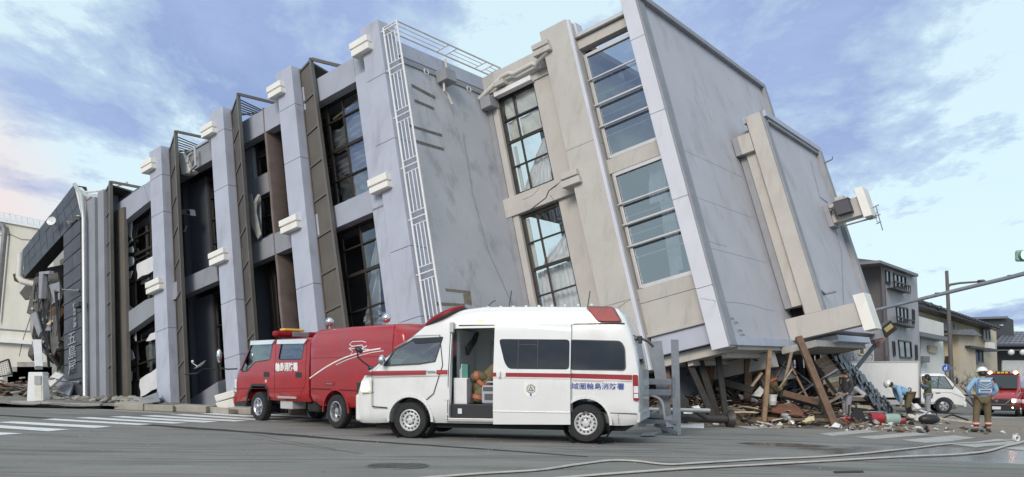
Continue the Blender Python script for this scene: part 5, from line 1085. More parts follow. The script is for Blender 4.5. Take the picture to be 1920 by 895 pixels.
# -- pale house left of the bushes, seen under the roof arm
pf = Fac(1620, 46, 10); ph = root('pale_sided_house', on_ground(20, 46), label='pale board sided house low behind bare shrubs under roof arm', cat='house')
pf.plate('wall', [(1540, 590), (1637, 588), (1640, 720), (1540, 720)], 0, 3, mat('pale_siding', (.42, .43, .46), .8, var=.05), ph); pf.window([(1609, 630), (1620, 630), (1621, 665), (1611, 665)], ph, mat('yellowish_frame', (.5, .47, .3), .6), g_house, 0); pf.plate('porch_roof', [(1560, 640), (1612, 636), (1618, 652), (1560, 660)], 1.5, 1.5, m_tilek, ph); pf.plate('opening_shade_plate', [(1548, 600), (1588, 600), (1590, 640), (1548, 640)], .05, .1, m_dark, ph)  # last plate is flat and near-black, painting the shade inside an opening

# -- white block with a balcony parapet
wf = Fac(1724, 60, 38); wh = root('white_block_house', on_ground(33, 61), label='white low block house with roofed lower wall beside grey house', cat='house')
wf.plate('upper_wall', [(1722, 593), (1769, 606), (1770, 630), (1723, 624)], 0, 4, m_whiteh, wh); wf.plate('canopy', [(1726, 622), (1782, 633), (1780, 640), (1726, 630)], .9, 3, m_tin, wh); wf.plate('lower_wall', [(1727, 630), (1768, 639), (1772, 720), (1728, 720)], -.1, 4, m_whiteh, wh); wf.plate('vent_panel', [(1743, 648), (1758, 650), (1759, 663), (1744, 661)], .1, .15, m_beigeh, wh)
for x in (1733, 1739): wf.plate('outdoor_unit', [(x, 668), (x+5, 668), (x+5, 680), (x, 680)], .4, .3, m_tin, wh, bevel=.03)
# -- beige gabled house
bf = Fac(1790, 68, 30); bh = root('beige_house', on_ground(42, 68), label='beige house with long black tiled roof behind the street lamp', cat='house')
bf.plate('gable_wall', [(1723, 578), (1800, 597), (1868, 622), (1872, 740), (1726, 740)], -.3, 6, m_beigeh, bh)
rf = bf.plate('roof', [(1722, 566), (1732, 564), (1874, 613), (1874, 618), (1722, 574)], 1.0, 7.5, m_tilek, bh); FRAME[rf] = FRAME[bh]
for k in range(26):
    t = k/25; c = bf.on(1726+146*t, 566+49*t, 1.02); MB().sphere(c, .15+(.12 if k < 9 and k % 3 == 0 else 0), 8, 6, (1, 1, .8)).build('ridge_tile', m_tilek, rf, smooth='all')
bf.plate('bay', [(1797, 628), (1828, 628), (1832, 740), (1800, 740)], .9, 1.5, m_beigeh, bh); bf.plate('bay_roof', [(1794, 625), (1806, 618), (1826, 618), (1842, 630), (1794, 627)], 1.5, 2, m_tin, bh); bf.plate('lower_roof', [(1820, 648), (1872, 656), (1872, 660), (1820, 652)], 1.4, 1.6, m_tilek, bh)
for q, n in (([(1844, 618), (1856, 620), (1857, 639), (1845, 637)], 1), ([(1829, 657), (1843, 658), (1844, 680), (1830, 679)], 1), ([(1768, 604), (1790, 609), (1790, 622), (1768, 618)], 1), ([(1780, 622), (1796, 624), (1796, 636), (1780, 634)], 0)): bf.window(q, bh, m_tin, g_house, n)
bf.plate('air_unit', [(1855, 642), (1866, 643), (1866, 655), (1855, 653)], .6, .4, m_wtrim, bh, bevel=.03)
bf.plate('shed_shade_plate', [(1776, 668), (1806, 672), (1808, 740), (1780, 740)], .2, .2, m_dark, bh); bf.plate('garden_wall', [(1780, 695), (1800, 697), (1800, 740), (1780, 740)], 1.3, .3, m_beigeh, bh); bf.plate('balcony_rail', [(1767, 618), (1796, 625), (1796, 628), (1767, 621)], .5, .2, m_frame, bh)  # first plate paints the dark inside of the shed as a near-black sheet
# -- dark houses to the far right
df = Fac(1850, 84, 8); dh = root('dark_house', on_ground(52, 84), label='dark clad house with flat stepped roof at far right', cat='house')
df.plate('wall', [(1830, 597), (1888, 595), (1900, 600), (1902, 640), (1830, 640)], 0, 7, mat('dark_cladding', (.06, .065, .07), .6), dh); df.plate('roof_rim', [(1822, 595), (1890, 593), (1890, 597), (1822, 599)], .5, 8, m_tin, dh); df.plate('wall_lamp', [(1877, 609), (1881, 609), (1881, 611), (1877, 611)], .2, .2, m_wtrim, dh)
tf = Fac(1890, 80, 28); th = root('tiled_roof_house', on_ground(52, 80), label='low dark house with broad grey tiled roof at far right', cat='house')
tf.plate('wall', [(1862, 640), (1990, 640), (1990, 740), (1862, 740)], 0, 5, mat('dark_wood_wall', (.035, .032, .03), .8), th); tf.plate('white_base', [(1880, 676), (1990, 676), (1990, 735), (1880, 735)], .1, .2, m_whiteh, th)
A_, B_, C_, D_ = tf.on(1862, 646, 1.5), tf.on(2000, 646, 1.5), tf.on(2000, 622, -5), tf.on(1885, 622, -5)
trf = MB().prism([A_, B_, C_, D_], (0, 0, -.2)).build('roof', m_tilek, th); FRAME[trf] = FRAME[th]
for i in range(15):
    for j in range(6):
        p = lambda u, v: A_.lerp(B_, u).lerp(D_.lerp(C_, u), v)
        q = [p(i/15+.004, j/6), p((i+1)/15-.004, j/6), p((i+1)/15-.004, (j+1)/6), p(i/15+.004, (j+1)/6)]; MB().hexa([q[0]+V((0, 0, .0)), q[1], q[2], q[3], q[0]+V((0, 0, .12)), q[1]+V((0, 0, .12)), q[2]+V((0, 0, .03)), q[3]+V((0, 0, .03))]).build('roof_tile', mat('grey_roof_tile', (.14, .135, .145), .4, var=.2, scale=1.5), trf)
hm = MB()
hm.grid(lambda u, v: V((-900+1800*u, 700+500*v, -2+v*(14+24*abs(mnoise.noise(V((u*6, 2.2, 0))))))), 60, 6)
hm.build('distant_hills', mat('hazy_hill', (.10, .13, .14), .95), kind='structure', smooth='all')

# -- street lamp, signal arm, leaning signal post
sl = root('street_lamp', gp(1786, 770), label='dark street lamp post with single arm beside the beige house', cat='street lamp')
d = 43; b_ = at(1787, 742, d); b_.z = ground_z(24, 40); t_ = at(1775, 508, d)
MB().tube([b_, b_.lerp(t_, .5), t_], [.13, .11, .085], 12).build('post', m_brown_f, sl, smooth=True); MB().tube([at(1777, 538, d), at(1782, 534, d), at(1800, 531, d), at(1836, 528.5, d)], [.09, .07, .06, .05], 10).build('arm', m_brown_f, sl, smooth=True)
MB().hexa([at(x, y, dd) for x, y, dd in ((1832, 526, d-.2), (1850, 527.5, d-.2), (1850, 529, d+.3), (1832, 531, d+.3), (1834, 525, d-.2), (1845, 524, d-.2), (1845, 524.5, d+.3), (1834, 525.5, d+.3))]).build('lamp_head', m_tin, sl, bevel=.03)
sg = root('blue_round_sign', at(1774, 691, 42), label='blue round road sign with white figure on street lamp post', cat='road sign')
c = at(1773.5, 690.5, 42.0); X90 = M.Rotation(R_(-90), 4, 'Z'); mblue = mat('sign_blue', (.02, .10, .42), .5)
MB().lathe([(.21, -.01), (.21, .015)], 28, M.Translation(c) @ X90).build('disc', mblue, sg); MB().lathe([(.225, -.014), (.225, -.002), (.20, .0), (.20, -.014)], 28, M.Translation(c) @ X90, False).build('rim', m_wtrim, sg)
fg = MB(); fg.sphere(c+V((.02, -.03, .10)), .034, 10, 8); fg.tube([c+V((.02, -.03, .06)), c+V((.013, -.03, -.04))], .034, 8); fg.tube([c+V((.013, -.03, -.03)), c+V((.04, -.03, -.13))], .02, 6); fg.tube([c+V((.013, -.03, -.03)), c+V((-.03, -.03, -.13))], .02, 6); fg.tube([c+V((.0, -.03, .04)), c+V((-.07, -.03, -.01))], .015, 6); fg.sphere(c+V((-.095, -.03, .015)), .027, 8, 6); fg.tube([c+V((-.095, -.03, -.01)), c+V((-.095, -.03, -.12))], .024, 8)
fg.build('walking_figures', m_wtrim, sg); MB().box(c.x+.25, c.x+.55, c.y, c.y+.04, c.z-.04, c.z+.04).build('sign_arm', m_tin, sg)
ta = root('traffic_signal', on_ground(20, 27), label='grey signal mast arm crossing the street with green light lit', cat='traffic signal')
d = 27; pts = [at(1625, 586, d), at(1700, 567.5, d), at(1800, 543, d), at(1895, 520, d), at(1990, 495, d), at(2080, 474, d)]
MB().tube(pts, [.055, .06, .07, .075, .09, .1], 12).build('mast_arm', m_galv, ta, smooth=True); MB().tube([on_ground(pts[-1].x, d), pts[-1]+V((0, 0, .6))], .13, 12).build('mast', m_galv, ta, smooth=True)
for x, y in ((1757, 553), (1893, 520)): MB().box(-.06, .06, -.06, .06, -.06, .08, M.Translation(at(x, y, d))).build('clamp', m_galv, ta, bevel=.01)
hd = MB().box(-.14, 1.15, -.1, .1, -.2, .2, M.Translation(at(1912, 480, d))).build('signal_head', mat('pale_green_housing', (.28, .40, .33), .5), ta, bevel=.08, seg=4)
FRAME[hd] = FRAME[ta]
for k in range(3):
    c = at(1912, 480, d)+V((.05+.42*k, -.11, 0)); MB().lathe([(.15, 0), (.15, -.02)], 20, M.Translation(c) @ M.Rotation(R_(90), 4, 'Z')).build('lens', mat('lit_green_signal', (.1, .8, .5), .2, emit=(.25, 1.0, .62), estr=7.0) if k == 0 else m_blackp, hd)
    MB().lathe([(.175, -.02), (.175, .14), (.165, .14), (.165, -.02)], 20, M.Translation(c) @ M.Rotation(R_(-90), 4, 'Z'), False).build('visor', mat('green_visor', (.12, .34, .24), .5), hd)
MB().bar(at(1925, 480, d), at(1925, 512, d), .06, .06).build('hanger', m_galv, ta)
lp = root('leaning_signal_post', at(1606, 700, 29.5), label='toppled pedestrian signal post leaning over the crushed roof', cat='signal post')
d = 29.5; a, b = at(1600, 698, d), at(1646, 640, d); MB().tube([a, b], .085, 10).build('post', m_galv, lp, smooth=True); MB().tube([a, a.lerp(b, .13)], .10, 10).build('sleeve', m_blackp, lp, smooth=True); MB().bar(b-V((.1, 0, .1)), at(1663, 618, d), .13, .13).build('head_stem', mat('dull_yellow', (.38, .33, .14), .5), lp)
hx = at(1661, 618, d); MB().box(-.28, .28, -.2, .2, -.22, .22, M.Translation(hx) @ M.Rotation(R_(-38), 4, 'Y')).build('lamp_box', m_frame, lp, bevel=.02); MB().box(-.14, .2, -.22, -.2, -.05, .12, M.Translation(hx) @ M.Rotation(R_(-38), 4, 'Y')).build('lamp_face', mat('dull_yellow', (.38, .33, .14), .5), lp)
for q in ((1640, 632), (1652, 640), (1656, 634), (1646, 648), (1637, 641)): MB().lathe([(.09, -.06), (.09, .06)], 10, M.Translation(at(*q, d-.1)) @ M.Rotation(R_(70), 4, 'Z')).build('fitting', mat('rusty_fitting', (.30, .16, .13), .6), lp)
for k, (x, y) in enumerate(((1896, 661), (1918, 661))):
    bl = MB().sphere(at(x, y, 50), .19, 14, 10).build('globe_lamp', m_wtrim, smooth='all', label='white globe lamp strung up at right, the %s one' % ('inner', 'outer')[k], cat='lamp', group='globe lamps')
wr_ = MB().tube([at(1870, 657, 50), at(1896, 657, 50), at(1945, 657, 50)], .03, 6).build('lamp_rail', m_tin, label='thin horizontal rail carrying the white globe lamps', cat='rail')

# -- bare shrubs
def shrub(name, base, h, spread, n, seed, label):
    rr = random.Random(seed); t = root(name, base, label=label, cat='shrub', group='bare winter shrubs'); m = mat('bare_twig', (.055, .045, .04), .9, var=.2)
    def limb(mb, p, d, ln, r, lv):
        q = [p]; dd = d.copy()
        for k in range(3): dd = (dd+V((rr.gauss(0, .22), rr.gauss(0, .22), rr.gauss(.05, .15)))).normalized(); q.append(q[-1]+dd*ln/3)
        mb.tube(q, [r, r*.85, r*.7, r*.5], 5, False)
        if lv > 0:
            for _ in range(rr.randint(3, 4)): i = rr.randint(1, 3); limb(mb, q[i], (dd+V((rr.gauss(0, .75), rr.gauss(0, .75), rr.gauss(.2, .5)))).normalized(), ln*rr.uniform(.5, .75), r*.55, lv-1)
    st_ = MB(); tw = MB()
    for _ in range(n):
        a = rr.uniform(0, 6.28); d0 = V((math.cos(a)*spread, math.sin(a)*spread, 1)).normalized(); p1 = base+d0*h*.3; st_.tube([base, p1], [.05, .035], 6); limb(tw, p1, d0, h*.42, .028, 3)
    st_.build('stem', m, t); tw.build('branches', m, t); return t
shrub('bare_shrub', on_ground(17.8, 39), 3.0, .7, 7, 1, 'dark bare shrub in front of pale sided house'); shrub('bare_shrub', on_ground(19.0, 41), 2.4, .8, 6, 2, 'bare shrub beside the crushed tiled roof')
shrub('bare_shrub', on_ground(25.8, 43), 2.6, .9, 8, 3, 'wide bare shrub behind the red emergency van'); shrub('bare_shrub', on_ground(28.2, 44), 2.4, .9, 7, 4, 'bare shrub at the right edge under globe lamps')
hd_ = MB(); hr = random.Random(5)
for _ in range(700): c = V((hr.uniform(22.6, 25.2), hr.uniform(45.0, 46), hr.uniform(-.9, .9))); hd_.sphere(c, hr.uniform(.05, .12), 5, 3, (1, .5, .8))
hd_.build('dry_hedge', mat('dry_hedge_leaf', (.045, .05, .03), .9, var=.4, scale=4), label='dark dry hedge growing along the beige house wall', cat='hedge')

# -- left roadside: kerb, white post, slabs, mesh panel, dishes
kb = root('kerb', gp(180, 762)); kb['kind'] = 'structure'
def kstone(a, b, h=.14, dp=.35, m=m_concrete, skew=0.0):
    A, B2 = gp(*a), gp(*b); n = V((-(B2-A).y, (B2-A).x, 0)).normalized(); n = n if n.y > 0 else -n
    MB().hexa([A, B2, B2+n*dp, A+n*dp]+[q+V((0, 0, h+skew*i)) for i, q in enumerate((A, B2, B2+n*dp, A+n*dp))]).build('kerb_stone', m, kb, bevel=.02)
for a, b in (((20, 760.5), (75, 763)), ((76, 763), (130, 765)), ((131, 765), (188, 766))): kstone(a, b)
for a, b, s_ in (((214, 768), (268, 770.5), .02), ((270, 770.5), (324, 772.5), -.01), ((326, 772), (386, 775), .01), ((387, 774), (428, 777.5), -.03), ((430, 776), (470, 778), .0)): kstone(a, b, .2, .5, mat('sandy_kerb', (.34, .31, .26), .9, var=.12, scale=3, bump=.3), s_)
pv = root('pavement', gp(200, 758)); pv['kind'] = 'structure'
pm = MB(); pm.grid(lambda u, v: (lambda q: V((q.x, q.y, q.z+.10+.10*mnoise.noise(V((q.x*.9, q.y*.9, 4)))+.02*mnoise.noise(V((q.x*6, q.y*6, 2))))))(gp(-60+520*u, 763+10*u-(14-4*u)*v)), 80, 10); pm.build('heaved_surface', mat('broken_pavement', (.20, .185, .16), .9, var=.3, scale=2, bump=.4, bscale=10), pv)
wp = root('white_marker_post', gp(72, 756), R_(-4), 'white box-shaped roadside post with grey panel at left kerb', 'post'); FRAME[wp] = None
h = 1.02; MB().loft([[V((x*k, y*k, z)) for x, y in ((-.29, -.17), (.29, -.17), (.29, .17), (-.29, .17))] for k, z in ((1.0, 0), (.86, h), (.80, h+.015))]).build('shell', m_wpaint, wp, local=True, bevel=.01); MB().box(.0, .22, -.175, -.15, .62, .92, M.Rotation(R_(1.5), 4, 'X')).build('panel', mat('grey_panel', (.36, .37, .35), .5), wp, local=True); MB().box(.0, .24, -.183, -.16, .04, .60, M.Rotation(R_(0), 4, 'X')).build('lower_panel', mat('cream_panel', (.66, .65, .56), .5), wp, local=True)
def slab(name, px, th, m, label, cat, group=None):
    P_ = [at(x, y, d_) for x, y, d_ in px]; n = (P_[1]-P_[0]).cross(P_[2]-P_[0]).normalized()*th; MB().prism(P_, n).build(name, m, label=label, cat=cat, group=group, bevel=.01)
slab('fallen_wall_panel', [(62, 735, 30), (110, 695, 31.5), (140, 715, 30.5), (126, 752, 29)], .12, m_greywall, 'grey wall panel leaning against dark tiled column', 'panel'); slab('fallen_wall_panel', [(86, 715, 29.5), (104, 697, 30.2), (119, 703, 29.8), (95, 725, 29.0)], .10, m_plaster, 'small pale panel lying on grey wall panel at left', 'panel'); slab('fallen_wall_panel', [(20, 740, 31.5), (62, 712, 32.5), (92, 700, 32), (60, 745, 30)], .12, m_concrete, 'rough concrete panel tilted behind white roadside post', 'panel')
slab('fallen_timber', [(-40, 738, 30), (60, 745, 29), (60, 748, 29), (-40, 744, 30)], .15, m_oldwood, 'long weathered beam lying along the left rubble', 'beam'); slab('fallen_timber', [(-40, 732, 31), (40, 738, 30), (40, 741, 30), (-40, 736, 31)], .15, m_concrete, 'grey beam lying further back in the left rubble', 'beam')
MB().bar(at(73, 690, 31), at(70, 640, 32), .28, .2).build('white_column', m_wtrim, label='thin white column standing beneath the smashed left corner', cat='column', bevel=.01)
mp_ = root('mesh_fence_panel', at(5, 735, 33), label='small black wire mesh fence panel leaning at far left', cat='fence'); Q = [at(-30, 690, 33), at(16, 674, 33), at(23, 702, 33), at(-30, 712, 33)]
fm_ = MB()
for i in range(4): fm_.bar(Q[i], Q[(i+1) % 4], .06, .06)
fm_.build('frame', m_blackp, mp_)
for k in range(1, 12): MB().tube([Q[0].lerp(Q[1], k/12), Q[3].lerp(Q[2], k/12)], .008, 4).build('wire', m_tin, mp_)
for k in range(1, 7): MB().tube([Q[0].lerp(Q[3], k/7), Q[1].lerp(Q[2], k/7)], .008, 4).build('wire', m_tin, mp_)
lr = MB(); rr = random.Random(21)
for _ in range(420):
    x = rr.uniform(-40, 300); y0 = 752 if x > 110 else rr.uniform(712, 756); dd = rr.uniform(28, 33) if x < 110 else rr.uniform(26, 29); q = at(x, y0+rr.uniform(-4, 6), dd); q.z = max(q.z, ground_z(q.x, q.y)+.05); lr.chunk(q, rr.uniform(.06, .32), 7, rr.uniform(.25, .8), rr.random())
lr.build('masonry_rubble', mat('mixed_masonry', (.27, .25, .215), .95, var=.5, scale=1.2, bump=.4, bscale=12), kind='stuff')
lw = MB(); lg = MB()
for _ in range(90):
    x = rr.uniform(-40, 112); q = at(x, rr.uniform(718, 754), rr.uniform(28.5, 32)); a = rr.uniform(0, 6.28); dv = V((math.cos(a), math.sin(a)*.5, rr.uniform(-.15, .3)))*rr.uniform(.3, 1.2); (lw if rr.random() < .6 else lg).bar(q-dv, q+dv, rr.uniform(.04, .2), .03)
lw.build('splintered_laths', m_oldwood, kind='stuff'); lg.build('roof_sheet_scraps', m_tin, kind='stuff')
slab('crumpled_sheet', [(262, 748, 26.4), (296, 735, 26.8), (300, 752, 26.0), (268, 756, 25.8)], .05, m_greywall, 'crumpled grey sheet at the foot of leftmost pillar', 'metal sheet'); slab('plinth_slab', [(208, 752, 27), (246, 742, 27.4), (300, 752, 26.6), (230, 760, 26.2)], .1, m_concrete, 'cracked grey slab pushed up under the leftmost bay', 'slab')
for q, lb in ((((401, 742), (438, 731), (440, 744), (405, 754)), 'upper white concrete block fallen before the red truck'), (((403, 756), (436, 747), (440, 764), (410, 768)), 'lower white concrete block fallen before the red truck')):
    P_ = [at(x, y, 24.2) for x, y in q]; MB().prism(P_, (.2, .5, 0)).build('fallen_block', m_white, label=lb, cat='concrete block', group='fallen white blocks', bevel=.02)
dh_ = root('satellite_dish', at(352, 700, 26), label='white satellite dish on black arm in the third bay', cat='satellite dish')
c = at(377, 686, 25.0); Rt = M.Translation(c) @ M.Rotation(R_(200), 4, 'Z') @ M.Rotation(R_(-52), 4, 'Y')
MB().lathe([(.001, .0), (.12, .008), (.22, .03), (.29, .055), (.30, .05), (.22, .02), (.12, -.003), (.001, -.012)], 28, Rt @ M.Diagonal((1, 1, .8, 1)), False).build('dish', m_wpaint, dh_, smooth=True)
MB().tube([c+V((-.12, 0, -.02)), c+V((-.26, -.1, .10)), at(361, 678, 24.9)], .014, 6).build('feed_arm', m_wtrim, dh_); MB().sphere(at(361, 678, 24.9), .045, 8, 6).build('feed_horn', m_wtrim, dh_, smooth='all')
MB().tube([c+V((.0, .05, -.12)), c+V((-.2, .2, -.25)), at(347, 702, 25.4)], .025, 8).build('bracket_arm', m_blackp, dh_, smooth=True); MB().tube([c+V((0, .05, -.1)), c+V((.4, .2, -.12))], .03, 8).build('bracket_arm', m_blackp, dh_, smooth=True)
d2 = root('satellite_dish', L(*UB(97.7, 415, -4.8)), label='small white oval dish on the dark tiled fascia', cat='satellite dish'); c = L(*UB(97.7, 415, -4.75)); Rt = M.Translation(c) @ M.Rotation(R_(255), 4, 'Z') @ M.Rotation(R_(-8), 4, 'Y')
MB().lathe([(.001, .0), (.12, .012), (.2, .045), (.205, .04), (.12, .004), (.001, -.01)], 28, Rt @ M.Diagonal((1, 1.15, .9, 1)), False).build('dish', m_wpaint, d2, smooth=True); MB().tube([c, L(*UB(99, 418, -4.35))], .03, 8).build('mount', m_trim, d2, smooth=True)
# antenna and unit at the wing
an = root('television_antenna', L(2.62, 4.9, 9.5), label='thin television aerial bent on the wing end plate', cat='antenna')
at_ = MB()
for a, c_ in (((1642, 386), (1655, 432)), ((1636, 390), (1648, 384)), ((1634, 408), (1651, 402)), ((1643, 420), (1652, 416))): at_.tube([L(*UB(*a, 9.5)), L(*UB(*c_, 9.5))], .02, 6)
at_.tube([L(*UB(x, y, 9.5)) for x, y in ((1645, 397), (1641, 404), (1644, 415), (1651, 418))], .012, 6); at_.build('aerial_rods', m_tin, an); MB().tube([L(*UB(1585, 423, 9.4)), L(*UB(1640, 408, 9.4))], .03, 8).build('support_pole', m_tin, an, smooth=True)
ac = root('equipment_case', L(1.8, 4.8, 9.1), label='dark grey equipment case fixed to the wing upper arm', cat='equipment case'); MB().hexa([L(r, u, b) for u in (4.80, 5.34) for r, b in ((1.55, 8.95), (2.06, 8.95), (2.06, 9.29), (1.55, 9.29))]).build('case', mat('charcoal_case', (.055, .055, .065), .6), ac, bevel=.015); MB().hexa([L(r, u, b) for u in (5.34, 5.38) for r, b in ((1.53, 8.93), (2.08, 8.93), (2.08, 9.29), (1.53, 9.29))]).build('case_lid', m_trim, ac)
# hoses
m_hose = mat('white_fire_hose', (.44, .41, .365), .75, var=.12, scale=6, dirt=(.22, .2, .17), dirt_amt=.6, dirt_scale=(3, 3, 3)); m_hosed = mat('wet_grey_hose', (.16, .155, .15), .5, var=.2, scale=6)
def spline(P_, n=10):
    out = []
    for i in range(len(P_)-1):
        p0, p1, p2, p3 = P_[max(i-1, 0)], P_[i], P_[i+1], P_[min(i+2, len(P_)-1)]
        for k in range(n): t = k/n; out.append(.5*((2*p1)+(p2-p0)*t+(2*p0-5*p1+4*p2-p3)*t*t+(3*p1-p0-3*p2+p3)*t**3))
    return out+[P_[-1]]
def hose(px, r, m, label, flat=.42):
    P_ = spline([gp(*q) for q in px]); rs = [r*(1+.15*mnoise.noise(V((p.x*1.7, p.y*1.7, 1)))) for p in P_]; mb = MB().tube([V((p.x, p.y, 0)) for p in P_], rs, 12)
    for i, v in enumerate(mb.v): p = P_[min(i//12, len(P_)-1)]; v.z = ground_z(v.x, v.y)+.004+(v.z+rs[min(i//12, len(P_)-1)])*flat
    return mb.build('fire_hose', m, label=label, cat='fire hose', smooth=True, group='fire hoses on the road')
hose([(790, 900), (900, 891), (1010, 884), (1080, 874), (1140, 866.5), (1190, 867), (1245, 873), (1290, 872), (1420, 864), (1563, 857), (1713, 842), (1850, 830), (1900, 827)], .036, m_hose, 'upper pale fire hose curving from road centre to right edge')
hose([(1000, 905), (1100, 895), (1280, 882), (1480, 871), (1680, 859.5), (1810, 853), (1870, 843), (1930, 825), (1990, 806)], .039, m_hose, 'lower white fire hose running below the other across the road')
hose([(1640, 850), (1713, 838), (1800, 833), (1880, 829), (1905, 824)], .018, m_hosed, 'thin dark hose running to the coupling at right')
hc = root('hose_coupling', gp(1907, 829), label='white ringed hose coupling standing open at the right edge', cat='hose coupling'); c = gp(1907, 829)+V((0, 0, .09)); MB().lathe([(.045, -.06), (.075, -.06), (.08, 0), (.075, .02), (.05, .02), (.045, -.05)], 20, M.Translation(c) @ M.Rotation(R_(-75), 4, 'Z'), False).build('ring', m_wtrim, hc, smooth=35); MB().lathe([(.046, -.03), (.046, -.06)], 16, M.Translation(c) @ M.Rotation(R_(-75), 4, 'Z')).build('bore', m_blackp, hc)
# ================================================================== crushed wooden house and rubble
rb = random.Random(42)
def heap(x, y):                               # height of the rubble heap over the road
    h = 0.0
    for cx, cy, sx, sy, a in ((7.4, 23.6, 2.3, 1.1, .42), (9.9, 24.5, 1.5, .9, .32), (7.5, 26.4, 3.2, 1.5, .75), (4.9, 23.2, 1.5, 1.2, .35), (13.0, 28.3, 1.6, .8, .16), (11.2, 27.2, 1.0, .8, .3)):
        h += a*math.exp(-((x-cx)/sx)**2-((y-cy)/sy)**2)
    return h
hp = MB(); hp.grid(lambda u, v: (lambda x, y: V((x, y, ground_z(x, y)-.05+heap(x, y)+.10*mnoise.noise(V((x*2.2, y*2.2, 0)))+.05*mnoise.noise(V((x*7, y*7, 3)))-.04)))(2.5+14*u, 20.4+10*v), 110, 80)
hp.build('rubble_mound', mat('earth_and_plaster_rubble', (.16, .125, .092), .95, var=.55, scale=2.5, bump=.6, bscale=14), kind='stuff', smooth=False)
def hz(x, y): return ground_z(x, y)+heap(x, y)
ch = {m_plaster: MB(), m_concrete: MB(), m_oldwood: MB(), m_black: MB(), m_tilek: MB()}
for _ in range(1500):
    x = rb.uniform(3.0, 16.2); y = rb.uniform(20.6, 29.5)
    w_ = math.exp(-((x-8.6)/4.2)**2)*math.exp(-((y-23.4)/2.6)**2)
    if rb.random() > w_*1.4+.06: continue
    s_ = rb.choice((.04, .05, .07, .09, .13)); m_ = rb.choice((m_plaster, m_plaster, m_concrete, m_oldwood, m_oldwood, m_black, m_tilek)); ch[m_].chunk(V((x, y, hz(x, y)+s_*.3)), s_*rb.uniform(.7, 1.3), 7, rb.uniform(.3, .8), rb.random())
for m_, n_ in ((m_plaster, 'plaster_rubble'), (m_concrete, 'concrete_rubble'), (m_oldwood, 'wood_chips'), (m_black, 'charred_rubble'), (m_tilek, 'tile_shards')): ch[m_].build(n_, m_, kind='stuff')
sp_ = {m_oldwood: MB(), m_palewood: MB(), m_black: MB(), m_wood: MB(), m_plaster: MB()}
for _ in range(5600):                         # splinters and laths too small to tell apart
    x = rb.uniform(3.0, 15.4); y = rb.uniform(21.0, 28.8); h = heap(x, y)
    if rb.random() > .05+h*1.8 or (x > 10.0 and y < 26.6): continue
    a = rb.uniform(0, 3.14); l_ = rb.choice((.12, .2, .3, .45, .7))*rb.uniform(.6, 1.2)/2; dv = V((math.cos(a)*l_, math.sin(a)*l_, rb.gauss(0, .35)*l_)); c = V((x, y, hz(x, y)+rb.uniform(.0, .28)*min(1, h*2.2)+.03)); w_ = rb.choice((.015, .02, .03, .06, .09))
    sp_[rb.choice((m_oldwood, m_oldwood, m_palewood, m_black, m_black, m_wood, m_plaster))].bar(c-dv, c+dv, w_, min(w_, .025), (0, 0, 1))
for m_, n_ in ((m_oldwood, 'brown_splinters'), (m_palewood, 'pale_splinters'), (m_black, 'charred_splinters'), (m_wood, 'fresh_splinters'), (m_plaster, 'plaster_laths')): sp_[m_].build(n_, m_, kind='stuff')
tg = {m_oldwood: MB(), m_black: MB(), m_palewood: MB(), m_greywall: MB()}
for _ in range(130):                          # laths, battens and pipes hanging in a tangle below the floor
    x = rb.uniform(4.6, 9.5); y = rb.uniform(23.4, 27.0); c = V((x, y, hz(x, y)+rb.uniform(.1, 1.5))); d_ = V((rb.gauss(0, 1), rb.gauss(0, .6), rb.gauss(0, .9))).normalized()*rb.uniform(.25, .8); w_ = rb.choice((.03, .05, .08, .14))
    tg[rb.choice((m_oldwood, m_oldwood, m_black, m_black, m_palewood, m_greywall))].bar(c-d_, c+d_, w_, .03)
for m_, n_ in ((m_oldwood, 'tangled_laths'), (m_black, 'tangled_charred_laths'), (m_palewood, 'tangled_pale_laths'), (m_greywall, 'tangled_grey_laths')): tg[m_].build(n_, m_, kind='stuff')
# loose timbers, one object each
m_greyw = mat('grey_weathered_lath', (.22, .19, .155), .9, var=.25, scale=5, bump=.2); m_rbb = mat('red_brown_board', (.16, .068, .040), .8, var=.3, scale=5, bump=.2)
PL = {'broken_plank': (m_oldwood, m_oldwood, m_wood, m_palewood, m_black, m_black, m_greyw, m_greyw, m_rbb, m_plaster)}
WORD = {m_oldwood: 'brown', m_wood: 'light brown', m_palewood: 'pale splintered', m_black: 'charred black', m_greyw: 'grey weathered', m_rbb: 'red-brown', m_plaster: 'plaster-white'}
plank_me = []
for k in range(9):
    ln, wd, th = rb.uniform(.5, 1.9), rb.uniform(.05, .17), rb.uniform(.015, .06); mb = MB(); n = 4
    rings = []
    for i in range(n+1):
        x = -ln/2+ln*i/n; e = rb.uniform(-.06, .06) if i in (0, n) else 0; rings.append([V((x+e+rb.uniform(-.08, .08)*(i in (0, n)), y*wd/2, z*th/2+.02*math.sin(i*1.3+k))) for y, z in ((-1, -1), (1, -1), (1, 1), (-1, 1))])
    plank_me.append(mb.loft(rings).mesh('broken_plank'))
n_pl = 0; tries = 0
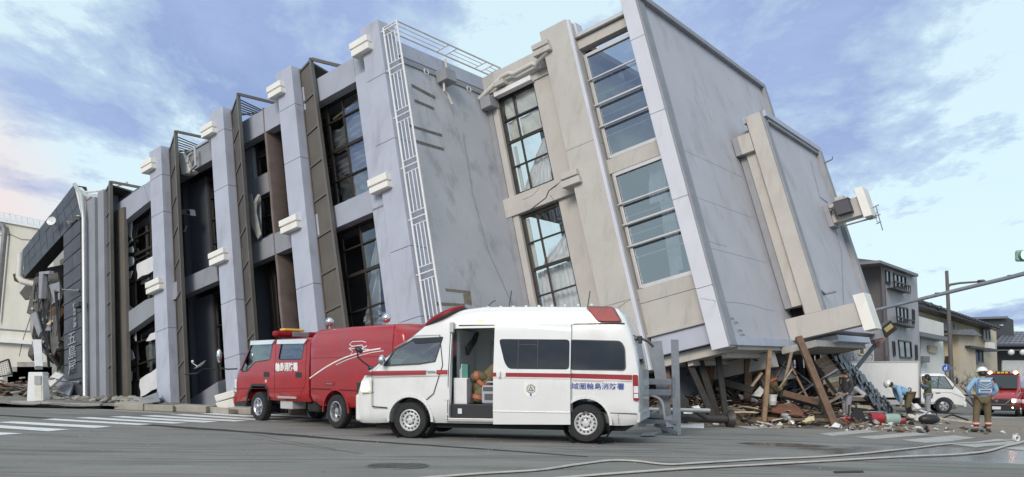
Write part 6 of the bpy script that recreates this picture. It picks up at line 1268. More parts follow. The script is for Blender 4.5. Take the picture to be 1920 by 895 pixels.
while n_pl < 280 and tries < 4000:
    tries += 1
    x = rb.uniform(3.4, 15.6); y = rb.uniform(20.9, 28.8); h = heap(x, y)
    if rb.random() > min(1, .03+h*1.9) or (x > 9.9 and y < 26.9): continue
    k = rb.randrange(9); me = plank_me[k].copy() if False else plank_me[k]
    o = bpy.data.objects.new('broken_plank', me); col.objects.link(o); m_ = rb.choice(PL['broken_plank'])
    if not me.materials: me.materials.append(m_)
    o.material_slots[0].link = 'OBJECT'; o.material_slots[0].material = m_
    o.location = (x, y, hz(x, y)+rb.uniform(.02, .22)); o.rotation_euler = (rb.gauss(0, .5), rb.gauss(0, .28), rb.uniform(0, 3.14))
    zn = 'behind the black timbers' if x < 6.3 else 'around the wide upright post' if x < 8.2 else 'near the red-brown board' if x < 10 else 'below the crushed tiled roof'; ln_ = max(v.co.x for v in me.vertices)
    prop(o, '%s %s plank lying in the heap %s, %s' % ('short' if ln_ < .55 else 'medium' if ln_ < .85 else 'long', WORD[m_], zn, 'at the front' if y < 23.6 else 'further back'), 'plank', 'splintered planks in the rubble heap'); n_pl += 1
def post(name, a, b, w_, d_, m, label, h_=None, cat='timber post', up=(0, 1, 0)):
    (ax, ay, ad), (bx_, by, bd_) = a, b; A, B2 = at(ax, ay, ad), at(bx_, by, bd_); return MB().bar(A, B2, w_, d_, up).build(name, m, label=label, cat=cat, bevel=.008)
m_oak = mat('worn_brown_post', (.145, .088, .056), .8, var=.3, scale=4, bump=.25, bscale=22, dirt=(.09, .06, .045), dirt_amt=.5)
post('timber_post', (1403, 655, 23.6), (1400, 772, 23.4), .22, .16, m_oak, 'wide upright brown post under raised building corner'); post('timber_post', (1443, 656, 22.6), (1432, 792, 21.9), .12, .12, m_wood, 'narrow pale brown post standing before the rescuer in the wreck')
post('leaning_timber', (1497, 632, 22.8), (1566, 800, 21.6), .19, .14, m_oak, 'long notched brown timber leaning in front of the rubble', cat='timber'); post('leaning_timber', (1469, 660, 24.2), (1515, 748, 23.4), .06, .06, m_wood, 'thin stick leaning under the building edge', cat='timber')
post('leaning_timber', (1284, 664, 22.2), (1337, 783, 21.6), .17, .15, m_black, 'leftmost slanting black timber under the building', cat='timber'); post('leaning_timber', (1308, 664, 22.4), (1346, 785, 21.9), .19, .15, m_black, 'second slanting black timber beside the leftmost one', cat='timber'); post('leaning_timber', (1345, 658, 22.1), (1361, 782, 21.6), .15, .13, m_black, 'steep black timber below the pale fin', cat='timber')
post('leaning_timber', (1440, 664, 24.0), (1408, 730, 23.6), .14, .12, m_oak, 'short brown brace slanting against the wide upright post', cat='timber'); post('leaning_timber', (1428, 700, 23.2), (1405, 730, 22.8), .07, .07, m_palewood, 'pale split lath under the short brown brace', cat='timber'); post('leaning_timber', (1246, 668, 22.6), (1260, 760, 22.2), .14, .1, m_oak, 'brown plank standing behind the steel frame', cat='timber')
post('fallen_beam', (1352, 716, 22.8), (1412, 732, 22.5), .20, .16, m_black, 'black beam lying level between two posts', cat='beam'); post('fallen_beam', (1462, 738, 23.4), (1545, 762, 23.2), .22, .2, m_black, 'charred beam lying across the right of the heap', cat='beam'); post('fallen_beam', (1468, 737, 23.0), (1535, 755, 22.9), .18, .05, m_oak, 'brown board resting on the charred beam', cat='beam')
def sheet(name, px, th, m, label, cat): 
    P_ = [at(*q) for q in px]; n = (P_[1]-P_[0]).cross(P_[2]-P_[0]).normalized()*th; MB().prism(P_, n).build(name, m, label=label, cat=cat, bevel=.006)
sheet('board_panel', [(1446, 757, 22.6), (1490, 757, 22.7), (1507, 773, 22.3), (1505, 780, 22.0), (1447, 772, 22.2)], .04, mat('red_brown_board', (.22, .09, .05), .8), 'broad red-brown board in the middle of the heap', 'board'); sheet('board_panel', [(1324, 686, 23.6), (1341, 685, 23.6), (1336, 730, 23.4), (1332, 732, 23.4)], .04, mat('red_brown_board', (.22, .09, .05), .8), 'red-brown door leaf behind black timbers', 'board'); sheet('board_panel', [(1292, 725, 24), (1322, 712, 24), (1326, 770, 23.6), (1308, 770, 23.6)], .05, mat('red_brown_board', (.22, .09, .05), .8), 'dark red board low behind leftmost black timber', 'board')
sheet('metal_sheet', [(1409, 742, 22.7), (1425, 724, 22.9), (1434, 733, 22.8), (1426, 744, 22.6)], .03, m_plaster, 'bent pale metal sheet beside the wide brown post', 'metal sheet'); sheet('cabinet_unit', [(1443, 681, 25.2), (1478, 684, 25.2), (1478, 689, 25.0), (1443, 687, 25.0)], .3, m_wtrim, 'white cabinet crushed under the building edge', 'cabinet')
wb = root('white_basin', at(1447, 752, 22.4), label='white plastic tub half buried in the rubble', cat='tub'); c = at(1448, 752, 22.4); MB().lathe([(.11, .0), (.14, .16), (.155, .16), (.155, .18), (.12, .18), (.10, .03), (.001, .03)], 24, M.Translation(c) @ M.Rotation(R_(-90), 4, 'Y'), False).build('tub', m_wtrim, wb, smooth=35); MB().lathe([(.10, -.12), (.14, 0)], 20, M.Translation(c) @ M.Rotation(R_(-90), 4, 'Y')).build('tub_base', m_plaster, wb)
for i, (x, y, d_, s_) in enumerate(((1513, 790, 21.3, .16), (1522, 785, 21.4, .13), (1507, 792, 21.2, .10))): MB().chunk(at(x, y, d_), s_, 14, .7, 60+i).build('insulation_lump', mat('yellow_insulation', (.56, .48, .28), .95, var=.15, bump=.4, bscale=20), label=('large', 'upper', 'small front')[i]+' lump of yellow insulation foam at the heap edge', cat='insulation', group='insulation lumps')
for i, (x, y, d_) in enumerate(((1476, 785, 21.4), (1484, 792, 21.2), (1472, 779, 21.6))): MB().chunk(at(x, y, d_), .13, 22, .7, 70+i).build('foil_scrap', mat('crumpled_foil', (.5, .48, .46), .3, metal=.6, var=.3, scale=14), label=('middle', 'front', 'back')[i]+' crumpled foil scrap in front of the red-brown board', cat='foil', group='foil scraps')
sheet('white_debris', [(1558, 800, 21.2), (1566, 792, 21.3), (1576, 796, 21.3), (1574, 802, 21.1)], .05, m_wtrim, 'white broken tile at the foot of long leaning timber', 'tile')
# fallen sign column and its foot
fc = root('fallen_column', at(1320, 790, 20.4), label='dark brown fallen lamp column with flared base on the road', cat='column'); m_col = mat('dark_bronze_column', (.06, .05, .045), .5, metal=.3, var=.15)
a, b = at(1195, 779, 19.8), at(1362, 787, 20.6); MB().tube([a, b], .105, 14).build('shaft', m_col, fc, smooth=True); MB().lathe([(.12, 0), (.24, .10), (.26, .14), (.001, .14)], 18, M.Translation(b) @ (b-a).to_track_quat('X', 'Z').to_matrix().to_4x4(), False).build('base_flange', m_col, fc, smooth=35)
MB().tube([at(1285, 760, 19.6), at(1326, 786, 19.9)], [.05, .07], 10).build('side_arm', m_col, fc, smooth=True)
hx = [at(x, y, 19.3) for x, y in ((1263, 732), (1273, 732), (1291, 750), (1290, 764), (1277, 771), (1263, 762))]; MB().prism(hx, (.05, .35, 0)).build('lamp_housing', m_col, fc, bevel=.02)
sheet('white_board', [(1274, 794, 20.2), (1320, 794, 20.3), (1320, 803, 20.0), (1274, 805, 19.9)], .05, m_wtrim, 'white board lying flat beside fallen lamp column', 'board')
# galvanised steel frame behind the ambulance
sf = root('steel_frame', on_ground(3.6, 17.6), label='galvanised steel post frame bent behind the ambulance tail', cat='steel frame')
def hbeam(a, b, w_, m=m_galv, name='post'):
    A, B2 = at(*a), at(*b); d_ = (B2-A).normalized(); y = V((0, 1, 0)); x = d_.cross(y).normalized(); mb = MB(); mb.bar(A, B2, .012, w_*.9, x)
    for s_ in (-1, 1): mb.bar(A+x*s_*w_/2, B2+x*s_*w_/2, .014, w_, x)
    mb.build(name, m, sf)
hbeam((1230, 640, 17.6), (1252, 812, 17.2), .13); hbeam((1265, 637, 17.2), (1270, 816, 16.9), .085); hbeam((1196, 648, 18.4), (1204, 800, 18.0), .09)
for y0, y1, d_ in ((711, 722, 17.1), (731, 742, 17.1)): MB().prism([at(1197, y0-1, d_+.1), at(1262, y0, d_), at(1262, y1, d_), at(1197, y1-1, d_+.1)], (0, .06, 0)).build('cross_plate', m_galv, sf, bevel=.006)
MB().prism([at(1261, 706, 17), at(1264, 706, 17), at(1265, 745, 17), at(1261, 745, 17)], (0, .12, 0)).build('end_plate', m_galv, sf)
for q in (((1197, 778, 17.4), (1252, 782, 17.2)), ((1197, 790, 17.2), (1268, 792, 16.9)), ((1228, 796, 17.2), (1268, 812, 16.8))): MB().bar(at(*q[0]), at(*q[1]), .05, .09).build('lower_rail', m_galv, sf, bevel=.004)
MB().prism([at(1245, 782, 17.0), at(1262, 778, 17.0), at(1262, 800, 16.9), at(1250, 802, 16.9)], (0, .05, 0)).build('gusset', m_galv, sf)
MB().tube(spline([at(1200, 744, 17.3), at(1222, 742, 17.2), at(1240, 752, 17.1), at(1245, 775, 17.0), at(1247, 790, 17.0)], 6), .03, 8).build('conduit', mat('grey_conduit', (.4, .38, .33), .6), sf, smooth=True)
MB().tube([at(1200, 768, 18.2), at(1330, 770, 18.9)], .05, 10).build('rail_pipe', m_alu, label='silver pipe lying level behind the steel frame', cat='pipe', smooth=True)
for i, (x, y, d_) in enumerate(((1208, 770, 18.6), (1228, 775, 18.4), (1290, 772, 20.8), (1306, 768, 21))): MB().chunk(at(x, y, d_), .17, 16, .9, 80+i).build('scrap_heap', (m_plaster, m_alu, m_alu, m_wtrim)[i], label=('pale broken lump just behind ambulance tail', 'silver scrap lump low inside the steel frame', 'silver scrap lump behind the fallen column', 'white scrap lump behind the fallen column')[i], cat='scrap')
sheet('flat_plate', [(1205, 812, 16.2), (1235, 810, 16.4), (1226, 816, 15.9), (1200, 817, 15.8)], .015, m_tin, 'thin metal plate lying on the road behind ambulance', 'metal plate')
# the crushed tiled roof
rf = root('crushed_roof', on_ground(12, 27), label='slumped tiled roof of crushed wooden house with boards showing', cat='roof')
TL, TR, BR, BL = at(1520, 668, 25.2), at(1560, 648, 28.0), at(1684, 782, 28.6), at(1592, 766, 25.6)
def rq(u, v): return TL.lerp(TR, u).lerp(BL.lerp(BR, u), v)+V((0, 0, -.18*math.sin(v*3.14)*(1-u)+.05*mnoise.noise(V((u*4, v*5, 0)))))
nrm = (TR-TL).cross(BL-TL).normalized(); nrm = nrm if nrm.z > 0 else -nrm
for k in range(14):
    v0, v1 = k/14, (k+.93)/14; u0 = rb.uniform(-.06, .08)
    if rb.random() < .1: continue
    q = [rq(u0, v0), rq(.95, v0), rq(.95, v1), rq(u0+rb.uniform(-.1, .1), v1)]; MB().prism(q, -nrm*.04).build('roof_board', rb.choice((m_greyw, m_wood, m_palewood, m_wood)), rf)
tme = MB().hexa([V((x, y, z)) for z in (0, .025) for x, y in ((-.14, -.16), (.14, -.16), (.14, .16), (-.14, .16))]).mesh('roof_tile'); tme.materials.append(m_tilek); NU, NV = 9, 20
for j in range(NV):
    for i in range(NU):
        u, v = (i+.5)/NU, (j+.5)/NV
        if u < .52+.25*mnoise.noise(V((v*3.1, 7, 0))): continue
        c = rq(u, v)+nrm*(.05+rb.uniform(0, .07)); e1 = (TR-TL).normalized(); e2 = nrm.cross(e1)
        mt = M((e1, e2, nrm)).transposed().to_4x4(); o = bpy.data.objects.new('roof_tile', tme); col.objects.link(o); o.parent = rf
        o.matrix_local = FRAME[rf] @ M.Translation(c) @ mt @ M.Rotation(rb.gauss(0, .08), 4, 'Z') @ M.Rotation(rb.gauss(.10, .07), 4, 'X') @ M.Rotation(rb.gauss(0, .05), 4, 'Y') @ M.Diagonal((1.25*rb.uniform(.8, 1.1), 1.1*rb.uniform(.7, 1.1), 1, 1))
for k in range(4): v = .1+.27*k; MB().bar(rq(0, v)-nrm*.12, rq(1, v)-nrm*.12, .10, .10).build('purlin', m_oldwood, rf)
MB().bar(TL-nrm*.1, BL-nrm*.1, .16, .14).build('verge_beam', m_black, rf); MB().prism([at(1600, 726, 26.4), at(1606, 724, 26.4), at(1624, 738, 26.4), at(1622, 742, 26.4)], -nrm*.05).build('white_flashing', m_wtrim, rf)
hw = root('house_wreck_wall', on_ground(10, 28), label='splintered board wall of the crushed house under the wing', cat='wall')
for k in range(16):
    x = 1452+k*5.6; MB().bar(at(x+rb.uniform(-3, 3), 652+rb.uniform(0, 10), 27.5), at(x+6+rb.uniform(-3, 3), 748, 27.0), .10, .03).build('wall_board', rb.choice((m_oldwood, m_black, m_oldwood, m_greywall, m_wood)), hw)
MB().prism([at(1235, 690, 27), at(1560, 690, 30), at(1590, 760, 30), at(1235, 770, 26.5)], (.3, 1.2, 0)).build('shade_backing', m_dark, hw)  # dark slab added behind the heap, its colour standing in for shade under the floor
for k in range(5):
    x = rb.uniform(1470, 1540); y = rb.uniform(700, 735); MB().chunk(at(x, y, rb.uniform(24.5, 26)), rb.uniform(.2, .4), 14, .6, 90+k).build('bedding_bundle', mat('blue_grey_cloth', (.06, .07, .10), .9, var=.4, scale=4), label='dark blue-grey cloth bundle buried deep in the house wreck', cat='bundle', group='cloth bundles in the wreck')
# rescue gear on the road
gx = root('rescue_saw', gp(1600, 797), label='red and black engine cutter standing on the road by the heap', cat='power tool'); c = gp(1600, 797)
MB().box(-.35, .0, -.15, .15, .02, .26, M.Translation(c)).build('engine_housing', m_red, gx, bevel=.04); MB().box(-.1, .25, -.14, .14, .02, .2, M.Translation(c)).build('tank', m_lensd, gx, bevel=.04); MB().tube([c+V((-.15, 0, .26)), c+V((-.13, 0, .6)), c+V((.08, 0, .62)), c+V((.14, 0, .2))], .03, 8).build('handle', m_blackp, gx, smooth=True); MB().lathe([(.2, -.03), (.2, .03)], 20, M.Translation(c+V((.05, -.16, .28))) @ X90).build('blade_guard', m_blackp, gx)
gx = root('engine_pump', gp(1642, 797), label='small engine pump with green hose reel on the road', cat='pump'); c = gp(1640, 797)
MB().box(-.45, -.1, -.16, .16, .04, .3, M.Translation(c)).build('engine', m_blackp, gx, bevel=.05); MB().lathe([(.18, -.2), (.19, -.1), (.19, .1), (.18, .2)], 20, M.Translation(c+V((.05, 0, .2)))).build('red_drum', m_red, gx, smooth=35); MB().lathe([(.16, .0), (.17, .05), (.17, .4), (.15, .45)], 20, M.Translation(c+V((.3, 0, .18)))).build('green_drum', mat('pale_green_plastic', (.30, .40, .34), .4), gx, smooth=35); MB().tube([c+V((.75, 0, .1)), c+V((.95, .05, .12))], .09, 10).build('outlet', m_lensd, gx); MB().tube([c+V((-.45, -.1, .05)), c+V((-.4, -.1, .4)), c+V((.2, -.1, .42)), c+V((.3, -.1, .36))], .02, 6).build('carry_frame', m_chrome, gx, smooth=True)
gb_ = root('black_bag', gp(1742, 796), label='black holdall lying on the road beside the green coat', cat='bag'); c = gp(1742, 796); MB().sphere(c+V((0, 0, .17)), .2, 18, 12, (1.75, .9, .85)).build('bag_body', m_blackp, gb_, smooth='all'); MB().tube(spline([c+V((-.2, -.1, .3)), c+V((-.1, -.18, .42)), c+V((.1, -.18, .42)), c+V((.2, -.1, .3))], 5), .015, 6).build('strap', m_blackp, gb_, smooth=True)
pb = root('white_plastic_bags', gp(1722, 793), label='white bags with dark blotches piled beside black holdall', cat='bag'); c = gp(1724, 792)
for k in range(7): MB().chunk(c+V((rb.uniform(-.4, .35), rb.uniform(-.2, .2), .14+.09*k*rb.random())), .2, 24, .8, 120+k).build('bag_lobe', (m_wtrim, m_wpaint, m_blackp)[k % 3 if k % 3 < 2 or k == 5 else 0], pb, smooth=30)
MB().tube(spline([at(1705, 752, 28), at(1722, 768, 27.5), at(1745, 776, 27.3), at(1700, 762, 28)], 6), .03, 6).build('bent_tube', m_wtrim, label='bent white tube frame behind the green coated person', cat='tube', smooth=True)
MB().bar(at(1750, 783, 27), at(1830, 793, 26.4), .07, .05).build('long_pole', m_palewood, label='long pale pole lying on the road before white truck', cat='pole'); MB().tube([at(1750, 790, 26.5), at(1785, 778, 28), at(1815, 788, 27)], .03, 6).build('bent_bar', m_black, label='bent dark bar lying in front of white truck', cat='bar', smooth=True)

# ================================================================== vehicles beyond
def box_truck():
    f = V((.945, -.327, 0)); p = gp(1770, 776); rt_ = V((f.y, -f.x, 0)); o = p-rt_*.85; o.z = p.z        # the right flank faces the camera
    t = root('box_truck', o, math.atan2(f.y, f.x), 'white box truck parked beyond the rubble heap', 'truck'); FRAME[t] = None
    def side(z): return .86 if z < .95 else .86-.07*(z-.95)/.9
    st = [(-.95, .50, 1.80, 1), (-.9, .45, 1.86, 1), (-.2, .42, 1.88, 1), (.05, .42, 1.83, 1), (.3, .40, 1.55, .99), (.55, .38, 1.22, .98), (.75, .36, 1.0, .96), (.86, .36, .85, .94), (.88, .42, .6, .9)]
    bd = Body(st, side); cab = bd.mb().build('cab', m_wpaint, t, local=True); FRAME[cab] = None
    dw = [(.38, 1.15), (.05, 1.72), (-.55, 1.74), (-.55, 1.18)]; cut(cab, [MB().prism([V((x, -.78, z)) for x, z in ((-.85, .7), (.55, .7), (.5, 1.1), (.02, 1.74), (-.85, 1.74))], (0, 1.56, 0)), side_cut(dw, -1.2, -.5), side_cut(dw, .5, 1.2), MB().prism([V((x, -.7, z)) for x, z in ((.62, 1.22), (.22, 1.78), (.0, 1.66), (.4, 1.06))], (0, 1.4, 0)), arch_cut(0, .34, .43, -1.3, -.5), arch_cut(0, .34, .43, .5, 1.3)])
    bd.patch(rounded(dw, .05), -.012, .006, sgn=-1).build('side_window', g_car, t, local=True); bd.strip(dw+[dw[0]], .03, .004, .02, sgn=-1).build('window_seal', m_blackp, t, local=True); bd.strip([(-.25, 1.18), (-.2, 1.73)], .035, .004, .02, sgn=-1).build('window_bar', m_blackp, t, local=True)
    bd.patch([(-.60, 1.76), (-.92, 1.74), (-.92, 1.2), (-.62, 1.2)], .006, .01, sgn=-1).build('quarter_window', m_tint, t, local=True)
    MB().prism([V((.60, -.74, 1.16)), V((.60, .74, 1.16)), V((.14, .70, 1.76)), V((.14, -.70, 1.76))], (.012, 0, .01)).build('windscreen', g_car, t, local=True)
    bd.strip([(-.62, 1.0), (.3, .98), (.8, .75)], .01, .003, .006, sgn=-1).build('panel_gap', m_seam, t, local=True); bd.strip([(-.15, .95), (-.35, .95)], .04, .006, .02, sgn=-1).build('door_handle', m_blackp, t, local=True)
    for y in (-.66, .66): hl = MB().box(.78, .89, y-.17, y+.17, .62, .82).build('headlamp', m_lensw, t, local=True, bevel=.03)
    MB().box(.84, .9, -.5, .5, .66, .84).build('grille', m_blackp, t, local=True, bevel=.02); MB().box(.8, .93, -.86, .86, .32, .56).build('bumper', m_wpaint, t, local=True, bevel=.04); MB().box(.92, .94, -.2, .2, .38, .5).build('number_plate', m_wtrim, t, local=True)
    for y in (-.6, .6): MB().lathe([(.07, 0), (.07, .02)], 12, M.Translation((.925, y, .44))).build('fog_lamp', m_lensw, t, local=True)
    MB().tube([V((.35, -.86, 1.2)), V((.5, -1.0, 1.5))], .015, 6).build('mirror_stalk', m_blackp, t, local=True); MB().box(.46, .54, -1.08, -.92, 1.38, 1.68).build('mirror', m_blackp, t, local=True, bevel=.02)
    bx = MB().box(-4.35, -1.06, -.92, .92, .75, 2.42).build('cargo_box', m_wpaint, t, local=True, bevel=.015); FRAME[bx] = None
    for z in (.75, 2.42): MB().bar(V((-4.36, -.925, z)), V((-1.05, -.925, z)), .05, .05).build('box_rail', m_alu, bx, local=True)
    for x in (-4.35, -1.06): MB().bar(V((x, -.925, .75)), V((x, -.925, 2.42)), .05, .05).build('box_corner', m_alu, bx, local=True)
    MB().box(-4.2, .2, -.4, .4, .45, .72).build('chassis', m_under, t, local=True); MB().box(-3.0, -1.4, -.85, -.78, .4, .62).build('side_guard', m_alu, t, local=True)
    for s in (0, -2.6):
        for sd in (-1, 1): wheel(t, s, sd*.74, .34, .2, sd, m_rims, steel=False)
    return t
box_truck()
def red_van():
    p = gp(1872, 781); f = V((-.64, -.768, 0)); t = root('red_emergency_van', V((p.x+.5, p.y+.7, p.z)), math.atan2(f.y, f.x), 'red emergency van facing the camera with lit headlamp and beacons', 'van'); FRAME[t] = None
    k = .92; t.scale = (k, k, k)
    def side(z): return .86 if z < 1.05 else .86-.12*(z-1.05)/.9
    st = [(-4.2, .4, 1.9, .98), (-4.0, .35, 2.0, 1), (-1.3, .34, 2.02, 1), (-.9, .34, 1.96, 1), (-.45, .33, 1.62, .99), (-.05, .33, 1.28, .98), (.35, .32, 1.12, .96), (.75, .30, 1.02, .92), (.92, .30, .88, .88), (.96, .34, .6, .86)]
    bd = Body(st, side); b = bd.mb().build('body', m_red, t, local=True, smooth=38)
    for s in (-.1, -2.9):
        for sd in (-1, 1): wheel(t, s, sd*.76, .33, .2, sd, m_rims, steel=False)
    MB().prism([V((.02, -.74, 1.31)), V((.02, .74, 1.31)), V((-.86, .66, 1.965)), V((-.86, -.66, 1.965))], (.035, 0, .045)).build('windscreen', m_tint, t, local=True); MB().tube([V((.08, -.6, 1.36)), V((.0, .1, 1.42))], .012, 6).build('wiper', m_blackp, t, local=True)
    MB().box(.9, .985, -.62, .62, .62, .86).build('grille', m_blackp, t, local=True, bevel=.03)
    for a, c in (((.98, -.62, .88), (.985, -.34, .58)), ((.98, .62, .88), (.985, .34, .58)), ((.985, -.36, .59), (.985, .36, .59))): MB().bar(V(a), V(c), .04, .07, (1, 0, 0)).build('grille_chrome', m_chrome, t, local=True)
    MB().lathe([(.08, 0), (.08, .012)], 18, M.Translation((.985, 0, .75))).build('round_badge', m_chrome, t, local=True)
    MB().box(.88, .985, -.80, .80, .28, .60).build('front_bumper', m_blackp, t, local=True, bevel=.04); MB().box(.985, .995, -.18, .18, .34, .48).build('number_plate', m_wtrim, t, local=True)
    for y in (-.70, .70):
        hl = MB().box(.80, .97, y-.14, y+.14, .66, .88).build('headlamp', m_lensw, t, local=True, bevel=.04); FRAME[hl] = None; MB().sphere((.93, y, .77), .085, 14, 10).build('bulb', m_litw if y > 0 else m_lensw, hl, local=True, smooth='all')
    MB().sphere((.94, .66, .44), .055, 12, 8).build('fog_lamp', m_litw, t, local=True, smooth='all'); MB().sphere((.94, -.66, .44), .055, 12, 8).build('fog_lamp', m_lensw, t, local=True, smooth='all')
    lb = root('beacon_bar', (0, 0, 0)); lb.parent = t; lb.location = (-1.05, 0, 2.0); FRAME[lb] = None
    MB().box(-.12, .12, -.7, .7, 0, .1).build('bar_base', m_lensr, lb, local=True, bevel=.03)
    for y in (-.55, .55): MB().sphere((.06, y, .12), .10, 14, 10).build('beacon', m_litr, lb, local=True, smooth='all')
    MB().box(.0, .1, -.32, .32, .06, .2).build('sign_box', m_blackp, lb, local=True, bevel=.02)
    yl = mat('yellow_sign_print', (.62, .55, .05), .5)
    for k2 in range(3): MB().box(.1, .106, -.24+.17*k2, -.11+.17*k2, .09, .17).build('sign_panel', yl, lb, local=True)
    for y in (-.94, .94): MB().box(-.3, -.18, y-.09, y+.09, 1.18, 1.38).build('door_mirror', m_red, t, local=True, bevel=.04)
    bd.patch([(-.35, 1.2), (-.95, 1.8), (-1.6, 1.82), (-1.6, 1.2)], .005, .01).build('side_window', m_tint, t, local=True); bd.patch([(-.35, 1.2), (-.95, 1.8), (-1.6, 1.82), (-1.6, 1.2)], .005, .01, sgn=-1).build('side_window', m_tint, t, local=True)
    return t
red_van()
def red_car():
    p = gp(1948, 783); f = V((-.66, -.75, 0)); t = root('red_command_car', V((p.x+.6, p.y+.5, p.z)), math.atan2(f.y, f.x), 'red car cut off by the right edge beside red van', 'car'); FRAME[t] = None
    def side(z): return .84 if z < .9 else .84-.2*(z-.9)/.6
    st = [(-3.4, .4, 1.2, .9), (-3.1, .3, 1.45, .97), (-1.2, .28, 1.50, 1), (-.5, .28, 1.40, 1), (.05, .28, 1.06, .98), (.6, .28, .95, .94), (.85, .3, .8, .9), (.9, .36, .6, .86)]
    bd = Body(st, side); bd.mb().build('body', m_red, t, local=True, smooth=38)
    for s in (.0, -2.5):
        for sd in (-1, 1): wheel(t, s, sd*.74, .31, .19, sd, m_rims, steel=False)
    MB().prism([V((.06, -.66, 1.08)), V((.06, .66, 1.08)), V((-.46, .56, 1.42)), V((-.46, -.56, 1.42))], (.03, 0, .03)).build('windscreen', m_lensw, t, local=True)
    for y in (-.92, .92): MB().box(-.25, -.1, y-.1, y+.1, 1.0, 1.16).build('door_mirror', m_red, t, local=True, bevel=.04)
    for y in (-.6, .6): MB().box(.72, .9, y-.17, y+.17, .62, .8).build('headlamp', m_lensw, t, local=True, bevel=.04)
    MB().box(.82, .93, -.7, .7, .3, .55).build('front_bumper', m_blackp, t, local=True, bevel=.04); return t
red_car()
# ================================================================== people
m_skin = mat('skin', (.48, .30, .21), .55, var=.06, scale=8)
def skinned(name, joints, edges, m, parent, sub=2, smooth='all'):
    """A continuous surface grown over connected joints {name: (point, radius)}."""
    names = list(joints); me = bpy.data.meshes.new(name); me.from_pydata([tuple(joints[n][0]) for n in names], [(names.index(a), names.index(b)) for a, b in edges], [])
    o = bpy.data.objects.new(name, me); col.objects.link(o); sk = o.modifiers.new('skin', 'SKIN'); sk.use_smooth_shade = True
    for i, n in enumerate(names):
        r = joints[n][1]; r = r if isinstance(r, tuple) else (r, r); me.skin_vertices[0].data[i].radius = r; me.skin_vertices[0].data[i].use_root = (i == 0)
    ss = o.modifiers.new('sub', 'SUBSURF'); ss.levels = sub; ss.render_levels = sub
    bake(o); o.data.materials.clear(); o.data.materials.append(m); o.parent = parent
    for p in o.data.polygons: p.use_smooth = True
    return o
def person(base, rz, label, pose, top_m, leg_m, shoe_m, head='hair', hat_m=None, coat=False, group=None, scale=1.0, gear=None):
    t = root('person', base, rz, label, 'person', group, scale=scale); FRAME[t] = None
    J = {k: V(v) for k, v in pose.items()}
    hips, chest, neck, hd = J['hips'], J['chest'], J['neck'], J['head']
    up = (hd-neck).normalized()
    B_ = {'hips': (hips, .12), 'waist': (hips.lerp(chest, .5), .11), 'chest': (chest, (.135, .105)), 'neck': (neck, .055), 'jaw': (neck.lerp(hd, .55), .075), 'head': (hd, .095), 'crown': (hd+up*.07, .075)}
    E_ = [('hips', 'waist'), ('waist', 'chest'), ('chest', 'neck'), ('neck', 'jaw'), ('jaw', 'head'), ('head', 'crown')]
    for s in 'lr':
        for a, r in (('sh', .06), ('el', .042), ('wr', .030), ('ha', .034)): B_[a+s] = (J[a+s], r)
        for a, r in (('hip', .085), ('kn', .058), ('an', .042), ('toe', .036)): B_[a+s] = (J[a+s], r)
        E_ += [('chest', 'sh'+s), ('sh'+s, 'el'+s), ('el'+s, 'wr'+s), ('wr'+s, 'ha'+s), ('hips', 'hip'+s), ('hip'+s, 'kn'+s), ('kn'+s, 'an'+s), ('an'+s, 'toe'+s)]
    body = skinned('body', B_, E_, m_skin, t)
    # face and hands
    fwd = J['face'].normalized(); sd = fwd.cross(up).normalized()
    fm = MB(); fm.sphere(hd+fwd*.10+up*-.01, .018, 8, 6, (1, 1, 1.3)); fm.build('nose', m_skin, t, local=True, smooth='all')
    for s in (-1, 1):
        MB().sphere(hd+fwd*.082+sd*s*.034+up*.018, .013, 8, 6).build('eye', m_blackp, t, local=True, smooth='all'); MB().sphere(hd+sd*s*.098-up*.01, .026, 8, 6, (.6, .6, 1)).build('ear', m_skin, t, local=True, smooth='all')
    MB().sphere(hd+fwd*.085-up*.045, .022, 8, 5, (1, 1, .35)).build('mouth', mat('lips', (.36, .17, .14), .5), t, local=True, smooth='all')
    for s in 'lr':
        h, w_ = J['ha'+s], J['wr'+s]; d = (h-w_).normalized(); x = d.cross(V((0, 0, 1))); x = x.normalized() if x.length > .1 else V((1, 0, 0)); y = x.cross(d)
        fg = MB()
        for k in range(4): o_ = x*(.028-.0185*k); ln = (.060, .070, .066, .052)[k]; fg.tube([h+o_+d*.01, h+o_+d*(.02+ln*.5)-y*.004, h+o_+d*(.015+ln)-y*.022], [.0095, .009, .007], 6)
        fg.tube([h+x*.03-d*.03, h+x*.055+d*.0, h+x*.058+d*.03-y*.01], [.011, .010, .008], 6); fg.build('fingers', m_skin, t, local=True, smooth='all')
    # clothes
    tr = {'hips': (hips+V((0, 0, .02)), (.155, .135))}; te = []
    for s in 'lr':
        tr['hip'+s] = (J['hip'+s], .115); tr['kn'+s] = (J['kn'+s], .088); tr['an'+s] = (J['an'+s]+V((0, 0, .05)), .078); te += [('hips', 'hip'+s), ('hip'+s, 'kn'+s), ('kn'+s, 'an'+s)]
    trs = skinned('trousers', tr, te, leg_m, t)
    wst = hips.lerp(chest, .12)
    jk = {'chest': (chest, (.185, .15)), 'waist': (hips.lerp(chest, .55), (.165, .145)), 'hem': (hips+V((0, 0, -.22 if coat else -.02)), (.19, .175) if coat else (.17, .15)), 'collar': (neck-up*.01, .075)}; je = [('chest', 'waist'), ('waist', 'hem'), ('chest', 'collar')]
    for s in 'lr':
        jk['sh'+s] = (J['sh'+s], .085); jk['el'+s] = (J['el'+s], .068); jk['wr'+s] = (J['wr'+s], .052); je += [('chest', 'sh'+s), ('sh'+s, 'el'+s), ('el'+s, 'wr'+s)]
    jacket = skinned('jacket', jk, je, top_m, t); FRAME[jacket] = None; FRAME[trs] = None
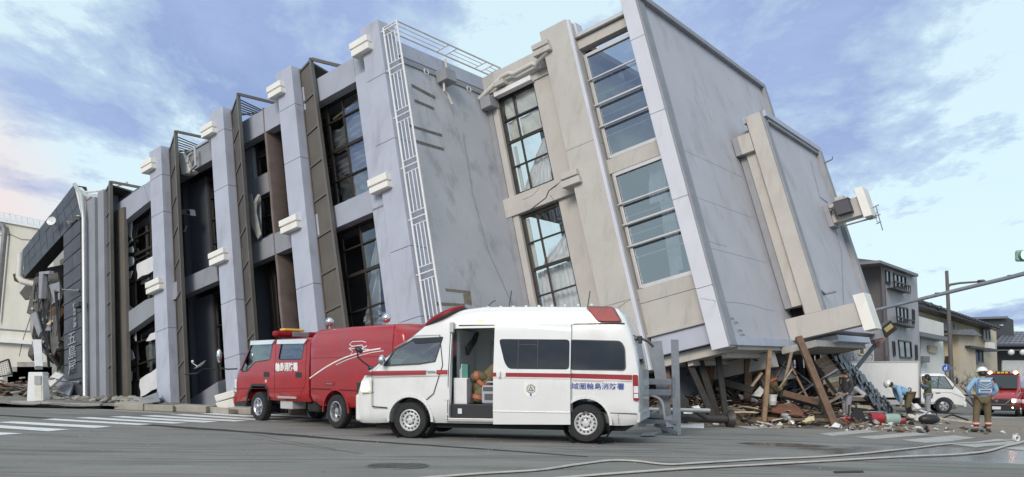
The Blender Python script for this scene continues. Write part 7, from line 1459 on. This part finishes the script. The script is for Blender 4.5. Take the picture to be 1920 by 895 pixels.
    for s in 'lr':
        a, o_ = J['an'+s], J['toe'+s]; d = (o_-a); d.z = 0; d = d.normalized() if d.length > .01 else V((1, 0, 0))
        skinned('shoe', {'a': (a+V((0, 0, .03)), .062), 'h': (V((a.x, a.y, .055))-d*.03, .055), 'm': (V((a.x, a.y, .05))+d*.09, .052), 't': (V((a.x, a.y, .04))+d*.19, .04)}, [('a', 'h'), ('h', 'm'), ('m', 't')], shoe_m, t)
    if head == 'helmet':
        hm = M.Translation(hd+up*.035) @ up.to_track_quat('Z', 'Y').to_matrix().to_4x4()
        hb = MB().sphere((0, 0, 0), .135, 20, 8, (1.05, 1.05, 1.0)); hb.v = [hm @ V((q.x, q.y, max(q.z, -.01))) for q in hb.v]; he = hb.build('helmet', hat_m or m_wpaint, t, local=True, smooth=50); FRAME[he] = None
        br = MB().lathe([(.10, -.012), (.155, -.018), (.157, -.008), (.12, .0)], 24, hm @ M.Rotation(R_(-90), 4, 'Y'), False); br.build('brim', hat_m or m_wpaint, he, local=True, smooth=40)
        MB().tube([hd+sd*.1+up*.02, hd+sd*.09-up*.09, hd+fwd*.05-up*.11, hd-sd*.09-up*.09, hd-sd*.1+up*.02], .008, 5).build('chin_strap', m_blackp, he, local=True)
        MB().sphere(hd-fwd*.03-up*.02, .098, 12, 8, (1, 1, .9)).build('hair', m_blackp, t, local=True, smooth='all')
    else:
        hr = MB().sphere(hd-fwd*.022+up*.03, .112, 16, 10, (1, 1, 1.02)); hr.build('hair', mat('dark_hair', (.022, .017, .014), .6), t, local=True, smooth='all')
        if head == 'long': MB().sphere(hd-fwd*.05-up*.03, .105, 14, 10, (1, 1, 1.1)).build('hair_back', mat('dark_hair', (.022, .017, .014), .6), t, local=True, smooth='all')
    return t, J, jacket, trs, fwd, sd
def stand(arms=None, lean=0.0, feet=.11, turn=(1, 0, 0)):
    P_ = dict(hips=(0, 0, .93), chest=(lean*.5, 0, 1.28), neck=(lean*.8, 0, 1.46), head=(lean*.8+.03, 0, 1.60), face=turn,
              hipl=(0, .10, .88), hipr=(0, -.10, .88), knl=(.02, feet, .48), knr=(.02, -feet, .48), anl=(-.01, feet, .09), anr=(-.01, -feet, .09), toel=(.15, feet+.02, .04), toer=(.15, -feet-.02, .04),
              shl=(lean*.6, .20, 1.40), shr=(lean*.6, -.20, 1.40), ell=(-.02, .27, 1.12), elr=(-.02, -.27, 1.12), wrl=(.05, .26, .88), wrr=(.05, -.26, .88), hal=(.07, .26, .80), har=(.07, -.26, .80))
    if arms: P_.update(arms)
    return P_
m_ltblue = mat('light_blue_jacket', (.26, .44, .62), .75, var=.12, scale=6, bump=.35, bscale=14); m_vest = mat('navy_grey_vest', (.09, .13, .22), .7, var=.1); m_khaki = mat('khaki_turnout_trousers', (.135, .105, .055), .85, var=.18, scale=6, bump=.35, bscale=14)
m_green = mat('olive_padded_coat', (.075, .095, .04), .8, var=.18, scale=5, bump=.4, bscale=10); m_jeans = mat('pale_grey_trousers', (.30, .31, .34), .85, var=.1, scale=6, bump=.2); m_char = mat('charcoal_jacket', (.045, .047, .055), .8, var=.15, scale=5, bump=.3); m_boot = mat('brown_work_boot', (.05, .038, .025), .7, var=.2); m_refl = mat('silver_reflective_tape', (.62, .64, .62), .35, var=.06); m_or = mat('orange_red_tape', (.60, .12, .07), .5, var=.1)
def band(parent, a, b, r0, r1, m, name='reflective_band', n=14): MB().tube([a, b], [r0, r1], n, False).build(name, m, parent, local=True, smooth='all')
# rescuer seen from behind, hands on hips
X_ = math.atan2(.97, .22)
pz = stand(dict(ell=(-.04, .37, 1.14), elr=(.02, -.36, 1.12), wrl=(.10, .27, .98), wrr=(.14, -.26, .98), hal=(.08, .25, .97), har=(.10, -.26, .95), anl=(-.05, .17, .09), anr=(.03, -.15, .09), knl=(.0, .15, .49), knr=(.03, -.14, .49), toel=(.10, .22, .04), toer=(.16, -.22, .04)), lean=-.02, feet=.15)
t, J, jk, tr, fw, sd = person(gp(1842, 811), X_, 'rescuer in light blue jacket and khaki trousers seen from behind at right', pz, m_ltblue, m_khaki, m_boot, 'helmet', m_wpaint, scale=1.05)
vs_ = MB(); vs_.prism([V((-.20, -.17, 1.44)), V((-.20, .17, 1.44)), V((-.205, .18, 1.05)), V((-.205, -.18, 1.05))], (.03, 0, 0)); vs_.build('vest_back', mat('vest_blue_grey', (.14, .24, .40), .7), jk, local=True)
for z in (1.28, 1.22):
    for s in (-1, 1): MB().bar(V((-.212, s*.16, z+.06)), V((-.218, 0, z-.03)), .012, .035, (1, 0, 0)).build('chevron', m_refl, jk, local=True)
MB().box(-.215, -.20, -.13, .13, 1.36, 1.42).build('back_patch', m_refl, jk, local=True); MB().box(-.216, -.20, -.15, .15, 1.08, 1.17).build('back_patch', m_refl, jk, local=True); MB().box(-.2175, -.21, -.13, .13, 1.10, 1.15).build('patch_print', m_vest, jk, local=True)
for s in 'lr': band(tr, J['an'+s]+V((0, 0, .12)), J['an'+s]+V((0, 0, .20)), .090, .090, m_or); band(tr, J['an'+s]+V((0, 0, .145)), J['an'+s]+V((0, 0, .175)), .093, .093, m_refl)
# person in olive coat, hand at the mouth
pz = stand(dict(elr=(.12, -.22, 1.14), wrr=(.20, -.10, 1.36), har=(.17, -.05, 1.46), ell=(.14, .2, 1.12), wrl=(.22, .06, 1.30), hal=(.22, .0, 1.38)), lean=.02, feet=.08)
person(gp(1740, 783), math.atan2(.25, -.97), 'person in olive hooded coat standing before white truck, hands at mouth', pz, m_green, m_jeans, mat('pale_shoe', (.4, .4, .4), .7), 'long', coat=True, scale=1.0)
# bending rescuer
pz = dict(hips=(-.05, 0, .92), chest=(.30, 0, 1.06), neck=(.46, 0, 1.14), head=(.58, 0, 1.20), face=(.9, 0, -.35), hipl=(-.05, .10, .87), hipr=(-.05, -.10, .87), knl=(.05, .12, .48), knr=(-.02, -.12, .48), anl=(-.03, .12, .09), anr=(-.14, -.12, .09), toel=(.13, .14, .04), toer=(.02, -.14, .04),
          shl=(.36, .19, 1.10), shr=(.36, -.19, 1.10), ell=(.30, .25, .82), elr=(.28, -.25, .82), wrl=(.26, .18, .58), wrr=(.16, -.20, .62), hal=(.27, .16, .50), har=(.13, -.18, .55))
t, J, jk, tr, fw, sd = person(gp(1702, 790), math.atan2(.15, -.99), 'rescuer in light blue jacket bending towards the rubble heap', pz, m_ltblue, m_khaki, m_boot, 'helmet', m_wpaint, scale=1.08)
band(jk, V((-.02, 0, .92)), V((.02, 0, .94)), .185, .185, m_blackp, 'harness_belt'); MB().box(.05, .28, -.10, .10, 1.16, 1.24, M.Rotation(R_(-18), 4, 'Y') @ M.Translation((-.3, 0, .05))).build('radio_pack', m_vest, jk, local=True, bevel=.03)
# man in charcoal jacket
pz = stand(dict(ell=(.0, .26, 1.14), elr=(.0, -.26, 1.14), wrl=(.14, .22, .95), wrr=(.14, -.22, .95), hal=(.2, .20, .92), har=(.2, -.20, .92), head=(.07, 0, 1.58), face=(.9, 0, -.4)), lean=.05, feet=.07)
person(gp(1588, 793), math.atan2(-.25, -.96), 'man in charcoal jacket and grey trousers looking down at the heap', pz, m_char, m_jeans, m_boot, 'hair', scale=1.0)
# firefighter stooping inside the wreck
pz = dict(hips=(-.10, 0, .70), chest=(.10, 0, 1.02), neck=(.20, 0, 1.17), head=(.28, 0, 1.28), face=(.9, 0, -.3), hipl=(-.10, .10, .66), hipr=(-.10, -.10, .66), knl=(.22, .16, .42), knr=(.18, -.16, .42), anl=(.0, .16, .09), anr=(-.04, -.16, .09), toel=(.15, .18, .04), toer=(.12, -.18, .04),
          shl=(.12, .2, 1.10), shr=(.12, -.2, 1.10), ell=(.26, .26, .86), elr=(.2, -.28, .84), wrl=(.44, .2, .72), wrr=(.40, -.22, .70), hal=(.50, .18, .68), har=(.46, -.2, .66))
bp = at(1448, 758, 23.6); bp.z = hz(bp.x, bp.y)-.1
t, J, jk, tr, fw, sd = person(bp, math.atan2(.75, -.65), 'firefighter in tan coat with orange bands stooping inside the wreck', pz, mat('tan_turnout_cloth', (.16, .125, .065)), mat('tan_turnout_cloth', (.16, .125, .065)), m_boot, 'helmet', m_wpaint)
band(jk, V((-.01, 0, .86)), V((.03, 0, .92)), .182, .186, m_or); band(tr, V((.1, .14, .50)), V((.14, .15, .46)), .115, .11, m_or)
for s in 'lr': band(jk, J['sh'+s].lerp(J['el'+s], .55), J['sh'+s].lerp(J['el'+s], .85), .088, .084, m_or)
